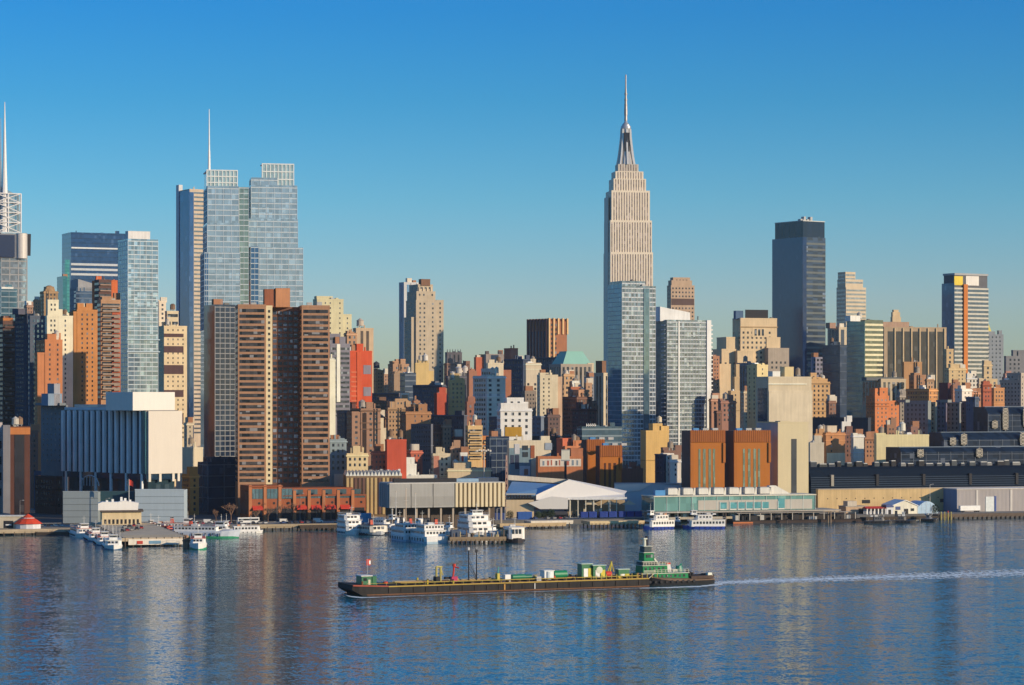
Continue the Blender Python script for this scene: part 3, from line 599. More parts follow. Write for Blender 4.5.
b.part('crown',bx(.8,b.W-.8,.8,b.D-.8,b.zz(322),b.zz(318.5)),wall((.24,.1,.06)))
bld('loft_building','dark podium block below the bronze ribbed tower',2420,529,566,569,358,400,(.08,.09,.115),PF,a=44,clut=3)
b=bld('office_building','block with columned windows under a pale green copper mansard roof',2260,549,561,592,365,400,(.36,.30,.24),dict(k='V',wp=4.2,ww=2.2),a=22,clut=0,m=[(588,594,364,.5,20,True,CRM)])
u0,u1=b.u(563),b.u(592); 
b.part('mansard_roof',MB().rect([(b.zz(365)+.2,u0,u1,0.5,b.D),(b.zz(352),u0+6,u1-6,6,b.D-5),(b.zz(351),u0+6,u1-6,6,b.D-5)]),wall((.25,.47,.40),.7,.15))
bld('apartment_tower','cream stepped tower sunlit above and blue in shade below',1860,537,540,558,376,436,(.62,.54,.39),S(PS,wp=4,skip=3),a=14,m=[(558,562.5,378,.8,14,True,(.55,.38,.26)),(541,553,374,3)],clut=2,cat='tower')
bld('brick_building','small tan penthouse block with round tank below the green mansard',2060,562,564,574,375,400,(.48,.31,.18),PF,tank=[(567,372,1.8,wall((.6,.52,.42)))],m=[(560,575,386,.3,12,True)])
bld('brick_building','red brown block with white roof box among the rooftops below the green mansard',1960,568,571,583,388,420,(.40,.15,.09),N,bulk=[(573,582,381,WHT)],a=18)
bld('loft_building','jumbled dark brown rooftops stepping down left of the slim cream tower',1880,562,577,592,398,440,(.16,.09,.07),PS,a=30,clut=6,m=[(580,590,391,2,10,False,(.42,.24,.15))],tank=[(584,388,2)])
bld('loft_building','low maroon loft with pale roof edge below the jumbled rooftops',1800,572,588,596,410,445,(.14,.07,.07),PS,a=34,clut=5)
bld('apartment_tower','slim tower with dark windows on the left and blank cream right edge',2030,594,603.5,609.5,374,430,(.50,.42,.30),dict(k='V',wp=3.4,ww=1.7),a=46,bulk=[(604,608,361,BRN)],left=True,cat='tower',clut=1)
bld('apartment_building','bright white eight-storey building with an ochre sign panel on its front',1640,497,500.5,532,410,440,(.84,.76,.66),S(PL,wp=4.6,fh=4.2,ww=1.6,wh=2),a=8,m=[(501,528,404.5,.5),(507,524,399,1)],clut=1)
bw=[o for o in C.objects if o.get('label','').startswith('bright white eight')][0]
bx(3,14.2,-.4,.02,EYE+(HZ-436.5)/F*YY(501,1640)-GZ,EYE+(HZ-427)/F*YY(501,1640)-GZ).build('sign_panel',wall((.42,.24,.04)),bw)
bld('loft_building','long low black loft roof behind the painted billboards',1700,516,560,575,438,470,(.045,.05,.06),PS,a=42,clut=5)
# ================= front of the middle: billboards, brick, orange towers
b=bld('glass_office','dark gridded glass block left of the painted billboards',1520,486,490,509,438,480,BLU,CUR(plain((.14,.18,.23),.4),fh=4.5,bh=.4,mp=5,mw=.25),mat=NAVYG,a=20,clut=2)
b=bld('loft_building','cream and blue grey loft covered in painted billboards',1470,507,509,551,442,480,(.62,.54,.40),N,a=10,clut=2)
zz=b.zz
b.part('painted_wall',bx(0.2,b.u(531),-.15,.03,0,zz(448)),wall((.17,.24,.28)))
for (pa,pb,ya,yb_,c) in ((514.5,519.5,454,444,(.5,.5,.52)),(510.5,514,464,455,(.05,.06,.1)),(515,519,469,455,(.04,.05,.09)),(519.5,530,476,466,(.5,.55,.6)),(530.5,534.5,458,445.5,(.3,.1,.05)),(522.5,528,450,445.5,(.04,.05,.06)),(522.5,528,457,452,(.04,.05,.06)),(545,552,450,443,(.3,.35,.42))):
    o=b.part('billboard',bx(b.u(pa),b.u(pb),-.4,-.12,zz(ya),zz(yb_)),plain(c,.5))
o=bx(b.u(524),b.u(528),-.5,-.38,zz(475),zz(469)).build('billboard_picture',plain((.3,.16,.12)),b.o)
b=bld('brick_building','low orange brick garage with a long faded mural band',1445,536,538,583,458,485,(.44,.17,.08),N,a=8,clut=1,m=[(571,583,450,.3,14,True,(.42,.17,.09))],left=True)
b.part('mural_band',bx(b.u(540),b.u(581),-.2,.03,b.zz(466.5),b.zz(459)),wall((.62,.56,.48),.6,.5))
rm=random.Random(3)
for i in range(9):
    p0=543+i*4.1+rm.uniform(-1,1); bx(b.u(p0),b.u(p0+rm.uniform(1,2.6)),-.26,-.18,b.zz(465.5),b.zz(461.5-rm.uniform(0,1.5))).build('mural_figure',plain(rm.choice([(.12,.1,.1),(.4,.12,.08),(.2,.25,.3)])),b.o)
b=bld('brick_building','small cream roof house with red roof strip above the mural garage',1600,563,565,584,446,460,(.50,.20,.10),N,m=[(576,582,442,1),(566,583,440,5,14,True,(.55,.16,.09))],clut=1)
b=bld('brick_building','grey office roof with white rooftop letters left of the slim glass tower',1690,577,582,622,428,460,(.17,.22,.26),CUR(wall((.2,.25,.28)),fh=4.5,bh=1),a=20,mat=glass((.06,.1,.14),.3),clut=1)
for i,(wd) in enumerate((.9,2.0,2.0,2.0,2.0)):
    u=b.u(587)+i*1.5; m=bx(u,u+.35,1,1.2,b.zz(428)+.8,b.zz(428)+3); m.box(u+.36,u+1.1,1,1.2,b.zz(428)+1.6,b.zz(428)+2.1); b.part('roof_letter',m,WHITE)
def orange(name,label,Y,x0,xm,x1,yt,slots,a=16,low=None,gr=True):
    b=Bld(name,label,Y,x0,xm,x1,a,'tower'); z1=b.zz(yt); ob=wall((.40,.145,.035),.85,.12)
    b.part('wall',bx(0,b.W,0,b.D,-.5,z1),ob); b.part('roof',bx(.5,b.W-.5,.5,b.D,z1,z1+.1),ROOF)
    b.part('darker_side_sheet',bx(-.25,-.02,-.05,b.D,-.4,z1+.05),wall((.10,.075,.07)))  # dark sheet stands in for shade on the left side
    m=MB(); n=int(b.W/1.3)
    for i in range(n): m.box(i*b.W/n+.2,i*b.W/n+.75,-.75,-.55,z1-6.5,z1+.6)
    b.part('rib_crown',m,wall((.34,.125,.04))); b.part('crown_panel',bx(-.3,b.W+.3,-.55,.0,z1-6.6,z1+.3),wall((.28,.09,.03)))
    b.part('frame_pier',bx(-.3,1.6,-.9,0,-.4,z1-7),wall((.36,.13,.035))); b.part('frame_pier',bx(b.W-1.2,b.W+.3,-.9,0,z1*.62,z1-7),wall((.36,.13,.035)))
    for (pa,pb) in slots:
        b.part('window_strip',bx(b.u(pa),b.u(pb),-.14,.02,8,z1-10.5),glass((.20,.24,.17),.3,3.6,1.6,.12,.2) if gr else glass((.12,.05,.03),.15,3.6,2))
    for i in range(3): b.part('roof_unit',bx(4+i*6,7.5+i*6,6,9,z1,z1+1.6),GALV if i else plain((.08,.25,.5)))
    return b
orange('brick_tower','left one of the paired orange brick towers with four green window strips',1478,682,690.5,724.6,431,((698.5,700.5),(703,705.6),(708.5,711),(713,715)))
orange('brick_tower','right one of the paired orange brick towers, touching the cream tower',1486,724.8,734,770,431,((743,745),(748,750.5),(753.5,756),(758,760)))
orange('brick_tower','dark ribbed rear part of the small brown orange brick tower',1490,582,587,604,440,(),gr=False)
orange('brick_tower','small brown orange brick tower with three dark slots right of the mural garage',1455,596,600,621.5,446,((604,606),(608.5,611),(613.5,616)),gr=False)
bld('brick_tower','sandy yellow brick slab with a small tank on top between the two glass towers',1560,640.5,646,669,432,485,(.60,.39,.15),S(P,wp=9,ww=4.2,wh=6,fh=60,head=3,gm=wall((.45,.24,.12))),a=18,m=[(654,663.5,425,2)],tank=[(661.5,416.5,1.7,wall((.6,.5,.35)),425)],clut=2,cat='tower')
bld('brick_building','small brown brick house with bulkhead left of the orange towers',1520,661,664,681,452,480,(.22,.13,.10),N,a=16,m=[(664,674,449,2)])
bld('brick_building','small bright white house stepping up beside the left orange tower',1480,667,670,681,461,480,(.70,.64,.56),S(PS,wp=5),a=12,m=[(665.5,676,455,5,12,True)],clut=1)
bld('brick_building','small dark navy house in front of the sandy yellow slab',1485,655,664,666,454,480,(.05,.06,.10),PS,a=44)
bld('brick_building','low dark brown warehouse between the slim glass tower and the sandy slab',1500,619,622,643,470,488,(.17,.09,.07),N,a=10,clut=3)
# ================= glass pair in front of the tall stone skyscraper
b=bld('glass_tower','blue glass tower with white window grid standing before the tallest skyscraper',1760,608,622,655.5,287,465,BLU,CUR(plain((.50,.53,.56),.5),fh=3.15,bh=.75,mp=2.3,mw=.22,mm=plain((.44,.47,.50),.5)),a=24,mat=glass((.14,.18,.22),.35,3.15,1.8,.1,.08,.35),left=False,m=[(624,647,282,3)],clut=2,cat='tower')
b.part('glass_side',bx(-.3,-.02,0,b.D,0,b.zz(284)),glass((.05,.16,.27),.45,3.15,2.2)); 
for i in range(58): b.part('floor_band',bx(-.42,-.3,0,b.D,b.zz(284)-3.15*(i+1),b.zz(284)-3.15*(i+1)+.4),plain((.13,.24,.33),.4))
b.part('glazed_bay',bx(b.u(643.5),b.u(649),-.5,-.2,0,b.zz(288)),glass((.10,.17,.22),.4,3.15,2.2))
b=bld('glass_tower','broad pale glass tower with white balcony edges and a white roof box',1850,656,667,710,321,455,BLU,CUR(plain((.50,.53,.56),.5),fh=3.15,bh=.75,mp=2.4,mw=.2,mm=plain((.44,.47,.50),.5)),a=24,mat=glass((.14,.18,.22),.35,3.15,1.8,.1,.08,.35),left=False,clut=1,cat='tower')
z1=b.zz(321)
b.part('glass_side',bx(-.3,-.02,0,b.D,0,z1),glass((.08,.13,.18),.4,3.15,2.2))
for i in range(50): b.part('side_balcony',bx(-1.3,-.3,1,7,z1-3.15*(i+1)-.3,z1-3.15*(i+1)+.6),plain((.34,.38,.42),.4))
b.part('white_pier',bx(b.W-3,b.W+.6,-.9,2,0,z1+1),wall((.74,.72,.68))); b.part('white_pier',bx(b.u(678),b.u(679.5),-.6,.02,0,z1),wall((.7,.69,.66)))
b.part('roof_box',MB().prism([(b.u(662),z1),(b.u(692),z1),(b.u(692),b.zz(312)),(b.u(682),b.zz(310)),(b.u(672),b.zz(308.5)),(b.u(662),b.zz(306.5))],'y',3,14),wall((.74,.72,.68)))
for i in range(44): b.part('balcony',bx(b.W+.3,b.W+2.2,-.4,4,z1-3.15*(i+1)-.3,z1-3.15*(i+1)+.7),plain((.66,.65,.62),.5))
# ================= the tallest skyscraper
b=Bld('skyscraper','tallest tower, pale limestone skyscraper with stepped crown and silver mast',3180,606,610.4,653,9,'skyscraper')
z=b.zz; lm_=wall((.74,.64,.50),.8,.12); st=dict(k='V',wp=3.3,ww=1.25,head=2.5,gm=glass((.24,.18,.16),.1,3.6,2.3,.3,.1,.4))
b.D=45
b.mass(0,b.W,0,b.D,-.5,z(252),lm_,st,290,par=False)
b.mass(b.u(610.6),b.u(652.2),1.5,b.D-2,z(252)-.3,z(220),lm_,st,None,'shaft',False)
b.mass(b.u(612),b.u(650.4),3,b.D-4,z(220)-.3,z(190),lm_,st,None,'shaft',False)
b.part('side_wing',bx(-.9,-.05,12,36,z(300),z(196)),lm_)
b.mass(b.u(614.6),b.u(647),6,b.D-8,z(190)-.3,z(178),lm_,S(st,head=1),None,'setback_tier',False)
b.mass(b.u(616.8),b.u(644.8),8,b.D-10,z(178)-.3,z(170.5),lm_,S(st,head=1),None,'setback_tier',False)
b.mass(b.u(620),b.u(640.5),12,b.D-14,z(170.5)-.3,z(163),wall((.5,.45,.38)),S(st,head=.5),None,'setback_tier',False)
uc=b.u(629.4); vc=b.D/2; sm=plain((.50,.47,.43),.35,.35)
def sq(z_,h): return [(uc+h*cos(pi*2*i/8+pi/8)*1.08,vc+h*sin(pi*2*i/8+pi/8)*1.08,z_) for i in range(8)]
b.part('mooring_mast',MB().loft([sq(z(163),10.8),sq(z(157),9.6),sq(z(152),8),sq(z(140),6.6),sq(z(131),5.8),sq(z(126),5.6)]),sm)
for dx,dy in ((1,0),(-1,0),(0,-1),(0,1),(.75,-.75),(-.75,-.75)):
    m=MB(); m.loft([[(uc+dx*ro+ox,vc+dy*ro+oy,z(yy)) for ox,oy in ((-1,-1),(1,-1),(1,1),(-1,1))] for yy,ro in ((163,11.5),(155,9.6),(147,8.2),(136,6.6),(127,5.9))])
    b.part('mast_wing',m,plain((.66,.62,.56),.3,.3))
for dx in (-2.6,0,2.6): b.part('mast_window',bx(uc+dx-.8,uc+dx+.8,vc-8.3,vc-6.4,z(150),z(131)),DARK)
m=MB(); 
for y0,y1,r0,r1 in ((126.5,124,6.6,6.4),(124,122.5,5.2,5.0),(122.5,120.5,4.6,2.6),(120.5,118.5,2.4,1.6)): m.cyl(uc,vc,z(y0),z(y1),r0,r1,14)
b.part('mast_dome',m,plain((.42,.42,.44),.3,.4))
m=MB()
for y0,y1,r in ((118.5,112,2.0),(112,104,2.2),(104,95,1.7),(95,86,1.35),(86,72,.95)): m.cyl(uc,vc,z(y0),z(y1),r,r*.85,8)
for yy in (113,108,103,98,92): m.cyl(uc,vc,z(yy),z(yy-1),2.2,2.2,8)
b.part('antenna',m,plain((.22,.21,.22),.4,.3)); b.done()
b=bld('stone_tower','ornate tan stepped tower top peeking out behind the pale glass tower',2920,667,671,694.5,286,325,(.46,.33,.23),S(PF,wp=4,fh=4.6),a=16,clut=0,m=[(672,692.5,281,1.5),(674,691,278,3)],cat='tower')
b.part('dark_arcade',bx(.5,b.W-.5,-.2,.03,b.zz(305),b.zz(298.5)),wall((.12,.08,.07)))
# ================= right half, back
bld('brick_tower','slim tan brick tower right of the pale glass tower balconies',2230,711.5,713,719.5,357,392,(.44,.22,.13),PS,a=14,bulk=[(713,717,355)],clut=0)
b=bld('stone_tower','massive cream stepped hotel tower with dark rooftop sign frame',2240,732.5,740.5,777,319,380,(.60,.46,.29),S(PF,wp=4.2,fh=4.4,ww=1.7,head=11),a=18,clut=0,m=[(728,740.6,338,4,26,True),(719.5,733,365,2,26,True),(723,740,350,3.2,26,True),(736,752,352,-3,6,True),(764,785,349,-9,9,True,(.36,.30,.24)),(766,780,338,-1,8,True)],cat='tower')  # right wing greyed in its wall colour to read as shaded
b.part('sign_frame',bx(b.u(746.5),b.u(769),2,3,b.zz(318.5),b.zz(309.5)),DARK); b.part('roof_unit',bx(b.u(737.5),b.u(745),4,9,b.zz(319),b.zz(310.5)),wall((.08,.13,.22)))
b.part('blank_panel',bx(b.u(752),b.u(767),-.2,.02,b.zz(337),b.zz(327.5)),wall((.60,.46,.29)))
for i in range(3): b.part('tall_window',bx(b.u(754.5+i*3.6),b.u(756.6+i*3.6),-.32,.03,b.zz(335.5),b.zz(329)),WIN)
b.part('cornice',bx(-.6,b.W+.6,-.8,.02,b.zz(327.3),b.zz(326.3)),wall((.4,.28,.16)))
b=bld('skyscraper','tall black blue glass slab tower with a band-topped roof, right of centre',2360,772.5,803,825.5,237,380,(.10,.11,.12),CUR(wall((.13,.145,.145)),fh=5.4,bh=1.9,head=5),a=34,clut=0,left=False,mat=glass((.03,.05,.09),.25,5.4,6,.2,var=.4),cat='skyscraper',par=False)
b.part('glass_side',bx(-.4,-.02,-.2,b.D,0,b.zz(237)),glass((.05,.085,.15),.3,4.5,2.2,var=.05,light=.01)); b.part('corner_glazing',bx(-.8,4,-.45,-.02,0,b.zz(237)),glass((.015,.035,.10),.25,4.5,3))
b.part('crown',bx(.6,b.W-.6,.6,b.D-3,b.zz(237)-.3,b.zz(221)),glass((.012,.02,.045),.2,20,2)); b.part('crown_edge',bx(.3,b.W-.3,.3,b.D-2.7,b.zz(221),b.zz(220.2)),STEEL)
for i in range(4): b.part('roof_unit',bx(4+i*4,6.5+i*4,8,12,b.zz(221)+.5,b.zz(221)+2.6+(i%2)*2.4),GALV)
bld('apartment_tower','slim cream and glass tower with angled top behind the green glass block',2950,836.5,846,866,288,330,(.56,.46,.33),dict(k='R',bh=2.2,fh=4.6,gm=glass((.2,.22,.25),.4)),a=28,clut=0,m=[(846.5,864,280,2),(847,857,272.5,3)],cat='tower')
b.part('roof_unit',bx(4,5,4,5,b.zz(221),b.zz(221)+2),GALV)
bld('office_building','dark blue glazed block with cream corner columns behind the navy office',2650,827.5,839,846,328,350,(.50,.42,.30),dict(k='V',wp=6,ww=4.4,gm=glass((.03,.05,.10),.25)),a=30,clut=1,bulk=[(831,837,323,PNK)])
bld('glass_office','dark navy rounded glass office left of the green glass block',2150,822.5,840,848.5,346,420,BLU,CUR(plain((.05,.07,.11),.4),fh=7,bh=.5),a=36,mat=glass((.025,.045,.10),.3),clut=3)
bld('glass_office','small pale violet windowed block at the foot of the black slab tower',2180,811,812,824,357,385,(.27,.26,.33),S(PF,wp=3.2),a=14,clut=0)
b=bld('glass_tower','green tinted glass block with cream banded front',2010,847,865,883,321,380,(.5,.5,.38),CUR(wall((.66,.60,.40)),fh=4,bh=1.7,head=2),a=32,left=False,mat=glass((.12,.14,.11),.3),bulk=[(852,862,316,WHT)],clut=2,cat='tower')
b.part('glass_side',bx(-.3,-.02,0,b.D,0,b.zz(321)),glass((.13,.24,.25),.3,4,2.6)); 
for i in range(22): b.part('floor_band',bx(-.42,-.3,0,b.D,b.zz(321)-4*(i+1),b.zz(321)-4*(i+1)+.6),plain((.22,.3,.3),.4))
bld('stone_tower','small pale gold domed turret behind the ribbed wide office block',2900,890.5,892.5,901,318,330,(.56,.42,.26),N,a=18,clut=0,m=[(893,900.4,313,.8),(894.5,899.4,310.5,2)],cat='tower')
bld('office_tower','wide office block with tall cream piers and dark glazing',2320,880,884,946.5,328,405,(.40,.30,.20),dict(k='V',wp=8.2,ww=5.4,head=3,pm=wall((.62,.48,.29)),pd=1.2,gm=glass((.06,.055,.055),.2,4,2.7)),a=14,bulk=[(884,910,322,(.42,.28,.2))],clut=1,cat='tower')
b=bld('glass_tower','glass tower under construction with orange hoist stripe and yellow top panels',2520,942,954.5,988.5,287,380,(.4,.4,.38),CUR(wall((.52,.49,.42)),fh=4.2,bh=1.7),a=30,left=False,mat=glass((.09,.12,.16),.4),clut=0,cat='tower',par=False)
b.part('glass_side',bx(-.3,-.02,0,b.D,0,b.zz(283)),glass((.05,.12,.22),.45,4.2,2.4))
b.part('orange_hoist',bx(b.u(963),b.u(966.8),-1.6,-.2,b.zz(375),b.zz(284)),wall((.52,.18,.05)))
b.part('top_frame',bx(.6,b.W-.6,1,b.D-2,b.zz(287)-.2,b.zz(275)),wall((.13,.13,.14))); b.part('yellow_panel',bx(b.u(954.5),b.u(963),.2,.95,b.zz(285),b.zz(276)),wall((.72,.52,.08)))
b.part('white_panel',bx(b.u(966),b.u(979),.2,.95,b.zz(285),b.zz(275.5)),wall((.68,.64,.58))); b.part('roof_frame',bx(.2,b.W-.2,.0,b.D-1,b.zz(275),b.zz(273)),wall((.36,.36,.36)))
b=bld('stone_tower','hazy blue grey tower with a golden pyramid spire behind the glass tower',3150,972,974,1003.5,335,385,(.26,.28,.30),S(PF,wp=5,fh=5),a=12,clut=0,cat='tower',m=[(974,996,332,3,40),(999,1002.4,331,1,6)])
uc,vc=b.u(985.5),18
b.part('gold_spire',MB().loft([[(uc+cos(2*pi*i/8+pi/8)*r,vc+sin(2*pi*i/8+pi/8)*r,b.zz(y)) for i in range(8)] for y,r in ((332.5,15),(322,10),(310,5),(297,.6))]),plain((.78,.60,.10),.35,.3))
bld('stone_tower','grey stepped tower cropped by the right edge below the hazy spire',2320,1004,1006,1040,357,405,(.20,.20,.21),S(PF,wp=4.2),a=14,m=[(1014,1040,351,2)],clut=1,cat='tower')
bld('brick_building','grey lattice-windowed loft with cream lit end wall at the right edge',1980,1000,1021,1030,381,410,(.40,.34,.28),S(PS,wp=3),a=46)
bld('stone_tower','small tan arcaded tower between the wide ribbed block and the orange hoist',2200,944,946.5,953.5,350,400,(.56,.40,.22),PF,a=14,clut=0)
bld('apartment_building','cream stepped building with arched roofline below the orange hoist',2120,946,949,966,369,400,(.58,.43,.24),S(PS,wp=3),a=16,m=[(951,960,365,1),(960,965,367,2)],clut=2)
bld('brick_building','low white block with dark windows at the foot of the glass construction tower',2080,966,967,981,378,395,(.68,.62,.52),PL,a=12,clut=2)
bld('brick_tower','cream brick tower with arched top windows right of the low white block',2160,982,984,992,365,390,(.56,.42,.25),PF,a=14,m=[(992,998,380,1,10,True)],clut=0,cat='tower')
bld('brick_building','plain orange tan brick block with two tiny windows before the ribbed office',2010,902,904,922,363,395,(.46,.26,.13),S(P,wp=12,ww=1.2,wh=2.6,fh=40,head=6),a=12)
bld('brick_building','brown brick rooftop block with a dark shaft left of the maroon block',1980,909,914,926,376,400,(.36,.20,.12),PS,a=20,m=[(915,920,374,1)])
bld('brick_building','blue grey low loft with an orange end wall beneath the brown rooftop block',1900,906,929,937.5,390,405,(.46,.23,.10),PS,a=44)
bld('brick_building','dark maroon block right of the orange end wall',1930,939,948,951,384,402,(.16,.06,.06),N,a=40)
bld('brick_building','pale blue and white block with a bright white strip left of the red turret',1920,955,962,972,390,402,(.66,.60,.52),S(PS,wp=4),a=36)
bld('brick_building','red brick house with a square pointed turret in the right background',1900,981,983,991.5,385,405,(.40,.12,.07),PS,a=16,m=[(984,990.5,382.5,1)],clut=0)
bld('brick_building','low red brick block joined left of the square red turret',1935,969,971,983,393,405,(.44,.22,.13),PS,a=14)
bld('brick_building','orange brick block right of the square red turret with pale window frames',1940,991.5,994,1004.5,389,405,(.52,.26,.12),PS,a=14)
# mid distance, right
bld('stone_tower','stepped cream blank slab with dark glass left side and yellow bulkhead',1690,756,768.5,811.5,378,425,(.54,.46,.33),N,a=20,m=[(768.6,812.2,392,-.5,20,True,(.56,.48,.35))],bulk=[(786,795,367,(.62,.5,.28)),(774,781.5,371.5,WHT)],clut=1,cat='tower')
b=[o for o in C.objects if o.get('label','').startswith('stepped cream blank')][0]
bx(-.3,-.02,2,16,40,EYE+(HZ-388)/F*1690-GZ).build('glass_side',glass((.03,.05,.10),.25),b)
bx(-.4,28,-.8,-.1,EYE+(HZ-384.6)/F*1690-GZ,EYE+(HZ-383.4)/F*1690-GZ).build('string_course',wall((.75,.68,.55)),b)
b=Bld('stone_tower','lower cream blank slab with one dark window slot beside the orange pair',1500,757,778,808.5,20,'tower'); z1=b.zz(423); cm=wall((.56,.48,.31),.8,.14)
b.part('wall',bx(0,b.W,0,b.D,-.5,z1),cm); b.part('darker_side_sheet',bx(-.12,-.02,.1,b.D,0,z1-.1),wall((.36,.36,.37))); b.part('window_strip',bx(b.u(791.3),b.u(796.6),-.16,.05,6,b.zz(439)),glass((.06,.06,.07),.2,4,3))  # side sheet is greyer and darker than the front
b.part('parapet',bx(-.15,b.W+.15,-.2,.5,z1,z1+.7),cm); b.part('bulkhead',bx(2,b.W*.42,1,8,z1-.2,b.zz(421)),cm); b.part('roof',bx(.2,b.W-.2,.5,b.D,z1,z1+.12),ROOF); b.part('parapet',bx(-.15,.3,.52,b.D,z1,z1+.7),cm)
bld('apartment_tower','yellow apartment slab with cream striped side left of the cream blank slab',1790,747,757,768,366,425,(.66,.53,.28),S(PS,wp=5),a=34,bulk=[(759,765,364)],cat='tower',clut=1)
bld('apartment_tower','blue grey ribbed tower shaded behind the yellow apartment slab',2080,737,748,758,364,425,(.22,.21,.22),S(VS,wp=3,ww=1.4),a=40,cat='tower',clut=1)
bld('brick_tower','tan stepped brick tower left of the blue grey ribbed tower',1860,728,731,740,392,420,(.50,.36,.21),S(PS,wp=4),a=16,m=[(735,740,378,.8),(737,740.5,364,2)],clut=0)
bld('brick_building','brown pink brick block with a pale roof tank right of the pale glass tower',1800,718,721,736,402,425,(.33,.18,.14),PL,a=16,tank=[(727,393,2.2,wall((.5,.4,.3)))],m=[(721,731,400,2)])
bld('brick_building','small pink brick block squeezed against the pale glass tower',1850,709,711.5,718.5,400,425,(.44,.24,.16),PL,a=12,m=[])
bld('brick_building','orange tan brick tower with paired windows right of the cream blank slab',1920,808,811.5,830,383,425,(.54,.34,.17),S(PL,wp=3.4),a=14,m=[(811.5,828,380,1),(812,818,374,3)],cat='tower')
bld('loft_building','slate roofed loft with a row of cream columns left of the red orange tower',1970,862,881,906,380,405,(.44,.36,.25),dict(k='V',wp=4.2,ww=2.2),a=26,clut=4,bulk=[(868,905,377.5,DGR)])
bld('brick_tower','red orange brick stepped tower with purple shaded left side',1860,866,875,889,397,440,(.56,.20,.085),S(PS,wp=3.4),a=24,m=[(880.5,888.5,389,1),(889,899.5,402,.5,14,True)],cat='tower',clut=2)
bld('loft_building','long dark navy shed with a pale roof monitor below the green glass block',1830,812,868,871,419,450,(.05,.06,.08),N,a=44,clut=4)
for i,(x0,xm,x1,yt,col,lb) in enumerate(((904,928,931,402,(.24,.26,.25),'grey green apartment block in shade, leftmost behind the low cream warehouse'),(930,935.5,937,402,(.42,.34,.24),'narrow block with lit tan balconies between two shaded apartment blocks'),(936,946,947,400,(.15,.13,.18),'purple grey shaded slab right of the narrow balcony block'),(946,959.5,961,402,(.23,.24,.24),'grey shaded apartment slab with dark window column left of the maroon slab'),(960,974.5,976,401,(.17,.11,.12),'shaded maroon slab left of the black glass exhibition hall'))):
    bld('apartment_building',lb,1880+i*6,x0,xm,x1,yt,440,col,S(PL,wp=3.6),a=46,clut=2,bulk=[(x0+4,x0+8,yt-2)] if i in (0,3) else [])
b=bld('brick_building','orange brick warehouse with cream lower wall and open roof frame',1720,823,826,845,434,462,(.47,.23,.11),S(PS,wp=6,skip=2),a=14,bulk=[(828.5,838,426,(.6,.5,.38))])
b.part('cream_base',bx(.5,b.W+.1,-.25,.02,0,b.zz(453)),wall((.64,.56,.38)))
bld('brick_building','small tan brick house with bay windows left of the orange brick warehouse',1745,812,815,828,435,462,(.46,.27,.14),S(PS,wp=4),a=12)
bld('brick_building','dark brown house between the orange warehouse and the small white house',1750,843,845,853.5,434,462,(.20,.11,.09),PS,a=12)
bld('brick_building','small white house with three dark windows',1730,851,853.5,864,436,462,(.72,.67,.58),S(PL,wp=4.4,head=7,fh=30),a=12,m=[(853.5,858,434.5,1)],clut=0)
bld('brick_building','small brown brick house between the white house and the cream warehouse',1752,863,865,876.5,439,462,(.38,.20,.12),PS,a=12)
bld('brick_building','low pale grey shed with a white roof next to the cream blank slab',1640,806,810,824,444,462,(.5,.45,.36),N,a=12)
bld('warehouse','low cream windowless warehouse with a pale roof tank',1700,874,876.5,929,436,464,(.68,.59,.34),N,a=8,tank=[(903.5,422.5,2.3,wall((.72,.66,.55)))],clut=6,m=[(876.5,886,434.5,1)],bulk=[])
b=bld('billboard_house','white square billboard box on a dark roof left of the red orange tower',1800,841,842,851,421.5,440,(.7,.67,.62),N,a=10,clut=0,cat='billboard')
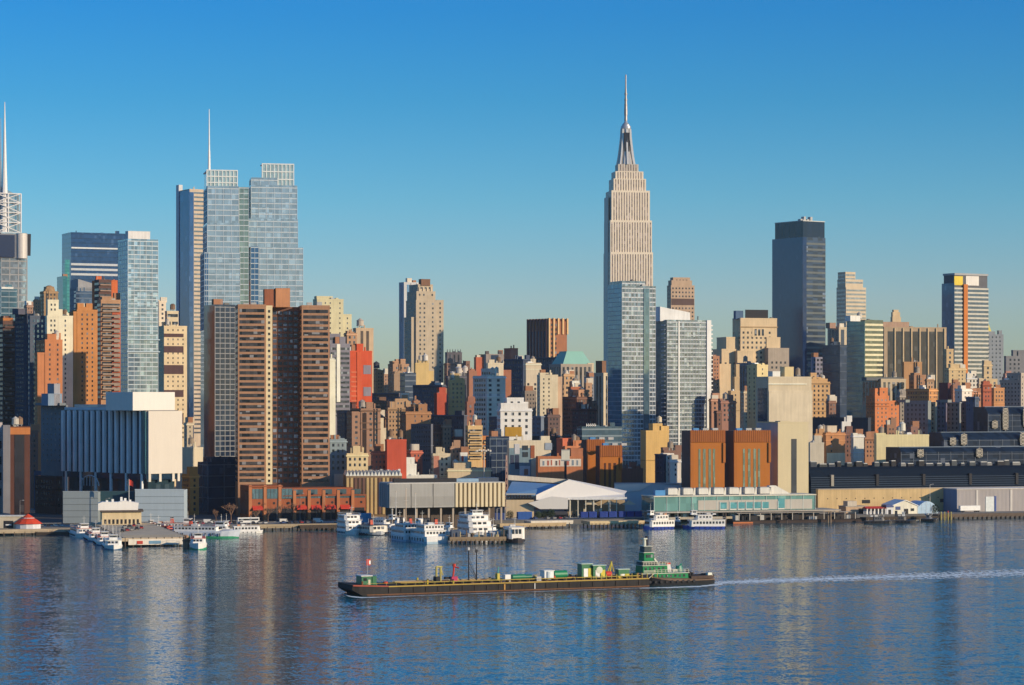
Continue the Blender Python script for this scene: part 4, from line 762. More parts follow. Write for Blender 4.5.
# ================= more of the packed blocks between the big ones
XT=(("dark brown loft squeezed between the red tower and the tan arched gable",1900,372,381,388,402,440,(.17,.10,.07),20),
("small tan house front lit between two dark lofts below the slate glass block",1860,399,401,408,400,425,(.40,.25,.15),16),
("brown walk-up with a pale cornice left of the tan arched gable",1790,376,379,386,418,450,(.25,.14,.09),16),
("narrow brick tenement right of the tan arched gable, lit on top",1800,412,414,420,402,440,(.38,.20,.12),16),
("maroon tenement in front of the wide nearly black loft",1690,432,434,441,432,460,(.20,.09,.07),14),
("grey brown tenement with lit upper floor at the middle of the black loft",1685,441,443,451,426,460,(.26,.18,.13),14),
("low dark red tenement left of the orange balcony tower base",1680,452,455,463,438,465,(.24,.09,.07),14),
("tall thin brown loft behind the brown slab and white curved block",2250,463,466,470,362,400,(.22,.13,.10),20),
("tan brick loft peeking over the yellow and pink building",2380,453,456,463,369,385,(.36,.23,.15),18),
("purple brown loft between the dark chimneys block and the navy loft",2440,500,504,509,366,395,(.24,.15,.14),18),
("dark slate house at the foot of the white curved apartment block",1780,489,497,501,418,450,(.11,.12,.15),30),
("ribbed grey brown loft between the white eight-storey block and the cream ribbed block",1900,522,525,536,392,440,(.24,.20,.17),18),
("blue shaded tenement at the right foot of the white eight-storey block",1720,532,541,544,416,445,(.16,.19,.24),30),
("dark brown tenement below the cream stepped tower",1760,544,548,560,416,445,(.15,.10,.09),16),
("lit brick tenement with stepped gable right of the cream stepped tower",1930,561,564,570,404,440,(.36,.19,.12),16),
("tan rooftop house among the jumbled dark brown rooftops",1960,584,586,592,384,410,(.44,.27,.17),16),
("small brown house with pale parapet left of the slim cream tower",1900,590,592,597,402,440,(.28,.16,.12),16),
("grey blue loft behind the jumbled dark brown rooftops",2120,584,590,595,378,410,(.20,.21,.24),26),
("small dark brick house between the pink brick block and the brown pink block",1780,714,717,722,412,430,(.20,.11,.08),14),
("lit cream tenement below the massive stepped hotel",2050,741,744,751,392,425,(.52,.40,.27),14),
("brown tenement at the right foot of the orange tan tower",1900,826,829,836,402,430,(.26,.15,.11),16),
("dark slate office left of the slate roofed loft",2080,851,862,866,384,420,(.12,.15,.17),30),
("grey tenement behind the red orange stepped tower",1930,896,900,908,396,430,(.30,.27,.24),16),
("tan attic house right of the brown rooftop block",1960,925,927,934,380,400,(.46,.30,.19),16),
("brown brick house under the cream stepped building with arched roofline",1985,950,953,960,386,402,(.32,.17,.12),14),
("small cream house right of the low white block",2000,977,979,986,384,400,(.56,.44,.30),14),
("pink brick house at the right end beneath the grey stepped tower",2030,1002,1005,1012,378,400,(.36,.2,.16),14),
("dark blue loft between the white-striped block and the shaded maroon slab",1870,966,975,979,398,415,(.10,.13,.19),30),
("brown brick house behind the low cream warehouse, left of its tank",1780,884,887,896,426,445,(.30,.17,.11),14),
("small brick house behind the cream warehouse, right of its tank",1785,908,911,918,428,445,(.26,.15,.12),14),
("navy brick loft between the slab with blue top band and the ribbed block",1620,66,69,78,420,450,(.10,.10,.14),20),
("brown tenement left of the plain dark grey slab",1560,28,31,38,432,480,(.18,.11,.09),20),
("cream tenement between the banded cream tower and the slender tower",1820,184,187,193,424,460,(.50,.42,.31),20),
("grey loft between the thin cream slab and the red tower base",1640,337,345,350,412,450,(.15,.14,.16),24),
("dark maroon loft at the foot of the red tower",1740,345,352,356,402,440,(.16,.07,.06),24))
for (lb,Y,x0,xm,x1,yt,vb,col,a_) in XT: bld('brick_building' if col[0]>col[2]*1.2 else 'loft_building',lb,Y,x0,xm,x1,yt,vb,col,PS,a=a_,clut=3)
BLK=wall((.010,.017,.032),.95,.21); BLK.node_tree.nodes['Principled BSDF'].inputs['Specular IOR Level'].default_value=0
# ================= exhibition hall (black space-frame glass) and right shore
JG=glass((.012,.024,.05),.04,3.2,3.2,.3,.03,.3); JG.node_tree.nodes['Principled BSDF'].inputs['Specular IOR Level'].default_value=.1
def hall(label,Y,x0,x1,yt,ybase,lat,D=22,a=18,cham=5.0):
    b=Bld('exhibition_hall',label,Y,x0,x0,x1,a,'exhibition hall',D=D); z1=b.zz(yt); z0=b.zz(ybase)
    b.part('glass_wall',MB().prism([(0,z0),(0,z1-cham),(cham,z1),(D,z1),(D,z0)],'x',0,b.W),JG)
    m=MB(); n=int(b.W/9)
    for i in range(n+1): m.box(i*b.W/n-.15,i*b.W/n+.15,-.25,0.05,z0,z1-cham)
    zc=z0+2
    while zc<z1-cham: m.box(0,b.W,-.2,.05,zc-.12,zc+.12); zc+=4
    b.part('space_frame',m,plain((.07,.10,.15),.4)); b.part('roof_edge',bx(-.2,b.W+.2,cham-.3,cham+1.2,z1-.05,z1+.4),plain((.10,.15,.22),.4))
    for (p,ya,yb_) in lat:                         # chamfered corner bays where the pale lattice shows
        u=b.u(p); za,zb=b.zz(yb_),b.zz(ya); h=(zb-za)/2; r=2.7
        f=b.part('corner_bay',MB().prism([(u+r*cos(2*pi*i/12),za+h+h*sin(2*pi*i/12)) for i in range(12)],'y',-1.3,-.28),glass((.10,.09,.07),.2,1.5,1.5))
        k=MB()
        for i in range(-2,3):
            k.bar((u+i*1.0,-1.45,za+h*.12*abs(i)),(u+i*1.0,-1.45,zb-h*.12*abs(i)),.22)
        zz_=za+1.2
        while zz_<zb-1: k.bar((u-2.2,-1.45,zz_),(u+2.2,-1.45,min(zz_+2,zb)),.2); k.bar((u+2.2,-1.45,zz_),(u-2.2,-1.45,min(zz_+2,zb)),.2); zz_+=2.4
        k.build('lattice',plain((.58,.52,.42),.5),f)
    return b
hall('tallest black glass exhibition hall block at the right edge',1840,988,1060,407,440,((1004.5,408,431),(1025,406,428),(994,420,429)))
hall('middle black glass exhibition hall step with two lattice bays',1740,944,1060,432.5,455,((963,433,446),(1022,432.5,447),(952,437,446)))
hall('lower black glass exhibition hall step behind the rooftop units',1650,901,1060,447.5,470,((919.5,449,458),(978.5,448,458.5)),cham=3)
b=Bld('depot','long black ribbed depot shed above the cream retaining wall',SH(811)+80,810,811,1075,18,'depot',D=40); z1=b.zz(467.5); z0=b.zz(496)
b.part('wall',MB().prism([(0,-.5),(0,z1-9),(1.2,z1-5),(4,z1-1.6),(7,z1),(40,z1),(40,-.5)],'x',0,b.W),BLK)
for i in range(8): b.part('cladding_rail',bx(0,b.W,-.3,.02,z0+1.6+i*1.35,z0+1.85+i*1.35),plain((.07,.10,.15),.6))
for i in range(6):
    c=b.u(877-46.5+i*46.5) if i else b.u(832); b.part('lattice_joint',bx(c-.9,c+.9,-.9,1.5,z1-11.5,z1-4.6),plain((.30,.28,.24),.5) if i==0 else plain((.03,.03,.035),.5))
for i in range(14): b.part('wall_lamp',bx(4+i*10.5,4.5+i*10.5,-.4,.02,z0+1,z0+2.2),plain((.4,.38,.34)))
rn=random.Random(11)
for i in range(24):
    u=4+i*4.8*1.27+rn.uniform(-1,1); w_=rn.uniform(2.4,5.6); h_=rn.uniform(1.2,3.2)
    f=b.part('roof_unit',bx(u,u+w_,9,13,z1-.1,z1+h_),rn.choice([DARK,plain((.07,.08,.09),.6),plain((.2,.2,.2),.6),plain((.05,.06,.08),.6),plain((.05,.055,.06),.6)])); bx(u+.3,u+w_-.3,9.4,12.6,z1+h_,z1+h_+.5).build('fan_cap',STEEL,f)
b=Bld('retaining_wall','long stained cream retaining wall below the black depot shed',SH(818)+40,817,818,1075,18,'wall',D=3)
b.part('wall',bx(0,b.W,0,3,-.5,b.zz(490)),wall((.52,.38,.20),.9,.45)); b.part('coping',bx(0,b.W,-.3,3.2,b.zz(490),b.zz(489)),wall((.4,.33,.24)))
for px in (862,940): b.part('dark_opening',bx(b.u(px),b.u(px+8),-.12,.1,b.zz(504),b.zz(500.5)),DARK)
for i in range(22): b.part('weep_hole',bx(6+i*6.1,6.6+i*6.1,-.08,.1,b.zz(499.4),b.zz(498.4)),DARK)
MB().prism([(0,-.5),(0,b.zz(496)),(9,b.zz(495)),(16,b.zz(499)),(24,-.5)],'y',-8,-2).build('rubble_bank',wall((.35,.29,.2),.95,.5),b.o) if 0 else None
b=Bld('warehouse','long grey corrugated shed with a pale door at the right edge of the water',SH(957)+22,942,957,1075,18,'warehouse'); z1=b.zz(489.5)
b.D=22; b.part('wall',bx(0,b.W,0,b.D,-.5,z1),wall((.40,.37,.36),.6,.25)); b.part('darker_side_sheet',bx(-.15,-.02,0,b.D,-.4,z1),wall((.12,.2,.34))); b.part('roof_edge',bx(-.5,b.W,-.6,b.D,z1,z1+.5),wall((.62,.58,.53)))  # side sheet is darker and bluer than the front
for px in (976,1010,1040): b.part('downpipe_bay',bx(b.u(px),b.u(px)+1.3,-.35,.02,0,z1-.4),wall((.55,.52,.48)))
b.part('door',bx(b.u(985.5),b.u(994),-.3,.02,0,b.zz(497)),plain((.62,.66,.66),.5)); b.part('door_frame',bx(b.u(994.1),b.u(996),-.5,.02,0,b.zz(496.5)),plain((.06,.1,.28),.5))
n=int(b.W/.9); m=MB()
for i in range(n): m.box(i*.9+.1,i*.9+.32,-.1,.02,0,z1-.5)
b.part('corrugation',m,wall((.36,.33,.33),.6,.2))
t=thing('trailer','white box trailer parked on the quay before the grey corrugated shed','trailer',(K(960.5)*(SH(960.5)+12),SH(960.5)+12,GZ),SA)
bx(0,13.2,0,2.5,1.1,4).build('body',WHITE,t); bx(.1,13.1,.1,2.4,.85,1.09).build('chassis',DARK,t)
for u in (1.4,9.6,10.9,12.1):
    MB().prism([(u+.5*cos(2*pi*i/12),.5+.5*sin(2*pi*i/12)) for i in range(12)],'y',.05,.4).build('wheel',DARK,t)
def arch(b,u0,u1,h0,h,D,mat,name='roof'):
    n=12; pts=[(u0+(u1-u0)*i/n, h0+h*sin(pi*i/n)) for i in range(n+1)]; pts=[(u0,-.4)]+pts+[(u1,-.4)]
    return b.part(name,MB().prism(pts,'y',0,D),mat)
b=Bld('quonset_hut','pale blue rounded quonset hut beside the white gabled boat shed',SH(917)+8,917,917,938,18,'hut',D=16); arch(b,0,b.W,3.2,4,16,plain((.36,.50,.64),.35),'shell')
for i in range(5): b.part('shell_rib',bx(i*b.W/5+.5,i*b.W/5+.75,-.15,0,0,3.2+4*sin(pi*(i+.55)/5.0)*.9),plain((.5,.6,.7),.4))
b=Bld('boat_shed','white gabled boat shed with blue panel on the right quay',SH(893)+6,893,893,917.5,18,'shed',D=14)
b.part('wall',MB().prism([(0,-.5),(b.W,-.5),(b.W,4.6),(b.W/2,7.6),(0,5)],'y',0,14),wall((.72,.66,.54))); b.part('roof',MB().prism([(-.4,4.9),(b.W/2,7.85),(b.W+.4,4.5),(b.W+.4,4.9),(b.W/2,8.25),(-.4,5.3)],'y',-.5,14.3),WHITE)
b.part('door',bx(b.W*.45,b.W*.62,-.1,.05,0,3),DARK); b.part('window',bx(b.W*.72,b.W*.86,-.1,.05,1.6,3.2),WIN); b.part('blue_panel',bx(b.W*.1,b.W*.3,-.12,.05,2.4,4.4),NAVY)
b=Bld('boat_shed','red-roofed open boat shelter on white posts by the right quay',SH(867.5)+6,867.5,867.5,886,18,'shelter',D=6)
for i in range(6): b.part('post',bx(i*b.W/5-.3,i*b.W/5+.3,.2,.7,0,3.4),WHITE)
b.part('awning_roof',MB().prism([(-.4,3.4),(3,4.6),(6.4,3.4)],'x',-.6,b.W+.6),RED); b.part('back_wall',bx(0,b.W,5,5.4,0,3.3),wall((.5,.5,.52)))
b=Bld('boat_shed','navy blue and white kiosk between the red shelter and the white shed',SH(886.4)+6,886.4,886.4,893,18,'kiosk',D=6)
b.part('wall',bx(0,b.W,0,6,-.4,4),wall((.62,.62,.64))); b.part('roof',bx(-.3,b.W+.3,-.4,6.2,4,5.4),NAVY); b.part('door',bx(b.W*.3,b.W*.7,-.1,.05,0,2.6),DARK)
b=Bld('storage_shed','low tan storage sheds with dark openings at the foot of the retaining wall',SH(846)+16,846,846,867,18,'shed',D=10)
b.part('wall',bx(0,b.W,0,10,-.4,4.2),wall((.46,.33,.22))); b.part('dark_opening',bx(b.W*.6,b.W*.95,-.1,.05,.3,3.2),DARK); b.part('roof',bx(-.3,b.W+.3,-.3,10.2,4.2,4.6),wall((.4,.36,.3))); b.part('bulkhead',bx(2,8,2,8,4.6,7.4),wall((.5,.44,.36)))
# ================= ferry terminal
b=Bld('ferry_terminal','long ferry terminal clad in pale green glass with white rooftop units',SH(654)-14,640,654,815,17,'terminal'); z1=b.zz(497); b.D=20; z0=b.zz(511.5)
b.part('glass_wall',bx(0,b.W,0,b.D,z0,z1),glass((.17,.33,.30),.35,4.4,3.2,.15,.12)); b.part('roof_edge',bx(-.5,b.W+.5,-.9,b.D,z1,z1+.55),wall((.66,.62,.5)))
b.part('side_glazing',bx(-.15,-.02,0,b.D,z0,z1),glass((.06,.22,.26),.35,4,3))
b.part('louvre_screen',bx(b.u(698),b.u(812),-.25,-.05,z0+.4,z1-2.2),wall((.44,.41,.36),.6,.2))
for i,px in enumerate((720,730,738,746,754,762,778)):
    f=b.part('window',bx(b.u(px),b.u(px+6.5),-.42,-.2,z0+1,z0+4.6+(2 if px==778 else 0)),glass((.12,.34,.36),.35,2,2)); bx(b.u(px-.7),b.u(px-.1),-.6,-.2,z0+.4,z0+5).build('window_frame',plain((.66,.68,.62)),f)
    b.part('window_sill',bx(b.u(px),b.u(px+6),-.5,-.2,z0+.3,z0+.9),plain((.66,.64,.58)))
for i in range(14): b.part('mullion',bx(i*b.W/13-.12,i*b.W/13+.12,-.35,0,z0,z1),plain((.5,.6,.56)))
b.part('deck_floor',bx(-1,b.W+14,-5,b.D,z0-.8,z0-.05),wall((.36,.33,.29))); b.part('ground_floor',bx(1,b.W+4,3,b.D-1,-.4,z0-.82),wall((.42,.38,.32)))
for i in range(24): b.part('ground_window',bx(4+i*3.6,6.2+i*3.6,2.8,3.1,1,3.6),DARK if i%4 else WHITE)
for i in range(7):
    px=672+i*15.4; f=b.part('roof_unit',bx(b.u(px),b.u(px+9.5),6,12,z1+.9,z1+4.2),wall((.62,.60,.54))); bx(b.u(px+.4),b.u(px+9),6.5,11.5,z1+4.2,z1+4.7).build('fan_cap',GALV,f); bx(b.u(px+.3),b.u(px+9.2),5.9,6.2,z1+.2,z1+.9).build('unit_base',DARK,f)
    b.part('duct',MB().prism([(b.u(px+10),z1+.5),(b.u(px+12.5),z1+.5),(b.u(px+12.5),z1+4.6),(b.u(px+11.4),z1+4.6)],'y',7,9),wall((.6,.58,.52)))
b.part('roof_tarp',bx(b.u(659),b.u(669),6,9,z1+.3,z1+3.5),plain((.08,.26,.52)))
b.part('roof_slope',MB().prism([(b.u(772),z1+.5),(b.u(797),z1+.5),(b.u(782),z1+5.4),(b.u(776),z1+5.4)],'y',9,13),wall((.62,.60,.54)))
# landing float in front of terminal
t=thing('landing_float','long dark timber landing float below the green glass ferry terminal','pontoon',(K(733)*(SH(733)-30),SH(733)-30,0),SA)
W_=(862-733)/F*(SH(733)-20)*1.12
bx(0,W_,0,12,-.6,1.7).build('deck',wall((.035,.03,.03)),t); bx(0,W_,-.35,-.02,-.4,1.3).build('fender',wall((.06,.045,.04)),t)
rl=random.Random(5)
for i in range(16): u=rl.uniform(2,W_-6); bx(u,u+rl.uniform(1,5),2+rl.uniform(0,5),8,1.7,2.4+rl.uniform(.5,2.2)).build('deck_box',rl.choice([DARK,DARK,plain((.1,.1,.12)),GALV]),t)
for i in range(12): bx(4+i*W_/12.5,4.35+i*W_/12.5,1,1.3,1.7,5.6).build('post',plain((.5,.46,.4)),t)
bx(6,W_-3,5,9,1.7,4.4).build('deck_shed',wall((.05,.045,.045)),t); bx(3,W_*.9,.8,4,5.6,5.9).build('canopy',wall((.34,.30,.26)),t); bx(0,12,-.4,-.05,.1,.9).build('orange_fender',plain((.5,.16,.06)),t)
for n_,(px,lb) in enumerate(((698,'timber pile dolphin between the two blue and white ferries'),(724.5,'tall timber pile dolphin at the right end of the ferry berth'),(788,'slim mooring pile in front of the green terminal float'),(829.5,'thick pale mooring pile at the right part of the terminal float'))):
    y_=SH(px)-36; x_=K(px)*y_; t=thing('mooring_pile',lb,'pile',(x_,y_,-1),0,'mooring piles by the ferry terminal')
    for k in range(3 if n_!=2 else 1): MB().cyl((k-1)*.7,(k%2)*.6,-1,7.4-(k%2)*.8 if n_!=2 else 4.5,.38,.34,8).build('timber_pile',wall((.30,.22,.15) if n_==3 else (.12,.09,.07)),t)
    MB().cyl(0,.2,5.4 if n_!=2 else 3,5.9 if n_!=2 else 3.4,1.0,1.0,8).build('binding',DARK,t)
# ================= pier sheds in the middle
b=Bld('pier_shed','raised pier shed with cream concrete fins and a grey metal half',SH(389)-34,379,389.5,506,17.9,'shed'); z1=b.zz(484); z0=b.zz(508)
b.part('wall',bx(0,b.u(454.5),0,b.D,z0,z1),wall((.34,.33,.31),.55,.25)); b.part('metal_panel',bx(.4,b.u(454),-.12,.02,z0+1,z0+6),wall((.30,.29,.27),.5,.25))
for px in (411,433): b.part('panel_joint',bx(b.u(px),b.u(px)+.2,-.2,.0,z0,z1),DARK)
b.part('wall',bx(b.u(454.5)+.02,b.W,.9,b.D,z0,z1-.02),wall((.16,.13,.10)))
n=12
for i in range(n): u=b.u(455)+i*(b.W-b.u(455))/n; b.part('fin',MB().prism([(u,.9),(u+.2,-.5),(u+1.6,-.5),(u+1.8,.9)],'z',z0,z1+.1),wall((.66,.55,.36),.8,.12))
for i in range(int(b.D/4)): v=1+i*4; b.part('fin',bx(-.8,-.02,v,v+2.2,z0,z1+.1),wall((.3,.3,.31)))
b.part('roof',bx(.3,b.W-.3,1,b.D-.3,z1+.0,z1+.5),wall((.5,.48,.44))); b.part('roof_deck',bx(4,b.W*.6,6,9,z1+.5,z1+2.6),DARK); b.part('roof_deck',bx(b.W*.55,b.W*.8,8,14,z1+.5,z1+2.2),plain((.22,.34,.46),.4)); b.part('roof_deck',bx(b.W*.8,b.W*.98,9,18,z1+.5,z1+2.6),plain((.04,.06,.1),.4))
for i in range(10): u=2+i*(b.W-4)/9; b.part('stilt',bx(u-.5,u+.5,2,3,-2.6,z0+.02),wall((.36,.30,.24)))
b.part('undercroft_wall',bx(2,b.W-2,14,15,-2.6,z0),wall((.10,.08,.07)))
b.part('base_deck',bx(-2,b.W+4,-2,60,-3.6,-2),wall((.34,.26,.17)))
b=Bld('pier_shed','older pier shed with yellow brown bays and a jagged white roofline',SH(346)+60,343,346,402,6,'shed',D=40); z1=b.zz(476); 
b.part('wall',bx(0,b.W,0,40,-.5,z1),wall((.22,.15,.09))); 
for i in range(14): u=.3+i*b.W/14; b.part('bay',bx(u,u+b.W/14-.9,-.5,.03,2,z1-1),wall((.50,.36,.17) if i in(0,1,5,6,7,9,10) else (.16,.09,.07)))
m=MB()
for i in range(16): u=i*b.W/16; m.prism([(u,z1),(u+b.W/16-.03,z1),(u+b.W/32,z1+2.6)],'y',.5,39)
b.part('sawtooth_roof',m,wall((.74,.70,.62)))
b=Bld('pier_shed','long low white pier roof with jagged vents behind the pier sheds',1500,331,334,402,4,'shed',D=30); z1=b.zz(474)
b.part('wall',bx(0,b.W,0,30,-.5,z1),wall((.64,.60,.52)))
for i in range(18): b.part('roof_vent',bx(2+i*b.W/19,3.4+i*b.W/19,3,6,z1-.1,z1+1.2+(i*7%5)*.4),WHITE if i%3 else GALV)
b=bld('pump_house','plain white cube building left of the mural houses',1480,403,404.5,416.5,465.5,485,(.78,.72,.62),N,a=12,clut=0)
b=bld('pier_shed','low white flat roofed pavilion with a dark window strip left of the mural house',1470,404,405,437,477,485,(.72,.68,.6),dict(k='R',bh=2,fh=30,head=1.4,e=2),a=5,clut=1)
b=bld('brick_building','cream house with red and green mural and dark windows',1510,431,433,451,455,480,(.56,.48,.34),PL,a=12,clut=2)
b.part('mural',bx(.4,4,-.3,-.14,4,b.zz(456)),wall((.45,.2,.14),.6,.6))
bld('brick_building','narrow red brick gable row right of the mural house',1525,450,451,460,448,480,(.38,.24,.16),PS,a=10,clut=3)
b=bld('brick_building','small white wall with red and blue poster figures',1515,459,460.5,467.5,454,475,(.72,.68,.62),N,a=10,clut=0)
b.part('mural',bx(.6,2.0,-.2,.02,6,b.zz(456)),RED); b.part('mural',bx(3,4.4,-.2,.02,8,b.zz(457)),plain((.3,.45,.5)))
bld('brick_building','low cream parapet building with dark opening below the orange balcony tower',1490,446,448,491,470,482,(.58,.47,.31),S(PS,wp=6,fh=20),a=5,clut=3)
# white event hall with blue roof panel
t=thing('event_hall','large white peaked event hall with a blue roof panel','hall',(K(506)*1440,1440,GZ),0)
s_=1440/F; U=lambda px:(px-506)*s_; Z=lambda y,Y=1440: EYE+(HZ-y)/F*Y-GZ
bx(U(506),U(534),2,46,-.4,Z(500)).build('wall',wall((.60,.47,.30)),t)
for i in range(9): bx(U(507)+i*1.6,U(507)+i*1.6+1.1,1.7,2.05,Z(498.5),Z(495.5)).build('window',DARK,t)
bx(U(506),U(535.5),1.2,2.0,Z(495),Z(493.5)).build('fascia',GALV,t)
m=MB(); m.v=[(U(505),2,Z(495)),(U(536),2,Z(495)),(U(566),24,Z(484.5,1464)),(U(512),52,Z(481.5,1492)),(U(505),2,Z(495)-.6),(U(536),2,Z(495)-.6),(U(566),24,Z(484.5,1464)-.6),(U(512),52,Z(481.5,1492)-.6)]; m.f=[(0,1,2,3),(7,6,5,4),(0,4,5,1),(1,5,6,2),(2,6,7,3),(3,7,4,0)]
m.build('blue_roof',plain((.20,.37,.56),.5),t)
m=MB(); m.v=[(U(536.2),1.6,Z(495)),(U(569),6,Z(480)),(U(625),6,Z(494.5)),(U(625),1.6,Z(497)),(U(536.2),1.6,Z(500)),(U(569),60,Z(478.8,1500)),(U(632),60,Z(491,1500)),(U(625),6,Z(498)),(U(569),6,Z(498))]
m.f=[(0,4,3,2,1),(1,2,6,5),(4,8,7,3)]
m.build('white_gable',wall((.80,.76,.70),.7,.06),t)
MB().prism([(U(508),Z(480,1492)),(U(569),Z(483.6,1492)),(U(569),Z(479.4,1492)),(U(508),Z(475,1492))],'y',52,55).build('roof_parapet',wall((.66,.58,.46)),t)
MB().prism([(U(528),Z(503)),(U(552),Z(496.5)),(U(568),Z(498)),(U(568),Z(509)),(U(540),Z(509))],'y',-1,1.2).build('canopy',wall((.70,.67,.62),.7,.06),t)
for i in range(7): bx(U(570)+i*4.4,U(570)+i*4.4+.5,2,2.5,0,Z(499)).build('post',plain((.7,.64,.5)),t)
bx(U(566),U(627),1.2,1.55,Z(499.8),Z(497.2)).build('fascia',WHITE,t); bx(U(568),U(626),14,14.5,-.3,Z(499)).build('back_wall',wall((.40,.31,.21)),t)
rh=random.Random(4)
for i in range(10): u=U(573)+i*3; bx(u,u+rh.uniform(1,2.6),6,8,0,rh.uniform(1.5,5)).build('stacked_goods',rh.choice([wall((.55,.46,.3)),wall((.34,.22,.13)),GALV,DARK]),t)
for i in range(3): MB().prism([(U(584)+i*11,Z(505)),(U(584)+i*11+4,Z(500.5)),(U(584)+i*11+8,Z(505))],'y',5,9).build('tent_roof',wall((.62,.55,.42)),t)
t=thing('salt_shed','pale blue grey sloping shed roof between the event hall and the orange towers','shed',(K(622)*1510,1510,GZ),0)
s_=1510/F; U=lambda px:(px-622)*s_; Zs=lambda y: EYE+(HZ-y)/F*1510-GZ
MB().prism([(U(622),-.4),(U(690),-.4),(U(690),Zs(485)),(U(652),Zs(484)),(U(615),Zs(484.5)),(U(615),Zs(493))],'y',0,12).build('wall',wall((.52,.60,.64),.7,.1),t); MB().prism([(U(615),Zs(484.4)),(U(652),Zs(483.9)),(U(640),Zs(490.5)),(U(615),Zs(493))],'y',-.5,-.02).build('painted_sun_patch',wall((.76,.72,.66),.7,.08),t)  # pale patch painted where sunlight falls on the shed's left part
bx(U(615),U(690),-.2,12.2,Zs(484),Zs(483.4)).build('roof_edge',GALV,t)
# billboard on pole, floodlight masts
t=thing('billboard','tall billboard on a single dark pole in front of the mural garage','billboard',(K(565.5)*1525,1525,GZ),R(6))
s_=1525/F
MB().cyl(0,0,-.3,EYE+(HZ-460)/F*1525-GZ,.8,.7,8).build('pole',DARK,t); zb=EYE+(HZ-460)*s_-GZ
bx(-2.6,2.6,-.8,.8,zb-.6,zb+.1).build('catwalk',STEEL,t); bx(-2.5,2.5,-.5,.5,zb+.1,zb+6.2).build('panel',wall((.55,.54,.46),.6,.3),t); bx(-2.7,2.7,-.7,-.52,zb+5.9,zb+6.4).build('panel_frame',STEEL,t)
t=thing('floodlight_mast','tall mast with a ring of pale floodlights left of the gridded glass block','light mast',(K(484)*1555,1555,GZ),0)
s_=1555/F; zt=EYE+(HZ-451)*s_-GZ
MB().cyl(0,0,-.3,zt,.5,.3,8).build('pole',plain((.5,.46,.4)),t)
for i in range(7): bx(-4.6+i*1.35,-3.6+i*1.35,-.5,.3,zt-.4+(i%2)*.5,zt+.7+(i%2)*.5).build('floodlight',plain((.75,.7,.6)),t)
MB().bar((-4.8,0,zt),(4.8,0,zt),.2).build('crossarm',STEEL,t)
t=thing('lattice_tower','slim pinkish lattice mast left of the painted billboards','lattice mast',(K(506.5)*1540,1540,GZ),0); s_=1540/F; zt=EYE+(HZ-455)*s_-GZ; m=MB()
for dx,dy in ((-.9,-.9),(.9,-.9),(.9,.9),(-.9,.9)): m.bar((dx,dy,-.2),(dx*.3,dy*.3,zt),.18)
for i in range(9):
    a0=i/9; a1=(i+1)/9; r0=.9*(1-.7*a0); r1=.9*(1-.7*a1)
    for q in (-1,1): m.bar((-r0*q,-r0,zt*a0),(r1*q,-r1,zt*a1),.14); m.bar((r0,-r0*q,zt*a0),(r1,r1*q,zt*a1),.14)
m.build('lattice',plain((.55,.35,.28)),t)
# ================= quays, piers, boats
def quay(label,name,px0,px1,yw,depth,h,mat,rz=17.9,piles=0,pm=None,top=None):
    x0,Y=at(px0,yw); k=K(px1); t=thing(name,label,'pier' if 'pier' in name else 'quay',(x0,Y,0),R(rz)); W_=(k*Y-x0)/(cos(R(rz))-k*sin(R(rz)))
    bx(0,W_,0,depth,h-1.6,h).build('deck',mat,t); bx(-.1,W_+.1,-.2,-.02,h-.9,h+.35).build('kerb_beam',top or mat,t)
    for i in range(piles):
        u=(i+.5)*W_/piles; MB().cyl(u,.25,-1.5,h-.3,.34,.34,8).build('timber_pile',pm or wall((.10,.075,.06)),t)
        MB().cyl(u,depth-1,-1.5,h-1.5,.34,.34,8).build('timber_pile',pm or wall((.10,.075,.06)),t)
    return t,W_
DECK=wall((.30,.22,.14)); DKT=wall((.07,.055,.045)); PALE=wall((.50,.42,.30))
TK=quay('stone quay below the orange waterfront block with parked cars','quay_wall',238,338,531.2,9,3.0,wall((.34,.27,.18)),17.9,12)
quay('dark timber quay left of the three-deck white ferry','quay_wall',300,342,530.6,6,2.6,DKT,17.9,8)
quay('low tan quay to the right of the white double-ended ferry','quay_wall',500,566,529,10,2.6,wall((.46,.34,.2)),17.9,10)
quay('pale concrete pier deck below the white event hall','pier_deck',531,573,528.2,12,3.6,wall((.62,.56,.46)),17.9,6)
quay('long flat timber pier with pale deck edge left of the ferry terminal','pier_deck',590,646,528.4,18,3.6,wall((.52,.40,.24)),14,14,None,wall((.62,.48,.28)))
quay('stone quay with dark fenders at the far left shore','quay_wall',-12,72,536,14,2.8,wall((.40,.32,.22)),17.9,8)
quay('timber piled quay below the grey corrugated shed','quay_wall',938,1060,519.5,8,2.8,wall((.13,.10,.08)),17.9,26,wall((.09,.07,.06)))
quay('narrow dark boat slip under the white gabled boat shed','quay_wall',866,938,521.8,8,2.4,DKT,17.9,14,wall((.24,.2,.14)))
for i,px in enumerate((941,944.5,948,951)):
    x_,Y=at(px,519.8); t=thing('mooring_pile',['yellow topped pile, first from the left of the four by the grey shed','yellow topped pile, second from the left of the four by the grey shed','pile with red marker top among the four by the grey shed','yellow topped pile nearest the white trailer'][i],'pile',(x_,Y,-1),0,'yellow piles by the grey shed')
    MB().cyl(0,0,0,5.2,.42,.36,8).build('timber_pile',wall((.36,.30,.10)),t); MB().cyl(0,0,5.2,6.2 if i==2 else 5.6,.4,.4,8).build('pile_cap',RED if i==2 else wall((.5,.45,.2)),t)
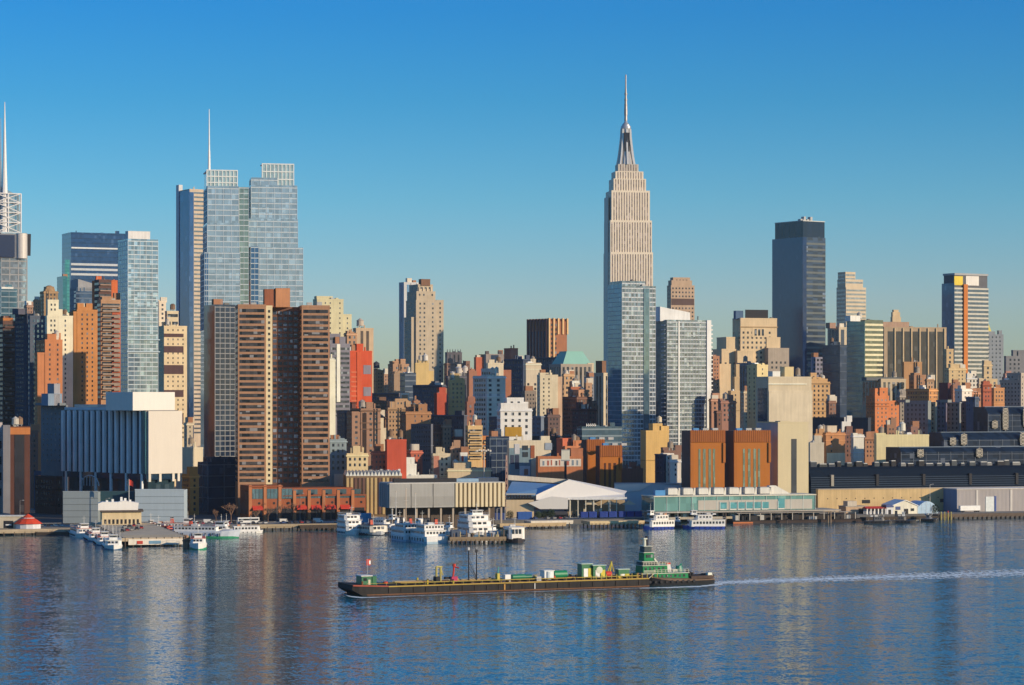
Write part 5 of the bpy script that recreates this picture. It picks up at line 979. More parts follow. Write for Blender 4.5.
# big excursion pier on the left
x0,Y=at(122,547); x1=K(185)*Y
t=thing('excursion_pier','long excursion pier with pale deck and painted white end wall','pier',(x0,Y,0),R(15)); W_=(x1-x0)*1.06; L_=SH(120)-Y+16
def para(m,z0,z1,sh,e=0):    # pier leaning left with distance
    m.loft([[(e,0+e,z),(W_-e,0+e,z),(W_-e+sh,L_-e,z),(e+sh,L_-e,z)] for z in (z0,z1)]); return m
para(MB(),2.6,4.2,0).build('deck',wall((.45,.36,.25)),t); para(MB(),4.2,4.25,0,1.2).build('deck_surface',wall((.56,.46,.32)),t)
bx(3,W_-1,-.3,-.02,.9,3.6).build('painted_wall',wall((.70,.64,.54),.7,.35),t)
for (a_,b_,c_) in ((.22,.31,(.5,.07,.05)),(.4,.58,(.16,.3,.42))): bx(W_*a_,W_*b_,-.42,-.32,1.3,2.8).build('mural',plain(c_),t)
for i in range(9): MB().cyl(1.5+i*(W_-2)/8,.3,-1.5,4.4,.4,.36,8).build('timber_pile',DKT,t)
for i in range(12): MB().cyl(.3,3+i*12,-1.5,4.6,.4,.36,8).build('timber_pile',DKT,t); MB().cyl(W_-.3,3+i*12,-1.5,4.6,.4,.36,8).build('timber_pile',DKT,t)
m=MB()
for z in (4.8,5.3): m.bar((1,.4,z),(W_-1,.4,z),.05)
for i in range(22): u=1+i*(W_-2)/21; m.bar((u,.4,4.2),(u,.4,5.35),.05)
m.build('railing',plain((.4,.33,.2)),t)
for i in range(6): bx(.5,.66,14+i*17,14.16+i*17,4.2,8.4).build('lamp_post',wall((.5,.48,.44)),t)
t=thing('pile_cluster','reddish brown round pile cluster at the pier corner','pile',(K(186.5)*at(186,548)[1],at(186,548)[1]-1,-1),0)
for k in range(7): MB().cyl(cos(k)*1.1,sin(k)*.9,0,6.2+(k%3)*.5,.6,.55,8).build('timber_pile',wall((.40,.24,.15)),t)
MB().cyl(0,0,4.2,4.8,1.9,1.9,10).build('binding',wall((.2,.12,.08)),t)
t=thing('pier_house','cream pier house with white ship-shaped upper storey','pier house',(K(102)*1322,1322,GZ),R(10)); s_=1322/F
bx(0,39*s_,0,14,1,EYE+(HZ-512)*s_-GZ).build('wall',wall((.60,.48,.30)),t); zt=EYE+(HZ-512)*s_-GZ
bx(-1,41*s_,-1.4,14.5,zt,zt+.9).build('dark_eaves',wall((.10,.08,.07)),t)
for i in range(9): bx(1.2+i*2.1,2.3+i*2.1,-.12,.05,2.2,4.6).build('window',DARK,t)
MB().prism([(-2,zt+.9),(18.6,zt+.9),(19,zt+4.6),(15,zt+5.2),(11,zt+5.8),(8,zt+5.1),(0,zt+5.2),(-2,zt+4.4)],'y',0,10).build('ship_superstructure',wall((.78,.75,.70),.6,.12),t)
for k,(u,h) in enumerate(((2,6),(5,6.6),(9.5,7.6),(11.5,7),(14,6.2))): bx(u,u+1.2,3,5,zt+4.8,zt+h).build('deckhouse',WHITE,t)
t=thing('flagpole','white flagpole with a red flag behind the ship-shaped pier house','flagpole',(K(129)*1362,1362,GZ),0); zt=EYE+(HZ-479)/F*1362-GZ
MB().cyl(0,0,-.2,zt,.22,.12,8).build('pole',WHITE,t); m=MB()
m.loft([[(.15,-.04,zt-3.4),(.15,.04,zt-3.4),(.15,.04,zt-.3),(.15,-.04,zt-.3)],[(1.2,.26,zt-3.6),(1.2,.34,zt-3.6),(1.2,.34,zt-.7),(1.2,.26,zt-.7)],[(2.2,-.1,zt-4.2),(2.2,-.02,zt-4.2),(2.2,-.02,zt-1.4),(2.2,-.1,zt-1.4)]]).build('flag',RED,t)
# red tent and white kiosk far left
t=thing('pavilion_tent','red peaked pavilion tent on a white base at the left quay','tent',(K(28)*1312,1312,2.8),0)
def ringr(rx,ry,z): return [(rx*cos(2*pi*i/12),ry*sin(2*pi*i/12),z) for i in range(12)]
MB().loft([ringr(6.6,4.5,0),ringr(6.6,4.5,2.6)]).build('wall',wall((.6,.6,.62)),t); MB().loft([ringr(7.6,5.4,2.5),ringr(5,3.6,4.4),ringr(3.4,2.4,5.3)]).build('lower_canopy',plain((.62,.07,.03),.5),t)
MB().loft([ringr(3.5,2.6,5.35),ringr(3.2,2.3,5.6)]).build('white_band',WHITE,t); MB().loft([ringr(3.3,2.4,5.65),ringr(1.4,1.1,6.9),ringr(.3,.2,7.6)]).build('upper_canopy',plain((.62,.07,.03),.5),t)
t=thing('kiosk','low cream kiosk with dark doorway beside the red tent','kiosk',(K(-4)*1312,1312,2.8),0)
bx(0,14,0,8,0,6.2).build('wall',wall((.56,.48,.36)),t); bx(-.4,14.4,-.6,8.3,6.2,6.7).build('roof',wall((.7,.66,.58)),t); bx(4,9,-.12,.05,.2,4).build('door',DARK,t); bx(5,8,-.2,-.1,1.6,2.2).build('sign_panel',WHITE,t)
t=thing('work_barge','low dark barge moored left of the four pier boats','barge',(K(36)*1298,1298,0),R(2)); bx(0,18,0,6,-.8,1.6).build('hull',DKT,t); bx(.5,6,1,5,1.6,2.3).build('deck_cargo',wall((.45,.36,.25)),t); bx(8,15,2,5,1.6,2.0).build('deck_cargo',wall((.3,.25,.2)),t); bx(16,17,1,5,1.6,2.6).build('winch',STEEL,t)

def hullm(L,Bm,h,sheer=.5,draft=.6,bow=.32,stern=.06):
    """plan outline lofted from keel to deck; bow at +x"""
    pts=[]; n=9
    def half(t): # t 0 stern .. 1 bow
        if t<stern: return .86+.14*t/stern
        if t>1-bow: q=(t-(1-bow))/bow; return max(.02,1-q**2.1)
        return 1
    ts=[0,stern,.25,.45,1-bow,1-bow*.7,1-bow*.4,1-bow*.18,1-bow*.05,1]
    def ring(z,k,over):
        r=[(L*(t-.5)*(1-over*.04)-(over*.02*L if t>.5 else 0),-Bm/2*half(t)*k,z+(sheer*max(0,(t-.5)*2)**2 if z>0 else 0)) for t in ts]
        r+=[(L*(t-.5)*(1-over*.04)-(over*.02*L if t>.5 else 0),Bm/2*half(t)*k,z+(sheer*max(0,(t-.5)*2)**2 if z>0 else 0)) for t in reversed(ts[:-1])]
        return r
    return [ring(-draft,.86,1),ring(0,.94,.6),ring(h,1,0)]
def boat(name,label,px,yw,L,Bm,head,hullc,decks,hh=1.6,boot=None,roofc=None,funnel=None,mast=True,cat='ferry',wh=(.2,.34),group=None,sheer=.6,rail=True,scale=1):
    """decks: list of (x0,x1,width factor,height,colour) as fractions of length, stacked"""
    x_,Y=at(px,yw); t=thing(name,label,cat,(x_,Y,0),R(head),group)
    rings=hullm(L,Bm,hh,sheer); MB().loft(rings).build('hull',plain(hullc,.4),t)
    if boot:
        r=[[(p[0]*1.004,p[1]*1.012,-.3) for p in rings[1]],[(p[0]*1.008,p[1]*1.035,.95) for p in rings[1]]]; MB().loft(r).build('waterline_stripe',plain(boot,.5),t)
    z=hh
    for i,(a,b_,wf,h,c) in enumerate(decks):
        xa,xb=L*(a-.5),L*(b_-.5); hw=Bm/2*wf
        d=MB().loft([[(xa,-hw,z),(xb-1,-hw,z),(xb,-hw*.7,z),(xb,hw*.7,z),(xb-1,hw,z),(xa,hw,z)],[(xa,-hw,z+h),(xb-1.3,-hw,z+h),(xb-.4,-hw*.7,z+h),(xb-.4,hw*.7,z+h),(xb-1.3,hw,z+h),(xa,hw,z+h)]]).build('cabin' if i==0 else 'upper_cabin',plain(c,.45),t)
        n=max(2,int((xb-xa)/1.9))
        for sgn in (-1,1):
            m=MB()
            for j in range(n): u=xa+.6+j*(xb-xa-2)/n; m.box(u,u+(xb-xa-2)/n*.66,sgn*hw-.06,sgn*hw+.06,z+h*.42,z+h*.8)
            m.build('window_row',WIN,d)
        m=MB(); k=max(2,int(hw*2/1.6))
        for j in range(k): v=-hw+.5+j*(2*hw-.8)/k; m.box(xa-.06,xa+.1,v,v+(2*hw-.8)/k*.62,z+h*.4,z+h*.8)
        m.build('window_row',WIN,d)
        m=MB(); 
        for j in range(3): v=-hw*.7+.2+j*(1.4*hw-.3)/3; m.box(xb-.4,xb+.02,v,v+(1.4*hw)/3*.6,z+h*.45,z+h*.85)
        m.build('window_row',WIN,d)
        bx(xa-.5,xb-.2,-hw-.25,hw+.25,z+h,z+h+.2).build('deck_roof',plain(roofc[i] if roofc and i<len(roofc) else (.74,.73,.7),.5),t)
        if rail:
            m=MB(); zz_=z+h+.2
            for sgn in (-1,1):
                m.bar((xa-.3,sgn*hw,zz_+1),(xb-.6,sgn*hw,zz_+1),.05)
                for j in range(7): u=xa-.3+j*(xb-xa-.3)/6; m.bar((u,sgn*hw,zz_),(u,sgn*hw,zz_+1),.05)
            m.bar((xa-.3,-hw,zz_+1),(xa-.3,hw,zz_+1),.05); m.build('railing',plain((.66,.66,.64)),t)
        z+=h+.2
    if wh:
        xa,xb=L*(1-wh[1]-.5),L*(1-wh[0]-.5); hw=Bm*.22
        o=MB().rect([(z,xa,xb,-hw,hw),(z+2.2,xa+.1,xb-.4,-hw*.9,hw*.9)]).build('wheelhouse',WHITE,t); m=MB(); m.box(xb-.62,xb-.2,-hw*.85,hw*.85,z+1.1,z+1.9); m.box(xa+.4,xb-.9,-hw-.03,hw+.03,z+1.1,z+1.9); m.build('window_row',WIN,o)
        bx(xa-.3,xb+.2,-hw-.2,hw+.2,z+2.2,z+2.4).build('wheelhouse_roof',plain((.72,.7,.67)),t)
        if mast: m=MB().cyl((xa+xb)/2,0,z+2.4,z+6.2,.12,.06,6); m.bar(((xa+xb)/2,-1,z+5),((xa+xb)/2,1,z+5),.06); m.build('mast',plain((.7,.68,.62)),t)
    if not wh:
        u_=L*.12; m=MB().cyl(u_,0,z-.2,z+5.2,.13,.07,6); m.bar((u_,-1.3,z+3.8),(u_,1.3,z+3.8),.07); m.bar((u_-3,0,z),(u_,0,z+4.6),.05); m.cyl(-L*.3,Bm*.2,z-.2,z+2.8,.1,.06,6); m.build('mast',plain((.62,.6,.56)),t)
    bx(-L*.18,-L*.08,-Bm*.18,Bm*.1,z-.02,z+.9).build('deck_locker',plain((.6,.58,.54),.6),t); bx(-L*.3,-L*.22,-Bm*.05,Bm*.2,z-.02,z+.6).build('life_raft',plain((.6,.25,.1) if len(label)%3==0 else (.7,.7,.68),.6),t)
    if funnel:
        for (f,c,dy) in funnel: o=MB().rect([(z-.2,L*(f-.5)-.9,L*(f-.5)+.9,dy-.8,dy+.8),(z+2.4,L*(f-.5)-.8,L*(f-.5)+.6,dy-.65,dy+.65)]).build('funnel',plain(c,.5),t); bx(L*(f-.5)-.82,L*(f-.5)+.62,dy-.67,dy+.67,z+2.4,z+3.0).build('funnel_top',DARK,o)
    m=MB()
    for i in range(6):
        for sgn in (-1,1): u=L*(-.4+i*.13); m.cyl(u,sgn*(Bm/2+.06),hh*.3,hh*.75,.22,.22,6)
    m.build('fender',DARK,t)
    return t
Wc=(.76,.74,.71); RR=(.55,.10,.06)
boat('ferry','farthest of the four pier boats in line, pale with a pinkish red top deck',82,536.5,30,9.5,-72,Wc,[(.06,.86,.86,2.6,Wc)],1.9,None,[(.50,.20,.15)],None,group='boats moored left of the excursion pier')
boat('ferry','third of the four pier boats in line, white with red canopy',94.5,540.5,24,8.5,-74,Wc,[(.08,.84,.84,2.3,Wc)],1.7,(.05,.10,.2),[(.5,.12,.08)],None,group='boats moored left of the excursion pier')
boat('ferry','second of the four pier boats in line, white with bright red canopy',103.5,544.5,24,8.2,-76,Wc,[(.08,.84,.84,2.3,Wc)],1.7,(.05,.10,.2),[RR],None,group='boats moored left of the excursion pier')
boat('ferry','nearest of the four pier boats in line, all white with two dark stern windows',112.5,548.5,26,8.8,-78,Wc,[(.10,.86,.86,2.5,Wc)],1.8,(.06,.12,.22),[(.7,.68,.6)],None,group='boats moored left of the excursion pier')
boat('ferry','white boat with red top and green bow stripe at the pier end',198,548.5,24,8.2,-82,Wc,[(.08,.82,.84,2.5,Wc)],2.6,(.03,.28,.15),[RR],None)
boat('excursion_boat','large white excursion boat with dark hull lettering and green bow stripe',205,537.5,38,9,-14,(.62,.66,.72),[(.10,.72,.8,2.4,Wc)],3.2,(.05,.32,.16),[(.66,.6,.56)],[(.3,RR,0)],cat='excursion boat',sheer=1.2)
tt=[o for o in C.objects if o.get('label','').startswith('large white excursion')][0]
for i in range(9):
    if i==4: continue
    u=-2.5+i*1.35; m=MB(); m.box(u,u+.22,-4.62,-4.5,1.3,2.5); 
    if i%2: m.box(u+.22,u+.8,-4.62,-4.5,1.3,1.55)
    if i%3==0: m.box(u+.22,u+.8,-4.62,-4.5,2.25,2.5); m.box(u+.22,u+.7,-4.62,-4.5,1.78,2.0)
    m.build('hull_letter',DARK,tt)
boat('excursion_boat','low white boat with red deck canopies behind the excursion pier',175,531,30,7,-4,Wc,[(.1,.8,.84,2.4,Wc)],1.8,None,[(.46,.14,.1)],[(.45,RR,0)],cat='excursion boat')
boat('speedboat','dark navy boat with red trim on the right side of the excursion pier',168,532.5,22,5.4,-32,(.04,.05,.1),[(.15,.6,.7,1.8,(.6,.12,.1))],1.6,None,[(.5,.1,.08)],None,cat='boat',wh=None)
boat('excursion_boat','white boat with slim roof at the left end of the orange block quay',247,533,17,5,16,Wc,[(.08,.9,.9,2.6,Wc)],1.0,None,[Wc],None,cat='excursion boat',wh=None,rail=False)
for (px,yw,L_b,hd_,c_,rf,lb) in ((158,533.5,15,-70,(.72,.70,.67),RR,'small white boat with red awning close against the right side of the excursion pier'),
    (150,530.5,16,-66,(.70,.68,.66),(.6,.2,.16),'small white boat with pink awning near the shore end of the excursion pier'),
    (192,532,14,-20,(.74,.72,.70),(.7,.68,.64),'short white launch behind the large lettered excursion boat'),
    (224,531.5,13,-10,(.74,.72,.70),RR,'short white launch with red roof at the bow of the large lettered boat'),
    (396,534,14,-50,(.74,.73,.72),(.7,.69,.66),'small white cruiser moored behind the smaller red-funnel ferry'),
    (447,533.5,16,-40,(.74,.73,.72),(.68,.68,.66),'small white cruiser between the larger ferry and the tall motor yacht'),
    (492,536,12,-55,(.5,.56,.62),(.4,.45,.5),'small grey launch between the yacht and the boxy white boat'),
    (676,527.5,11,-30,(.05,.05,.06),(.2,.2,.2),'small dark launch between the two blue and white ferries')):
    boat('motor_boat',lb,px,yw,L_b,4.2,hd_,c_,[(.12,.72,.8,2.0,(.72,.70,.66) if c_[0]>.1 else (.12,.12,.13))],1.2,None,[rf],None,cat='motor boat',wh=(.3,.5),rail=False)
boat('ferry','three-deck white ferry in front of the older pier shed',350.5,534,17,10,-66,Wc,[(.04,.9,.92,2.6,Wc),(.06,.84,.9,2.5,Wc),(.1,.7,.86,2.3,Wc)],2.0,None,[Wc,Wc,Wc],None,wh=None)
boat('dining_boat','low dining boat with a broad dark roof and open sides',371,534.5,22,11,-58,(.5,.52,.54),[(.04,.92,.94,3.4,(.62,.58,.5))],1.6,(.03,.03,.04),[(.10,.09,.10)],[(.5,RR,0)],cat='dining boat',wh=None,rail=False)
boat('excursion_boat','white motor boat with rounded cabin behind the dining boat',385,532.5,20,7,-30,Wc,[(.1,.8,.84,2.6,Wc),(.2,.6,.7,2.2,Wc)],1.8,(.05,.05,.07),None,None,cat='excursion boat')
boat('ferry','white ferry with one red funnel left of the larger twin ferry',404,540.2,26,9.5,113,(.70,.71,.72),[(.08,.82,.86,2.7,Wc),(.14,.62,.8,2.4,Wc)],3.0,(.4,.5,.6),None,[(.35,RR,-1.8),(.5,DRK,1.5)],sheer=.8)
boat('ferry','larger white ferry with red funnel and broad white stern',427,542.2,27,13,114,(.74,.73,.72),[(.10,.82,.84,2.8,Wc),(.16,.6,.78,2.4,Wc)],3.4,(.4,.52,.62),None,[(.32,RR,-2.6),(.4,DRK,2.2),(.5,DRK,-.4)],sheer=.8)
boat('motor_yacht','tall white motor yacht with three stacked decks behind the timber dock',475.5,539,20,13,-68,Wc,[(.04,.92,.94,2.7,Wc),(.04,.86,.92,2.7,Wc),(.08,.74,.84,2.6,Wc)],3.6,None,None,None,cat='yacht',wh=(.34,.5))
boat('double_ended_ferry','boxy white boat with black hull and red crane frame at the dock end',514,542.5,15,8.6,-74,(.05,.04,.04),[(.2,.9,.92,5.6,(.78,.74,.68))],2.0,None,None,None,cat='work boat',wh=None,rail=False)
tt=[o for o in C.objects if o.get('label','').startswith('boxy white boat')][0]
MB().bar((-5,-4.8,2.2),(-1,-4.9,6.5),.35).bar((-1,-4.9,2.2),(-5,-4.8,5),.35).bar((-5,-4.8,2.2),(1,-4.9,2.6),.4).build('crane_frame',RED,tt)
boat('ferry','blue and white ferry on the left berth of the green glass terminal',657,529,18,7.5,-150,Wc,[(.0,.86,.94,3.4,Wc),(.2,.7,.8,2.6,Wc)],1.3,(.02,.05,.30),[(.72,.68,.6),(.7,.66,.6)],None,group='ferries at the green glass terminal')
boat('ferry','blue and white ferry on the right berth beside the tall pile dolphin',703,528.6,23,7.5,-170,Wc,[(.0,.86,.94,3.4,Wc),(.3,.7,.7,2.5,Wc)],1.3,(.02,.05,.30),[(.72,.68,.6),(.7,.66,.6)],None,group='ferries at the green glass terminal')
for t_ in [o for o in C.objects if o.get('group')=='ferries at the green glass terminal']:
    for c in t_.children:
        if c.name.startswith('hull'): c.data.materials.clear(); c.data.materials.append(plain((.025,.06,.32),.4))
for i,(px,lb) in enumerate(((903,'small black tugboat below the white gabled shed'),(930,'small dark workboat under the blue quonset hut'),(880,'low dark skiff barge in front of the red-roofed shelter'))):
    boat('workboat',lb,px,521.5+[1.5,0,2][i],[15,10,18][i],4.6,[-8,-20,4][i],(.025,.025,.03),[(.3,.62,.7,2.2,[(.10,.09,.09),(.2,.2,.22),(.12,.12,.13)][i])],1.5,None,[DRK],[(.25,DRK,0)] if i==0 else None,cat='workboat',rail=False,wh=(.42,.54) if i==0 else None)
# timber dock in the middle with clutter
t,W_=quay('timber dock with stacked gear in front of the tall motor yacht','timber_dock',450,506,544,24,3.0,wall((.26,.19,.12)),8,12)
rk=random.Random(9)
for i in range(18):
    u=rk.uniform(1,W_-4); v=rk.uniform(1,12); bx(u,u+rk.uniform(.8,3),v,v+rk.uniform(.8,2.5),3.0,3.2+rk.uniform(.5,1.9)).build('stacked_gear',rk.choice([wall((.4,.3,.12)),DKT,WHITE,GALV,plain((.1,.2,.3)),wall((.5,.38,.2))]),t)
for i in range(9): MB().cyl(2+i*W_/9,.6,2.9,5.2+(i%3)*.7,.32,.28,8).build('mooring_post',wall((.45,.36,.2) if i%3==1 else (.16,.11,.08)),t)
bx(1,5,2,8,3.02,6.4).build('shelter',wall((.1,.12,.16)),t); bx(W_-7,W_-1,8,14,3.02,5.6).build('shelter',wall((.35,.37,.4)),t)
t=thing('pile_cluster','pale tan pile cluster between the timber dock and the boxy white boat','pile',(K(503.5)*at(503,542.5)[1],at(503,542.5)[1]-1.5,-1),0)
for k in range(6): MB().cyl(cos(k*1.1)*.9,sin(k*1.1)*.8,0,6.6+(k%3)*.5,.5,.46,8).build('timber_pile',wall((.55,.42,.27)),t)
MB().cyl(0,0,4.4,5,1.5,1.5,10).build('binding',wall((.25,.17,.1)),t)
# masts / lamp posts on the middle quay
lp=[(396,492,'left'),(406,489,'orange topped'),(415.5,494,'right')]
for px,y,nm in lp:
    Yq=SH(px)-44; t=thing('flagpole','%s slim mast of the three before the grey metal shed'%nm,'mast',(K(px)*Yq,Yq,0),0,'masts before the grey metal shed'); zt=EYE+(HZ-y)/F*Yq
    MB().cyl(0,0,-.5,zt,.22,.14,6).build('pole',plain((.66,.5,.36) if 'orange' in nm else (.66,.63,.58)),t); MB().bar((-1.2,0,zt*.72),(1.2,0,zt*.72),.1).build('crossarm',plain((.6,.58,.54)),t); MB().cyl(0,0,zt,zt+.5,.25,.25,6).build('finial',plain((.6,.5,.4)),t)
for i,(px,y,Yq,lb) in enumerate(((445,500,1330,'slim white lamp post left of the cream concrete fins'),(453,499,1330,'slim white lamp post at the edge of the cream concrete fins'),(487,508,1330,'slim white lamp post before the middle cream fins'),(497,508,1330,'slim white lamp post right of the yacht'),(505,507,1330,'slim white lamp post at the right end of the cream fins'),(569.5,499,1345,'lamp post at the corner of the white event hall'),(594,500,1345,'lamp post under the middle of the event hall roof'),(610,499,1345,'lamp post on the flat timber pier'),(930,484,1395,'pale flagpole above the retaining wall'),(300,493,1372,'dark lamp post in front of the orange block terrace'),(277,500,1372,'lamp post before the left bays of the orange block'),(324,496,1372,'lamp post before the right bays of the orange block'),(106,498,1345,'slim pole left of the pier house'),(20,500,1372,'dark lamp post behind the red tent'))):
    Yq=SH(px)+(8 if Yq<1350 else 26) if px!=930 else SH(px)+36; t=thing('lamp_post',lb,'lamp post',(K(px)*Yq,Yq,GZ-.4),0,'lamp posts along the waterfront'); zt=EYE+(HZ-y)/F*Yq-GZ; c=plain((.62,.58,.5)) if i<9 else plain((.2,.19,.18))
    MB().cyl(0,0,-.2,zt,.18,.11,6).build('pole',c,t); MB().bar((0,0,zt),(1.6,0,zt+.3),.09).build('lamp_arm',c,t); bx(1.3,2.2,-.2,.2,zt+.15,zt+.42).build('lamp_head',GALV,t)
# containers, cars, vans, bus
def container(label,px0,px1,Y,z,h,c,g): 
    Y=SH(px0)+(Y-1352); t=thing('shipping_container',label,'container',(K(px0)*Y,Y,z),SA,g); W_=(K(px1)*Y-K(px0)*Y)*1.06
    bx(0,W_,0,2.6,0,h).build('body',plain(c,.5),t); m=MB()
    for i in range(int(W_/.8)): m.box(.2+i*.8,.5+i*.8,-.08,.0,.2,h-.2)
    m.build('corrugation',plain(tuple(x*.8 for x in c),.5),t); bx(-.06,.1,.2,2.4,.15,h-.15).build('door',plain(tuple(x*.7 for x in c)),t)
bl_=(.02,.05,.26)
for i,(p0,p1) in enumerate(((581,588),(589,597),(600,608),(609,617),(619,626),(627,634),(635,642))):
    container(['leftmost royal blue container on the flat pier','second royal blue container from the left on the flat pier','third royal blue container from the left on the flat pier','middle royal blue container with pale stripe on the flat pier','third royal blue container from the right on the flat pier','second royal blue container from the right on the flat pier','rightmost royal blue container next to the terminal'][i],p0,p1,1353.5,GZ+.9,3.2,bl_,'royal blue containers on the flat pier')
container('bright blue container behind the boxy white boat',518,532,1362,GZ,4.2,(.03,.10,.34),'blue containers by the event hall'); container('dark blue container left of the bright blue one',489,505,1364,GZ,3.6,(.03,.06,.2),'blue containers by the event hall')
container('sky blue canopy box behind the three-deck white ferry',360,371,1345,GZ+.5,5,(.10,.36,.62),'blue boxes behind the ferries')
def carproto(c,label):
    t=thing('parked_car',label,'car')
    MB().loft([[(-2.2,-.85,.35),(2.2,-.85,.35),(2.2,.85,.35),(-2.2,.85,.35)],[(-2.25,-.9,.7),(2.25,-.9,.65),(2.25,.9,.65),(-2.25,.9,.7)],[(-2.15,-.85,.98),(2.1,-.85,.88),(2.1,.85,.88),(-2.15,.85,.98)]]).build('body',plain(c,.3),t)
    MB().rect([(.94,-1.7,1.15,-.78,.78),(1.48,-1.15,.5,-.66,.66)]).build('cabin',glass((.03,.035,.045),.2,2,2),t)
    bx(-1.1,.45,-.62,.62,1.481,1.52).build('car_roof',plain(c,.3),t)
    for u in (-1.4,1.4):
        for v in (-.88,.7): MB().prism([(u+.33*cos(2*pi*i/10),.33+.33*sin(2*pi*i/10)) for i in range(10)],'y',v,v+.18).build('wheel',DARK,t)
    return t
protos={}
def copycar(key,x,y,z,rz,label,group):
    if key not in protos:
        r=carproto(key,label); protos[key]=r
    else:
        s=protos[key]; r=s.copy(); C.objects.link(r)
        for ch in list(s.children): c=ch.copy(); C.objects.link(c); c.parent=r
    r.location=(x,y,z); r.rotation_euler=(0,0,rz); r['label']=label; r['group']=group; return r
cc=[(.55,.54,.52),(.03,.03,.035),(.12,.12,.13),(.3,.03,.03),(.05,.08,.2),(.30,.29,.27)]; cn=['white','black','dark grey','red','navy blue','silver']
rc=random.Random(21)
def row(px0,px1,Y,z,step,g,where):
    x=K(px0)*SH(px0)
    while x<K(px1)*SH(px1):
        i=rc.choice([0,1,1,2,2,3,4,5,5]); 
        if rc.random()<.86: copycar(cc[i],x,S0+x*TS+(Y-1352)+rc.uniform(-.3,.3),z,SA+pi/2+rc.uniform(-.06,.06) if step<4 else rc.uniform(-.03,.03),'%s car parked %s'%(cn[i],where),g)
        x+=step+rc.uniform(0,.5)
row(252,338,1357,GZ+.02,2.9,'cars parked before the orange waterfront block','nose-in before the orange waterfront block')
row(188,240,1362,GZ+.02,3.0,'cars parked at the navy glass office','in the lot before the navy glass office')
row(535,572,1361,GZ+.02,3.1,'cars parked under the event hall canopy','beside the white event hall canopy')
row(10,62,1364,GZ+.02,3.2,'cars parked behind the red tent','behind the red tent on the left shore')
row(392,452,1363,GZ+.02,3.2,'cars parked under the raised pier shed','under the raised pier shed')
for i in range(9):
    copycar(cc[(i*2+1)%6],K(138)*1290+2.8*(i%5)+(i//5)*3-2-i*1.5,1250+i*7.5,4.28,rc.uniform(-.1,.1)+pi/2+R(15),'%s car parked on the excursion pier deck'%cn[(i*2+1)%6],'cars parked on the excursion pier')
for px,Y,c,lb in ((284,1360,(.62,.60,.55),'white delivery van parked before the red sign bay'),(318,1361,(.62,.6,.56),'white van with pale roof before the rightmost awnings'),(440,1362,(.58,.55,.48),'cream box van under the raised pier shed'),(208,1368,(.5,.5,.5),'grey van before the navy glass office')):
    Y=SH(px)+(Y-1352); t=thing('delivery_van',lb,'van',(K(px)*Y,Y,GZ+.02),SA)
    MB().prism([(-2.6,.4),(2.6,.4),(2.6,1.2),(1.9,1.5),(1.4,2.4),(-2.6,2.5)],'y',-1,1).build('body',plain(c,.35),t); bx(1.0,1.9,-1.03,1.03,1.45,2.0).build('window',WIN,t)
    for u in (-1.6,1.6):
        for v in (-1.02,.84): MB().prism([(u+.38*cos(2*pi*i/10),.38+.38*sin(2*pi*i/10)) for i in range(10)],'y',v,v+.18).build('wheel',DARK,t)
t=thing('bus','long white coach parked at the quay left of the orange block','bus',(K(238)*(SH(238)+10),SH(238)+10,GZ+.02),SA)
bx(0,11.8,0,2.5,.5,3.3).build('body',plain((.74,.73,.7),.35),t); bx(.4,11.3,-.06,.05,1.7,2.7).build('window_strip',WIN,t); bx(11.7,11.86,.2,2.3,1.4,2.9).build('windscreen',WIN,t)
for u in (2.2,9): 
    for v in (-.05,2.3): MB().prism([(u+.5*cos(2*pi*i/12),.5+.5*sin(2*pi*i/12)) for i in range(12)],'y',v,v+.25).build('wheel',DARK,t)
# bare winter trees and shrubs
BARK=wall((.16,.10,.07)); TW=wall((.24,.14,.09)); EV=wall((.05,.07,.04))
def bare_tree_mesh(seed,h,spread):
    r=random.Random(seed); tm=MB(); tw=MB()
    tm.cyl(0,0,-.3,h*.35,.28,.2,7)
    def br(p,d,l,rad,lev):
        q=p+d*l; (tm if lev<2 else tw).bar(p,q,rad,4)
        if lev<4:
            for i in range(3 if lev<3 else 4):
                nd=(d+Vector((r.uniform(-1,1),r.uniform(-1,1),r.uniform(-.25,.7)))*(.75*spread)).normalized(); br(p+d*l*r.uniform(.6,1),nd,l*r.uniform(.6,.85),max(rad*.55,.045),lev+1)
    for i in range(4): a=i*1.57+r.uniform(-.4,.4); br(Vector((0,0,h*.3)),Vector((cos(a)*.55,sin(a)*.55,1)).normalized(),h*.26,.14,1)
    return tm,tw
tp=[bare_tree_mesh(s,9,1.0) for s in (1,2,3)]
tpm=[]
def tree(px,Y,sc,k,label,group='bare trees along the waterfront',name='bare_tree'):
    Y=YY(px,Y); t=thing(name,label,'tree',(K(px)*Y,Y,GZ),px*.37,group); t.scale=(sc,sc,sc)
    if len(tpm)<=k or tpm[k] is None:
        pass
    if k not in tmesh: tmesh[k]=(tp[k][0].build('trunk',BARK,t),tp[k][1].build('crown',TW,t))
    else:
        for o in tmesh[k]: c=o.copy(); C.objects.link(c); c.parent=t
tmesh={}
where=['before the left corner bay of the orange block','before the second bay of the orange block','before the third bay of the orange block','before the middle awning of the orange block','before the fourth terrace window of the orange block','before the fifth terrace window of the orange block','at the right end of the orange block','in the street left of the orange block','near the navy glass office corner']
for i,px in enumerate((256,268,281,293,305,317,331,231,216)): tree(px,SH(px)+26+(i%3),.9+.14*(i%4),i%3,'bare winter tree '+where[i])
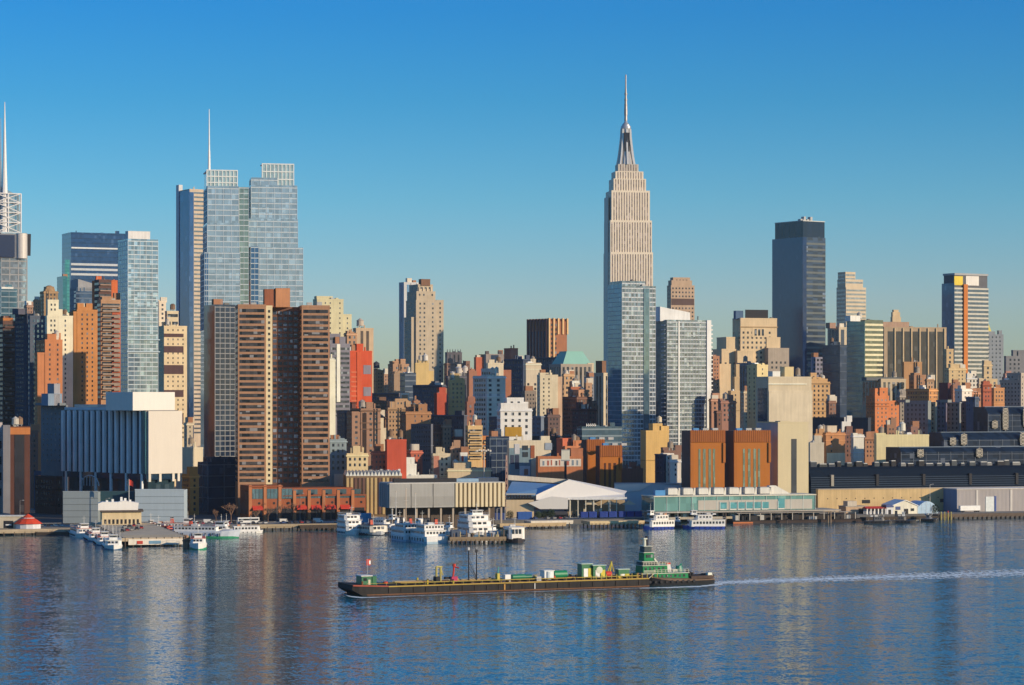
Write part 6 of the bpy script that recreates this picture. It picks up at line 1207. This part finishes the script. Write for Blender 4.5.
for i,(px,Y) in enumerate(((456,1482),(463,1480),(470,1483),(477,1481),(493,1478),(499,1482),(505,1470),(626,1478),(634,1480),(640,1476),(368,1486),(381,1482))): tree(px,Y,.95+.12*(i%3),i%3,'bare brownish tree '+['below the mural house','below the white poster wall','below the orange balcony tower','right of the orange balcony tower','before the gridded glass block','right of the floodlight mast','by the lattice mast','left of the low dark brown warehouse','before the low dark brown warehouse','left of the sandy yellow slab','behind the white pier roof','before the pink brick house'][i],'bare trees behind the pier sheds')
def blob(seed,n,rx,ry,rz,leaf):
    r=random.Random(seed); m=MB()
    for i in range(n):
        while True:
            p=Vector((r.uniform(-1,1),r.uniform(-1,1),r.uniform(-1,1)))
            if .25<p.length<1: break
        c=Vector((p.x*rx,p.y*ry,rz+p.z*rz)); a=Vector((r.uniform(-1,1),r.uniform(-1,1),r.uniform(-1,1))).normalized()*leaf; b2=a.orthogonal().normalized()*leaf*.6
        k=len(m.v); m.v+=[tuple(c-a),tuple(c+b2),tuple(c+a),tuple(c-b2)]; m.f.append((k,k+1,k+2,k+3))
    return m
ev=None
for i,(px,Y,lb) in enumerate(((538,1370,'dark evergreen shrub below the event hall canopy'),(544,1371,'taller dark evergreen below the event hall canopy'),(551,1370,'round dark evergreen beside the parked cars'),(598,1364,'dark evergreen standing under the event hall roof'),(510,1372,'dark evergreen right of the cream concrete fins'),(935,1360,'dark shrub on the quay right of the quonset hut'))):
    Y=SH(px)+(Y-1352); t=thing('evergreen_tree',lb,'tree',(K(px)*Y,Y,GZ),i,'evergreens by the event hall'); sc_=.8+.12*(i%3); t.scale=(sc_,sc_,sc_)
    if ev is None: ev=(MB().cyl(0,0,-.2,1.6,.2,.14,6).build('trunk',BARK,t),blob(5,700,2.4,2.4,2.6,.28).build('crown',EV,t))
    else:
        for o in ev: c=o.copy(); C.objects.link(c); c.parent=t
# red shop sign on the orange block
b=[o for o in C.objects if o.get('label','').startswith('long low orange brick waterfront')][0]
# ================= barge and tug under way
xa,ya=at(357,596); xb,yb=at(649,586.5)
L=math.hypot(xb-xa,yb-ya); hd=math.atan2(yb-ya,xb-xa)
t=thing('fuel_barge','long rust-streaked fuel barge with a yellow edged deck, pushed by the green tug','barge',(xa,ya,0),hd); Bm=17
HB=wall((.034,.031,.03),.7,.8); h=3.1
MB().loft([[(5,.5,-1),(L,.0,-1),(L,Bm,-1),(5,Bm-.5,-1)],[(2.5,.2,.6),(L+.3,0,.6),(L+.3,Bm,.6),(2.5,Bm-.2,.6)],[(-1.5,1,h+.9),(10,-.02,h+.2),(L+.3,0,h),(L+.3,Bm,h),(10,Bm,h+.2),(-1.5,Bm-1,h+.9)][:4]]).build('hull',HB,t) if 0 else None
m=MB()
def sect(x,z0,zt,y0=0): return [(x,y0,z0),(x,Bm-y0,z0),(x,Bm-y0,zt),(x,y0,zt)]
m.loft([sect(-1.5,2.1,h+.75,.9),sect(.8,.7,h+.65,.2),sect(3.5,-.6,h+.5),sect(12,-1,h+.2),sect(L*.5,-1,h),sect(L+.2,-1,h)]); m.build('hull',HB,t)
MB().prism([(4,.1),(L+.1,.1),(L+.1,.35),(3.6,.35)],'y',-.1,-.0).build('waterline_rust',wall((.22,.10,.05),.8,.5),t)
bx(12,L,-.16,.02,h-.3,h+.1).build('deck_edge',wall((.42,.29,.07),.7,.35),t); MB().prism([(-1.5,h+.35),(12,h-.2),(12,h+.2),(-1.5,h+.85)],'y',-.14,.85).build('bow_edge',wall((.34,.09,.06),.7,.4),t)
bx(9,L-.3,.4,Bm-.4,h,h+.06).build('deck',wall((.36,.17,.11),.8,.4),t)
for i in range(22): bx(12+i*(L-14)/21.5,12.35+i*(L-14)/21.5,-.24,.0,.7,h-.55).build('fender_rib',wall((.05,.04,.035)),t)
bx(L*.49,L*.49+.6,-.27,0,.5,h-.5).build('draft_marks',wall((.45,.25,.08)),t); bx(L*.595,L*.595+.35,-.27,0,.5,h-.5).build('draft_marks',wall((.6,.58,.55)),t)
GRN=plain((.01,.13,.055),.45); YL=plain((.60,.44,.05),.5)
rr=random.Random(2); U=lambda px:max(3,(px-355)/(649-355)*L)
dh=MB().rect([(h,U(364),U(374),5,11),(h+3.4,U(364)+.1,U(374)-.1,5.1,10.9)]).build('deckhouse',GRN,t); bx(U(364)-.2,U(374)+.2,4.8,11.2,h+3.4,h+3.7).build('deckhouse_roof',plain((.7,.7,.66)),dh); bx(U(366),U(369),4.95,5.1,h+1.8,h+2.8).build('window',WIN,dh); bx(U(370.5),U(372.5),4.95,5.1,h,h+2.2).build('door',plain((.6,.55,.4)),dh)
bx(U(374.5),U(378.5),5,9,h,h+3.4).build('deckhouse',GRN,t)
m=MB().cyl(U(371.5),7,h+3.7,h+9.6,.12,.08,6); m.build('flagstaff',STEEL,t); bx(U(370.5),U(374.5),6.97,7.03,h+7.2,h+9.4).build('flag',RED,t); bx(U(373),U(374.5),6.95,7.05,h+7.6,h+8.9).build('flag_stripe',WHITE,t)
for i,y in enumerate((3,6,9,12)): MB().bar((U(400),y,h+.8),(U(646),y,h+.8),.2 if i!=1 else .16,6).build('cargo_pipe',[wall((.34,.26,.08)),wall((.3,.12,.08)),wall((.42,.34,.16)),wall((.25,.24,.22))][i],t)
for i in range(26): bx(U(402+i*9.4),U(402+i*9.4)+.3,1.5,13,h,h+.6).build('pipe_saddle',DKT,t)
for i in range(34):
    px=rr.uniform(386,645); y=rr.uniform(1.5,13); k=rr.random()
    if k<.4: MB().cyl(U(px),y,h,h+rr.uniform(1.1,2.2),.35,.35,8).build('vent_post',rr.choice([YL,DARK,RED,WHITE]),t)
    elif k<.7: bx(U(px),U(px)+rr.uniform(.8,2.4),y,y+1.5,h,h+rr.uniform(.8,1.8)).build('deck_box',rr.choice([DARK,GRN,YL,wall((.4,.25,.18)),GALV]),t)
    else: MB().cyl(U(px),y,h,h+.9,.9,.9,10).build('tank_hatch',rr.choice([YL,wall((.5,.45,.3)),RED]),t)
m=MB().bar((U(437),5,h),(U(437),5,h+6.2),.4).bar((U(441),5,h),(U(441),5,h+6),.4).bar((U(437),5,h+6.2),(U(443),5,h+6),.3).bar((U(441),5,h+6),(U(443.5),5,h+3),.25); m.build('manifold_crane',wall((.42,.36,.12)),t); bx(U(436),U(440),4,7,h,h+2.6).build('manifold',DARK,t)
m=MB().bar((U(453),5,h),(U(454.5),5,h+6),.35).bar((U(454.5),5,h+6),(U(458.5),4,h+5.6),.25); m.build('hose_crane',RED,t); bx(U(452),U(458),4.6,6.2,h,h+2.4).build('winch',plain((.45,.05,.12)),t); MB().cyl(U(455),5.3,h+6,h+7,.7,.6,8).build('crane_head',RED,t)
for px,zt in ((470.3,12.6),(478.2,11.8)):
    MB().cyl(U(px),6,h,h+zt,.28,.2,8).build('king_post',DARK,t); bx(U(px)-.45,U(px)+.35,5.7,6.3,h+zt-.8,h+zt+.2).build('post_head',plain((.5,.5,.5)) if px<475 else DARK,t)
m=MB()
for i in range(10): m.bar((U(470.3)+.2*(i%2),6,h+i),(U(478.2),6,h+i*.2),.06)
m.build('rigging',DARK,t)
bx(U(505),U(510.5),4,7,h,h+2.6).build('deck_box',WHITE,t); bx(U(496),U(498.5),3,5,h,h+3.2).build('valve_stand',wall((.5,.42,.1)),t); MB().bar((U(497.5),4,h),(U(498),4,h+5.6),.16).build('vent_pipe',plain((.1,.4,.3)),t)
def tankh(p0,p1,y,r,c,n='fuel_tank'):
    o=MB().prism([(y+r*cos(2*pi*i/14),h+.5+r+r*sin(2*pi*i/14)) for i in range(14)],'x',U(p0),U(p1)).build(n,c,t)
    for q in (.2,.8): u=U(p0)+(U(p1)-U(p0))*q; bx(u-.3,u+.3,y-r*.8,y+r*.8,h,h+1).build('tank_cradle',DARK,o)
    return o
tankh(514,527,6,1.0,plain((.012,.18,.09),.4)); tankh(527.5,534,6.4,.9,plain((.012,.15,.08),.4)); tankh(556.5,569.5,6,1.5,plain((.015,.22,.10),.4))
wb=bx(U(545),U(554.5),4,8,h+.4,h+3.5).build('white_tank_box',plain((.74,.76,.76),.4),t); MB().cyl(U(549.5),4.5,h+.4,h+3.3,1.2,1.2,12).build('drum',plain((.6,.68,.7)),wb)
bx(U(545)-.3,U(554.5)+.3,3.8,8.2,h+3.5,h+3.75).build('white_tank_roof',plain((.7,.7,.68)),t)
def cabin(p0,p1,y0,y1,ht):
    o=bx(U(p0),U(p1),y0,y1,h+.3,h+ht).build('pump_house',plain((.008,.13,.05),.4),t); bx(U(p0)-.3,U(p1)+.3,y0-.3,y1+.3,h+ht,h+ht+.25).build('pump_house_roof',plain((.5,.6,.5)),o)
    for k in range(2): u=U(p0)+(U(p1)-U(p0))*(.18+.44*k); bx(u,u+1.7,y0-.12,y0+.05,h+.6,h+ht-1.6).build('door',wall((.56,.48,.08)) if k else WHITE,o)
    return o
cabin(583.5,594,4,8,5.6); 
o=cabin(594.2,607,3,8,5.0); MB().prism([(U(600.5)+1.3*cos(2*pi*i/14),h+3.4+1.3*sin(2*pi*i/14)) for i in range(14)],'y',2.8,2.99).build('round_emblem',plain((.6,.62,.5)),o)
cabin(622,633,4,7,3.2); tankh(609,615,5,1.1,RED,'red_drum')
m=MB().bar((U(613),5,h),(U(615.5),5,h+6.4),.3).bar((U(615.5),5,h+6.4),(U(618),5,h+2.5),.2).bar((U(611),5,h+2),(U(615.5),5,h+6.2),.2); m.build('hose_crane',wall((.5,.42,.08)),t)
for px in (349,352,641,645): MB().cyl(U(px),3,h,h+1.8,.4,.4,8).build('bollard',wall((.4,.2,.1)),t)
m=MB()
for i in range(30): u=4+i*(L-8)/29; m.bar((u,.6,h),(u,.6,h+1.1),.06)
m.bar((4,.6,h+1.1),(L-4,.6,h+1.1),.06); m.build('railing',wall((.5,.4,.1)),t)
m=MB()
for i in range(14): u=U(590)+i*2.1; m.bar((u,1.4,h),(u,1.4,h+1.8),.12)
m.build('deck_posts',wall((.6,.5,.1)),t)
# tug, bow to the left
xt,yt=at(646.5,586.5); xe,ye=at(714,584.3); Lt=math.hypot(xe-xt,ye-yt)*1.05
t=thing('tugboat','dark hulled pusher tug with bright green deckhouses and a tall wheelhouse tower','tugboat',(xt,yt+.8,0),hd)
Bt=10.5
def ring(z,k,sh,rk=0): 
    ts=[0,.03,.09,.2,.4,.7,.92,1]; hw=[.35,.62,.85,1,1,1,.85,.62]
    r=[(Lt*q+rk*(1-q),Bt/2-Bt/2*w_*k,z+sh*(max(0,.45-q)/.45)**1.6) for q,w_ in zip(ts,hw)]
    r+=[(Lt*q+rk*(1-q),Bt/2+Bt/2*w_*k,z+sh*(max(0,.45-q)/.45)**1.6) for q,w_ in zip(reversed(ts),reversed(hw))]
    return r
MB().loft([ring(-.8,.88,0,1.2),ring(0,.95,0,.5),ring(1.8,1.0,2.3,0)]).build('hull',wall((.022,.024,.028),.5,.3),t)
r0=[(p[0],p[1]*1.0,p[2]) for p in ring(1.8,1.0,2.3,0)]
MB().loft([[(p[0],Bt/2+(p[1]-Bt/2)*1.02,p[2]-.25) for p in r0],[(p[0],Bt/2+(p[1]-Bt/2)*1.02,p[2]+.18) for p in r0]]).build('rubbing_strake',wall((.16,.11,.08)),t)
bx(Lt*.62,Lt*.99,-.12,.05,.7,2.0).build('stern_rust',wall((.26,.12,.07),.8,.5),t) if 0 else None
MB().loft([[(Lt*.64,.4,2.2),(Lt*.9,.8,2.2),(Lt*.99,2.2,2.2),(Lt*.99,Bt-2.2,2.2),(Lt*.9,Bt-.8,2.2),(Lt*.64,Bt-.4,2.2)],[(Lt*.64,.4,3.2),(Lt*.9,.8,3.3),(Lt*1.0,2.2,3.5),(Lt*1.0,Bt-2.2,3.5),(Lt*.9,Bt-.8,3.3),(Lt*.64,Bt-.4,3.2)]]).build('stern_bulwark',wall((.08,.055,.045),.7,.4),t)
PX=lambda px:(px-646.5)/(714-646.5)*Lt
Zt=lambda y: EYE+(HZ-y)/F*yt
GG=plain((.006,.20,.07),.5); WB=plain((.55,.57,.48),.45)
def dk(n,p0,p1,y0,y1,z0,z1,c=GG,rl=True,win=0):
    o=MB().rect([(z0,PX(p0),PX(p1),y0,y1),(z1,PX(p0)+.15,PX(p1)-.2,y0+.08,y1-.08)]).build(n,c,t)
    bx(PX(p0)-.35,PX(p1)+.3,y0-.35,y1+.35,z1,z1+.2).build('deck_trim',WB,o)
    for i in range(win): u=PX(p0)+.8+i*(PX(p1)-PX(p0)-1.2)/win; bx(u,u+.8,y0-.08,y0+.15,z0+(z1-z0)*.4,z0+(z1-z0)*.78).build('window',WIN,o)
    return o
dk('bulwark',643.5,655,1,Bt-1,Zt(580)+.6,Zt(574.5),wall((.03,.035,.05)))
dk('main_deckhouse',652,688,1.3,Bt-1.3,2.2,Zt(574.5),GG,True,8)
dk('boat_deckhouse',645.5,669,2,Bt-2,Zt(574.5)+.28,Zt(566.5),GG,True,5)
dk('upper_deckhouse',645.8,659,2.4,Bt-2.4,Zt(566.5)+.28,Zt(562.5),plain((.02,.05,.06)),True,0)
dk('wheelhouse_tower',647.6,657,2.9,Bt-2.9,Zt(562.5)+.28,Zt(553.5),GG,True,3)
dk('wheelhouse',648.2,655,3.2,Bt-3.2,Zt(553.5)+.28,Zt(551.5)+1.6,plain((.05,.07,.08)),True,0)
zt=Zt(551.5)+1.8
MB().cyl(PX(650.5),Bt/2,zt,zt+2.4,.7,.6,8).build('radar_mast',WB,t); bx(PX(648.8),PX(652.2),Bt/2-1,Bt/2+1,zt+2.4,zt+2.9).build('radar_platform',WB,t); MB().cyl(PX(652.5),Bt/2,zt,zt+3.6,.55,.5,8).build('searchlight',DARK,t); MB().cyl(PX(655),Bt/2,zt,zt+6,.1,.05,6).build('antenna',STEEL,t)
MB().prism([(PX(656.5),Zt(560)),(PX(661),Zt(566)),(PX(661.8),Zt(566)),(PX(657.5),Zt(558.5))],'y',2.6,3.4).build('stairway',WB,t)
for k,(p0,p1,za,zb,y0) in enumerate(((655,688,574.5,570.6,1.2),(646,669,566.5,563,1.9),(645.5,656,574.5,571,1.1))):
    m=MB(); z0,z1=Zt(za)+.3,Zt(zb)
    n=9
    for i in range(n+1): u=PX(p0)+(PX(p1)-PX(p0))*i/n; m.bar((u,y0,z0),(u,y0,z1),.1); m.bar((u,Bt-y0,z0),(u,Bt-y0,z1),.07)
    for zq in (z1,(z0+z1)/2): m.bar((PX(p0),y0,zq),(PX(p1),y0,zq),.06)
    m.build('railing',plain((.70,.66,.52)),t)
for dy in (2.4,Bt-3.6):
    f=MB().rect([(Zt(574)+.2,PX(668.5),PX(673),dy,dy+1.4),(Zt(565.5),PX(668.7),PX(672),dy+.1,dy+1.3)]).build('funnel',plain((.66,.64,.6)) if dy<5 else GG,t); bx(PX(668.6),PX(672.2),dy+.05,dy+1.35,Zt(565.5),Zt(564)).build('funnel_top',RED if dy<5 else DARK,f)
MB().cyl(PX(682),4,Zt(574)+.3,Zt(567.5),1.6,1.2,10).build('deck_winch',plain((.02,.20,.14),.4),t); m=MB().bar((PX(680),4,Zt(570)),(PX(684.5),4,Zt(565.5)),.3); m.build('boat_davit',plain((.02,.24,.16)),t); MB().rect([(Zt(574)+.3,PX(675),PX(679),3,5.5),(Zt(571),PX(675),PX(679),3,5.5)]).build('life_raft',WB,t)
for px,hh_ in ((690,3.4),(692.5,2.6),(695,2.2)): MB().cyl(PX(px),Bt*.4,2.2,2.2+hh_,.55,.5,8).build('tow_bitt',DARK,t)
MB().bar((PX(696),Bt/2,2.4),(PX(706),Bt/2,3.6),.4).bar((PX(706),Bt/2,3.6),(PX(712),Bt/2,3.6),.35).build('tow_line',DARK,t)
MB().rect([(3.1,PX(707),PX(711.5),1.6,3.6),(4.3,PX(707.4),PX(711),1.8,3.4)]).build('white_fender',WB,t)
for i in range(9): MB().prism([(PX(650+i*5.2)+.55*cos(2*pi*q/10),1.5+.55*sin(2*pi*q/10)) for q in range(10)],'y',-.32,.02).build('tyre_fender',DARK,t)
MB().bar((PX(648),.2,2.6),(PX(654),.6,Zt(574.5)),.16).build('gangway',WB,t)
for k,(px,lb) in enumerate(((361,'deckhand in dark clothes standing on the barge bow'),)): pass
# foam: bow wave and wake
def foam_mat(dens,scale=(.05,.35,1)):
    m,tr,p=newmat('white_foam'); g=tr.nodes.new('ShaderNodeTexCoord')
    mp=tr.nodes.new('ShaderNodeMapping'); mp.inputs['Scale'].default_value=scale; tr.links.new(g.outputs['Object'],mp.inputs['Vector'])
    n=tr.nodes.new('ShaderNodeTexNoise'); n.inputs['Scale'].default_value=1.6; n.inputs['Detail'].default_value=6; n.inputs['Roughness'].default_value=.7; tr.links.new(mp.outputs[0],n.inputs['Vector'])
    at_=tr.nodes.new('ShaderNodeAttribute'); at_.attribute_name='edge'
    v=mathn(tr,'ADD',n.outputs[0],mathn(tr,'MULTIPLY',at_.outputs['Fac'],.42)); cr=mathn(tr,'MULTIPLY',mathn(tr,'SUBTRACT',v,dens),5.0); cl=tr.nodes.new('ShaderNodeClamp'); tr.links.new(cr,cl.inputs[0])
    p.inputs['Base Color'].default_value=(.82,.88,.86,1); p.inputs['Roughness'].default_value=.8; tr.links.new(cl.outputs[0],p.inputs['Alpha']); return m
FZ=[.004]
def foam(name,pts,mat,n=1):
    """pts: centre line (x, y, half width); edge attribute is 1 at the centre and 0 at the rim"""
    FZ[0]+=.006; v=[];f=[];e=[]
    for (x,y,w_) in pts:
        for k,q in ((-1,0),(-.45,.8),(0,1),(.45,.8),(1,0)): v.append((x,y+k*w_,FZ[0])); e.append(q)
    for i in range(len(pts)-1):
        for k in range(4): a=i*5+k; f.append((a,a+5,a+6,a+1))
    me=bpy.data.meshes.new(name); me.from_pydata(v,[],f); me.materials.append(mat); at_=me.attributes.new('edge','FLOAT','POINT'); at_.data.foreach_set('value',e)
    o=bpy.data.objects.new(name,me); C.objects.link(o); o['kind']='stuff'; return o
def line(p,n=24):
    out=[]
    for (a,b_) in zip(p,p[1:]):
        for i in range(n): q=i/n; out.append(tuple(a[k]+(b_[k]-a[k])*q for k in range(3)))
    return out+[p[-1]]
def pt(px,y,w_): x,Y=at(px,y); return (x,Y,w_)
foam('wake_foam',line([pt(708,583.6,6),pt(722,582.6,17),pt(745,581.4,24),pt(800,579.7,28),pt(900,576.5,33),pt(1060,571.5,42)]),foam_mat(.78,(.34,.11,1)))
foam('wake_foam',line([pt(708,583.6,3),pt(722,582.8,13),pt(760,581,15),pt(860,577.8,12),pt(960,575,5)]),foam_mat(.74,(.25,.12,1)))
foam('wake_foam',line([pt(640,588.2,2.5),pt(668,587.6,4),pt(700,586.4,5),pt(722,584,7)],10),foam_mat(.66,(.2,.3,1)))
foam('bow_wave',line([pt(343,594,1.5),pt(350,596.5,4.0),pt(362,597.6,4),pt(380,597.2,2.2),pt(420,595.6,1.2),pt(480,593.6,1.2),pt(640,588,1)],10),foam_mat(.70,(.15,.3,1)))
foam('surface_streak',line([pt(1000,540,1),pt(1030,539.4,2.5),pt(1060,539,3)],8),foam_mat(.8))
# ================= the air between the river and midtown
hz = bx(-2500, 2500, -300, 5200, -7.2, 470).build('haze', None); hz['kind'] = 'stuff'
hm = bpy.data.materials.new('haze'); hm.use_nodes = True; ht = hm.node_tree; ht.nodes.remove(ht.nodes['Principled BSDF'])
pv = ht.nodes.new('ShaderNodeVolumePrincipled'); pv.inputs['Density'].default_value = 2.2e-5; pv.inputs['Color'].default_value = (.84, .95, 1.0, 1); pv.inputs['Anisotropy'].default_value = .2
ht.links.new(pv.outputs[0], ht.nodes['Material Output'].inputs['Volume']); hz.data.materials.clear(); hz.data.materials.append(hm)
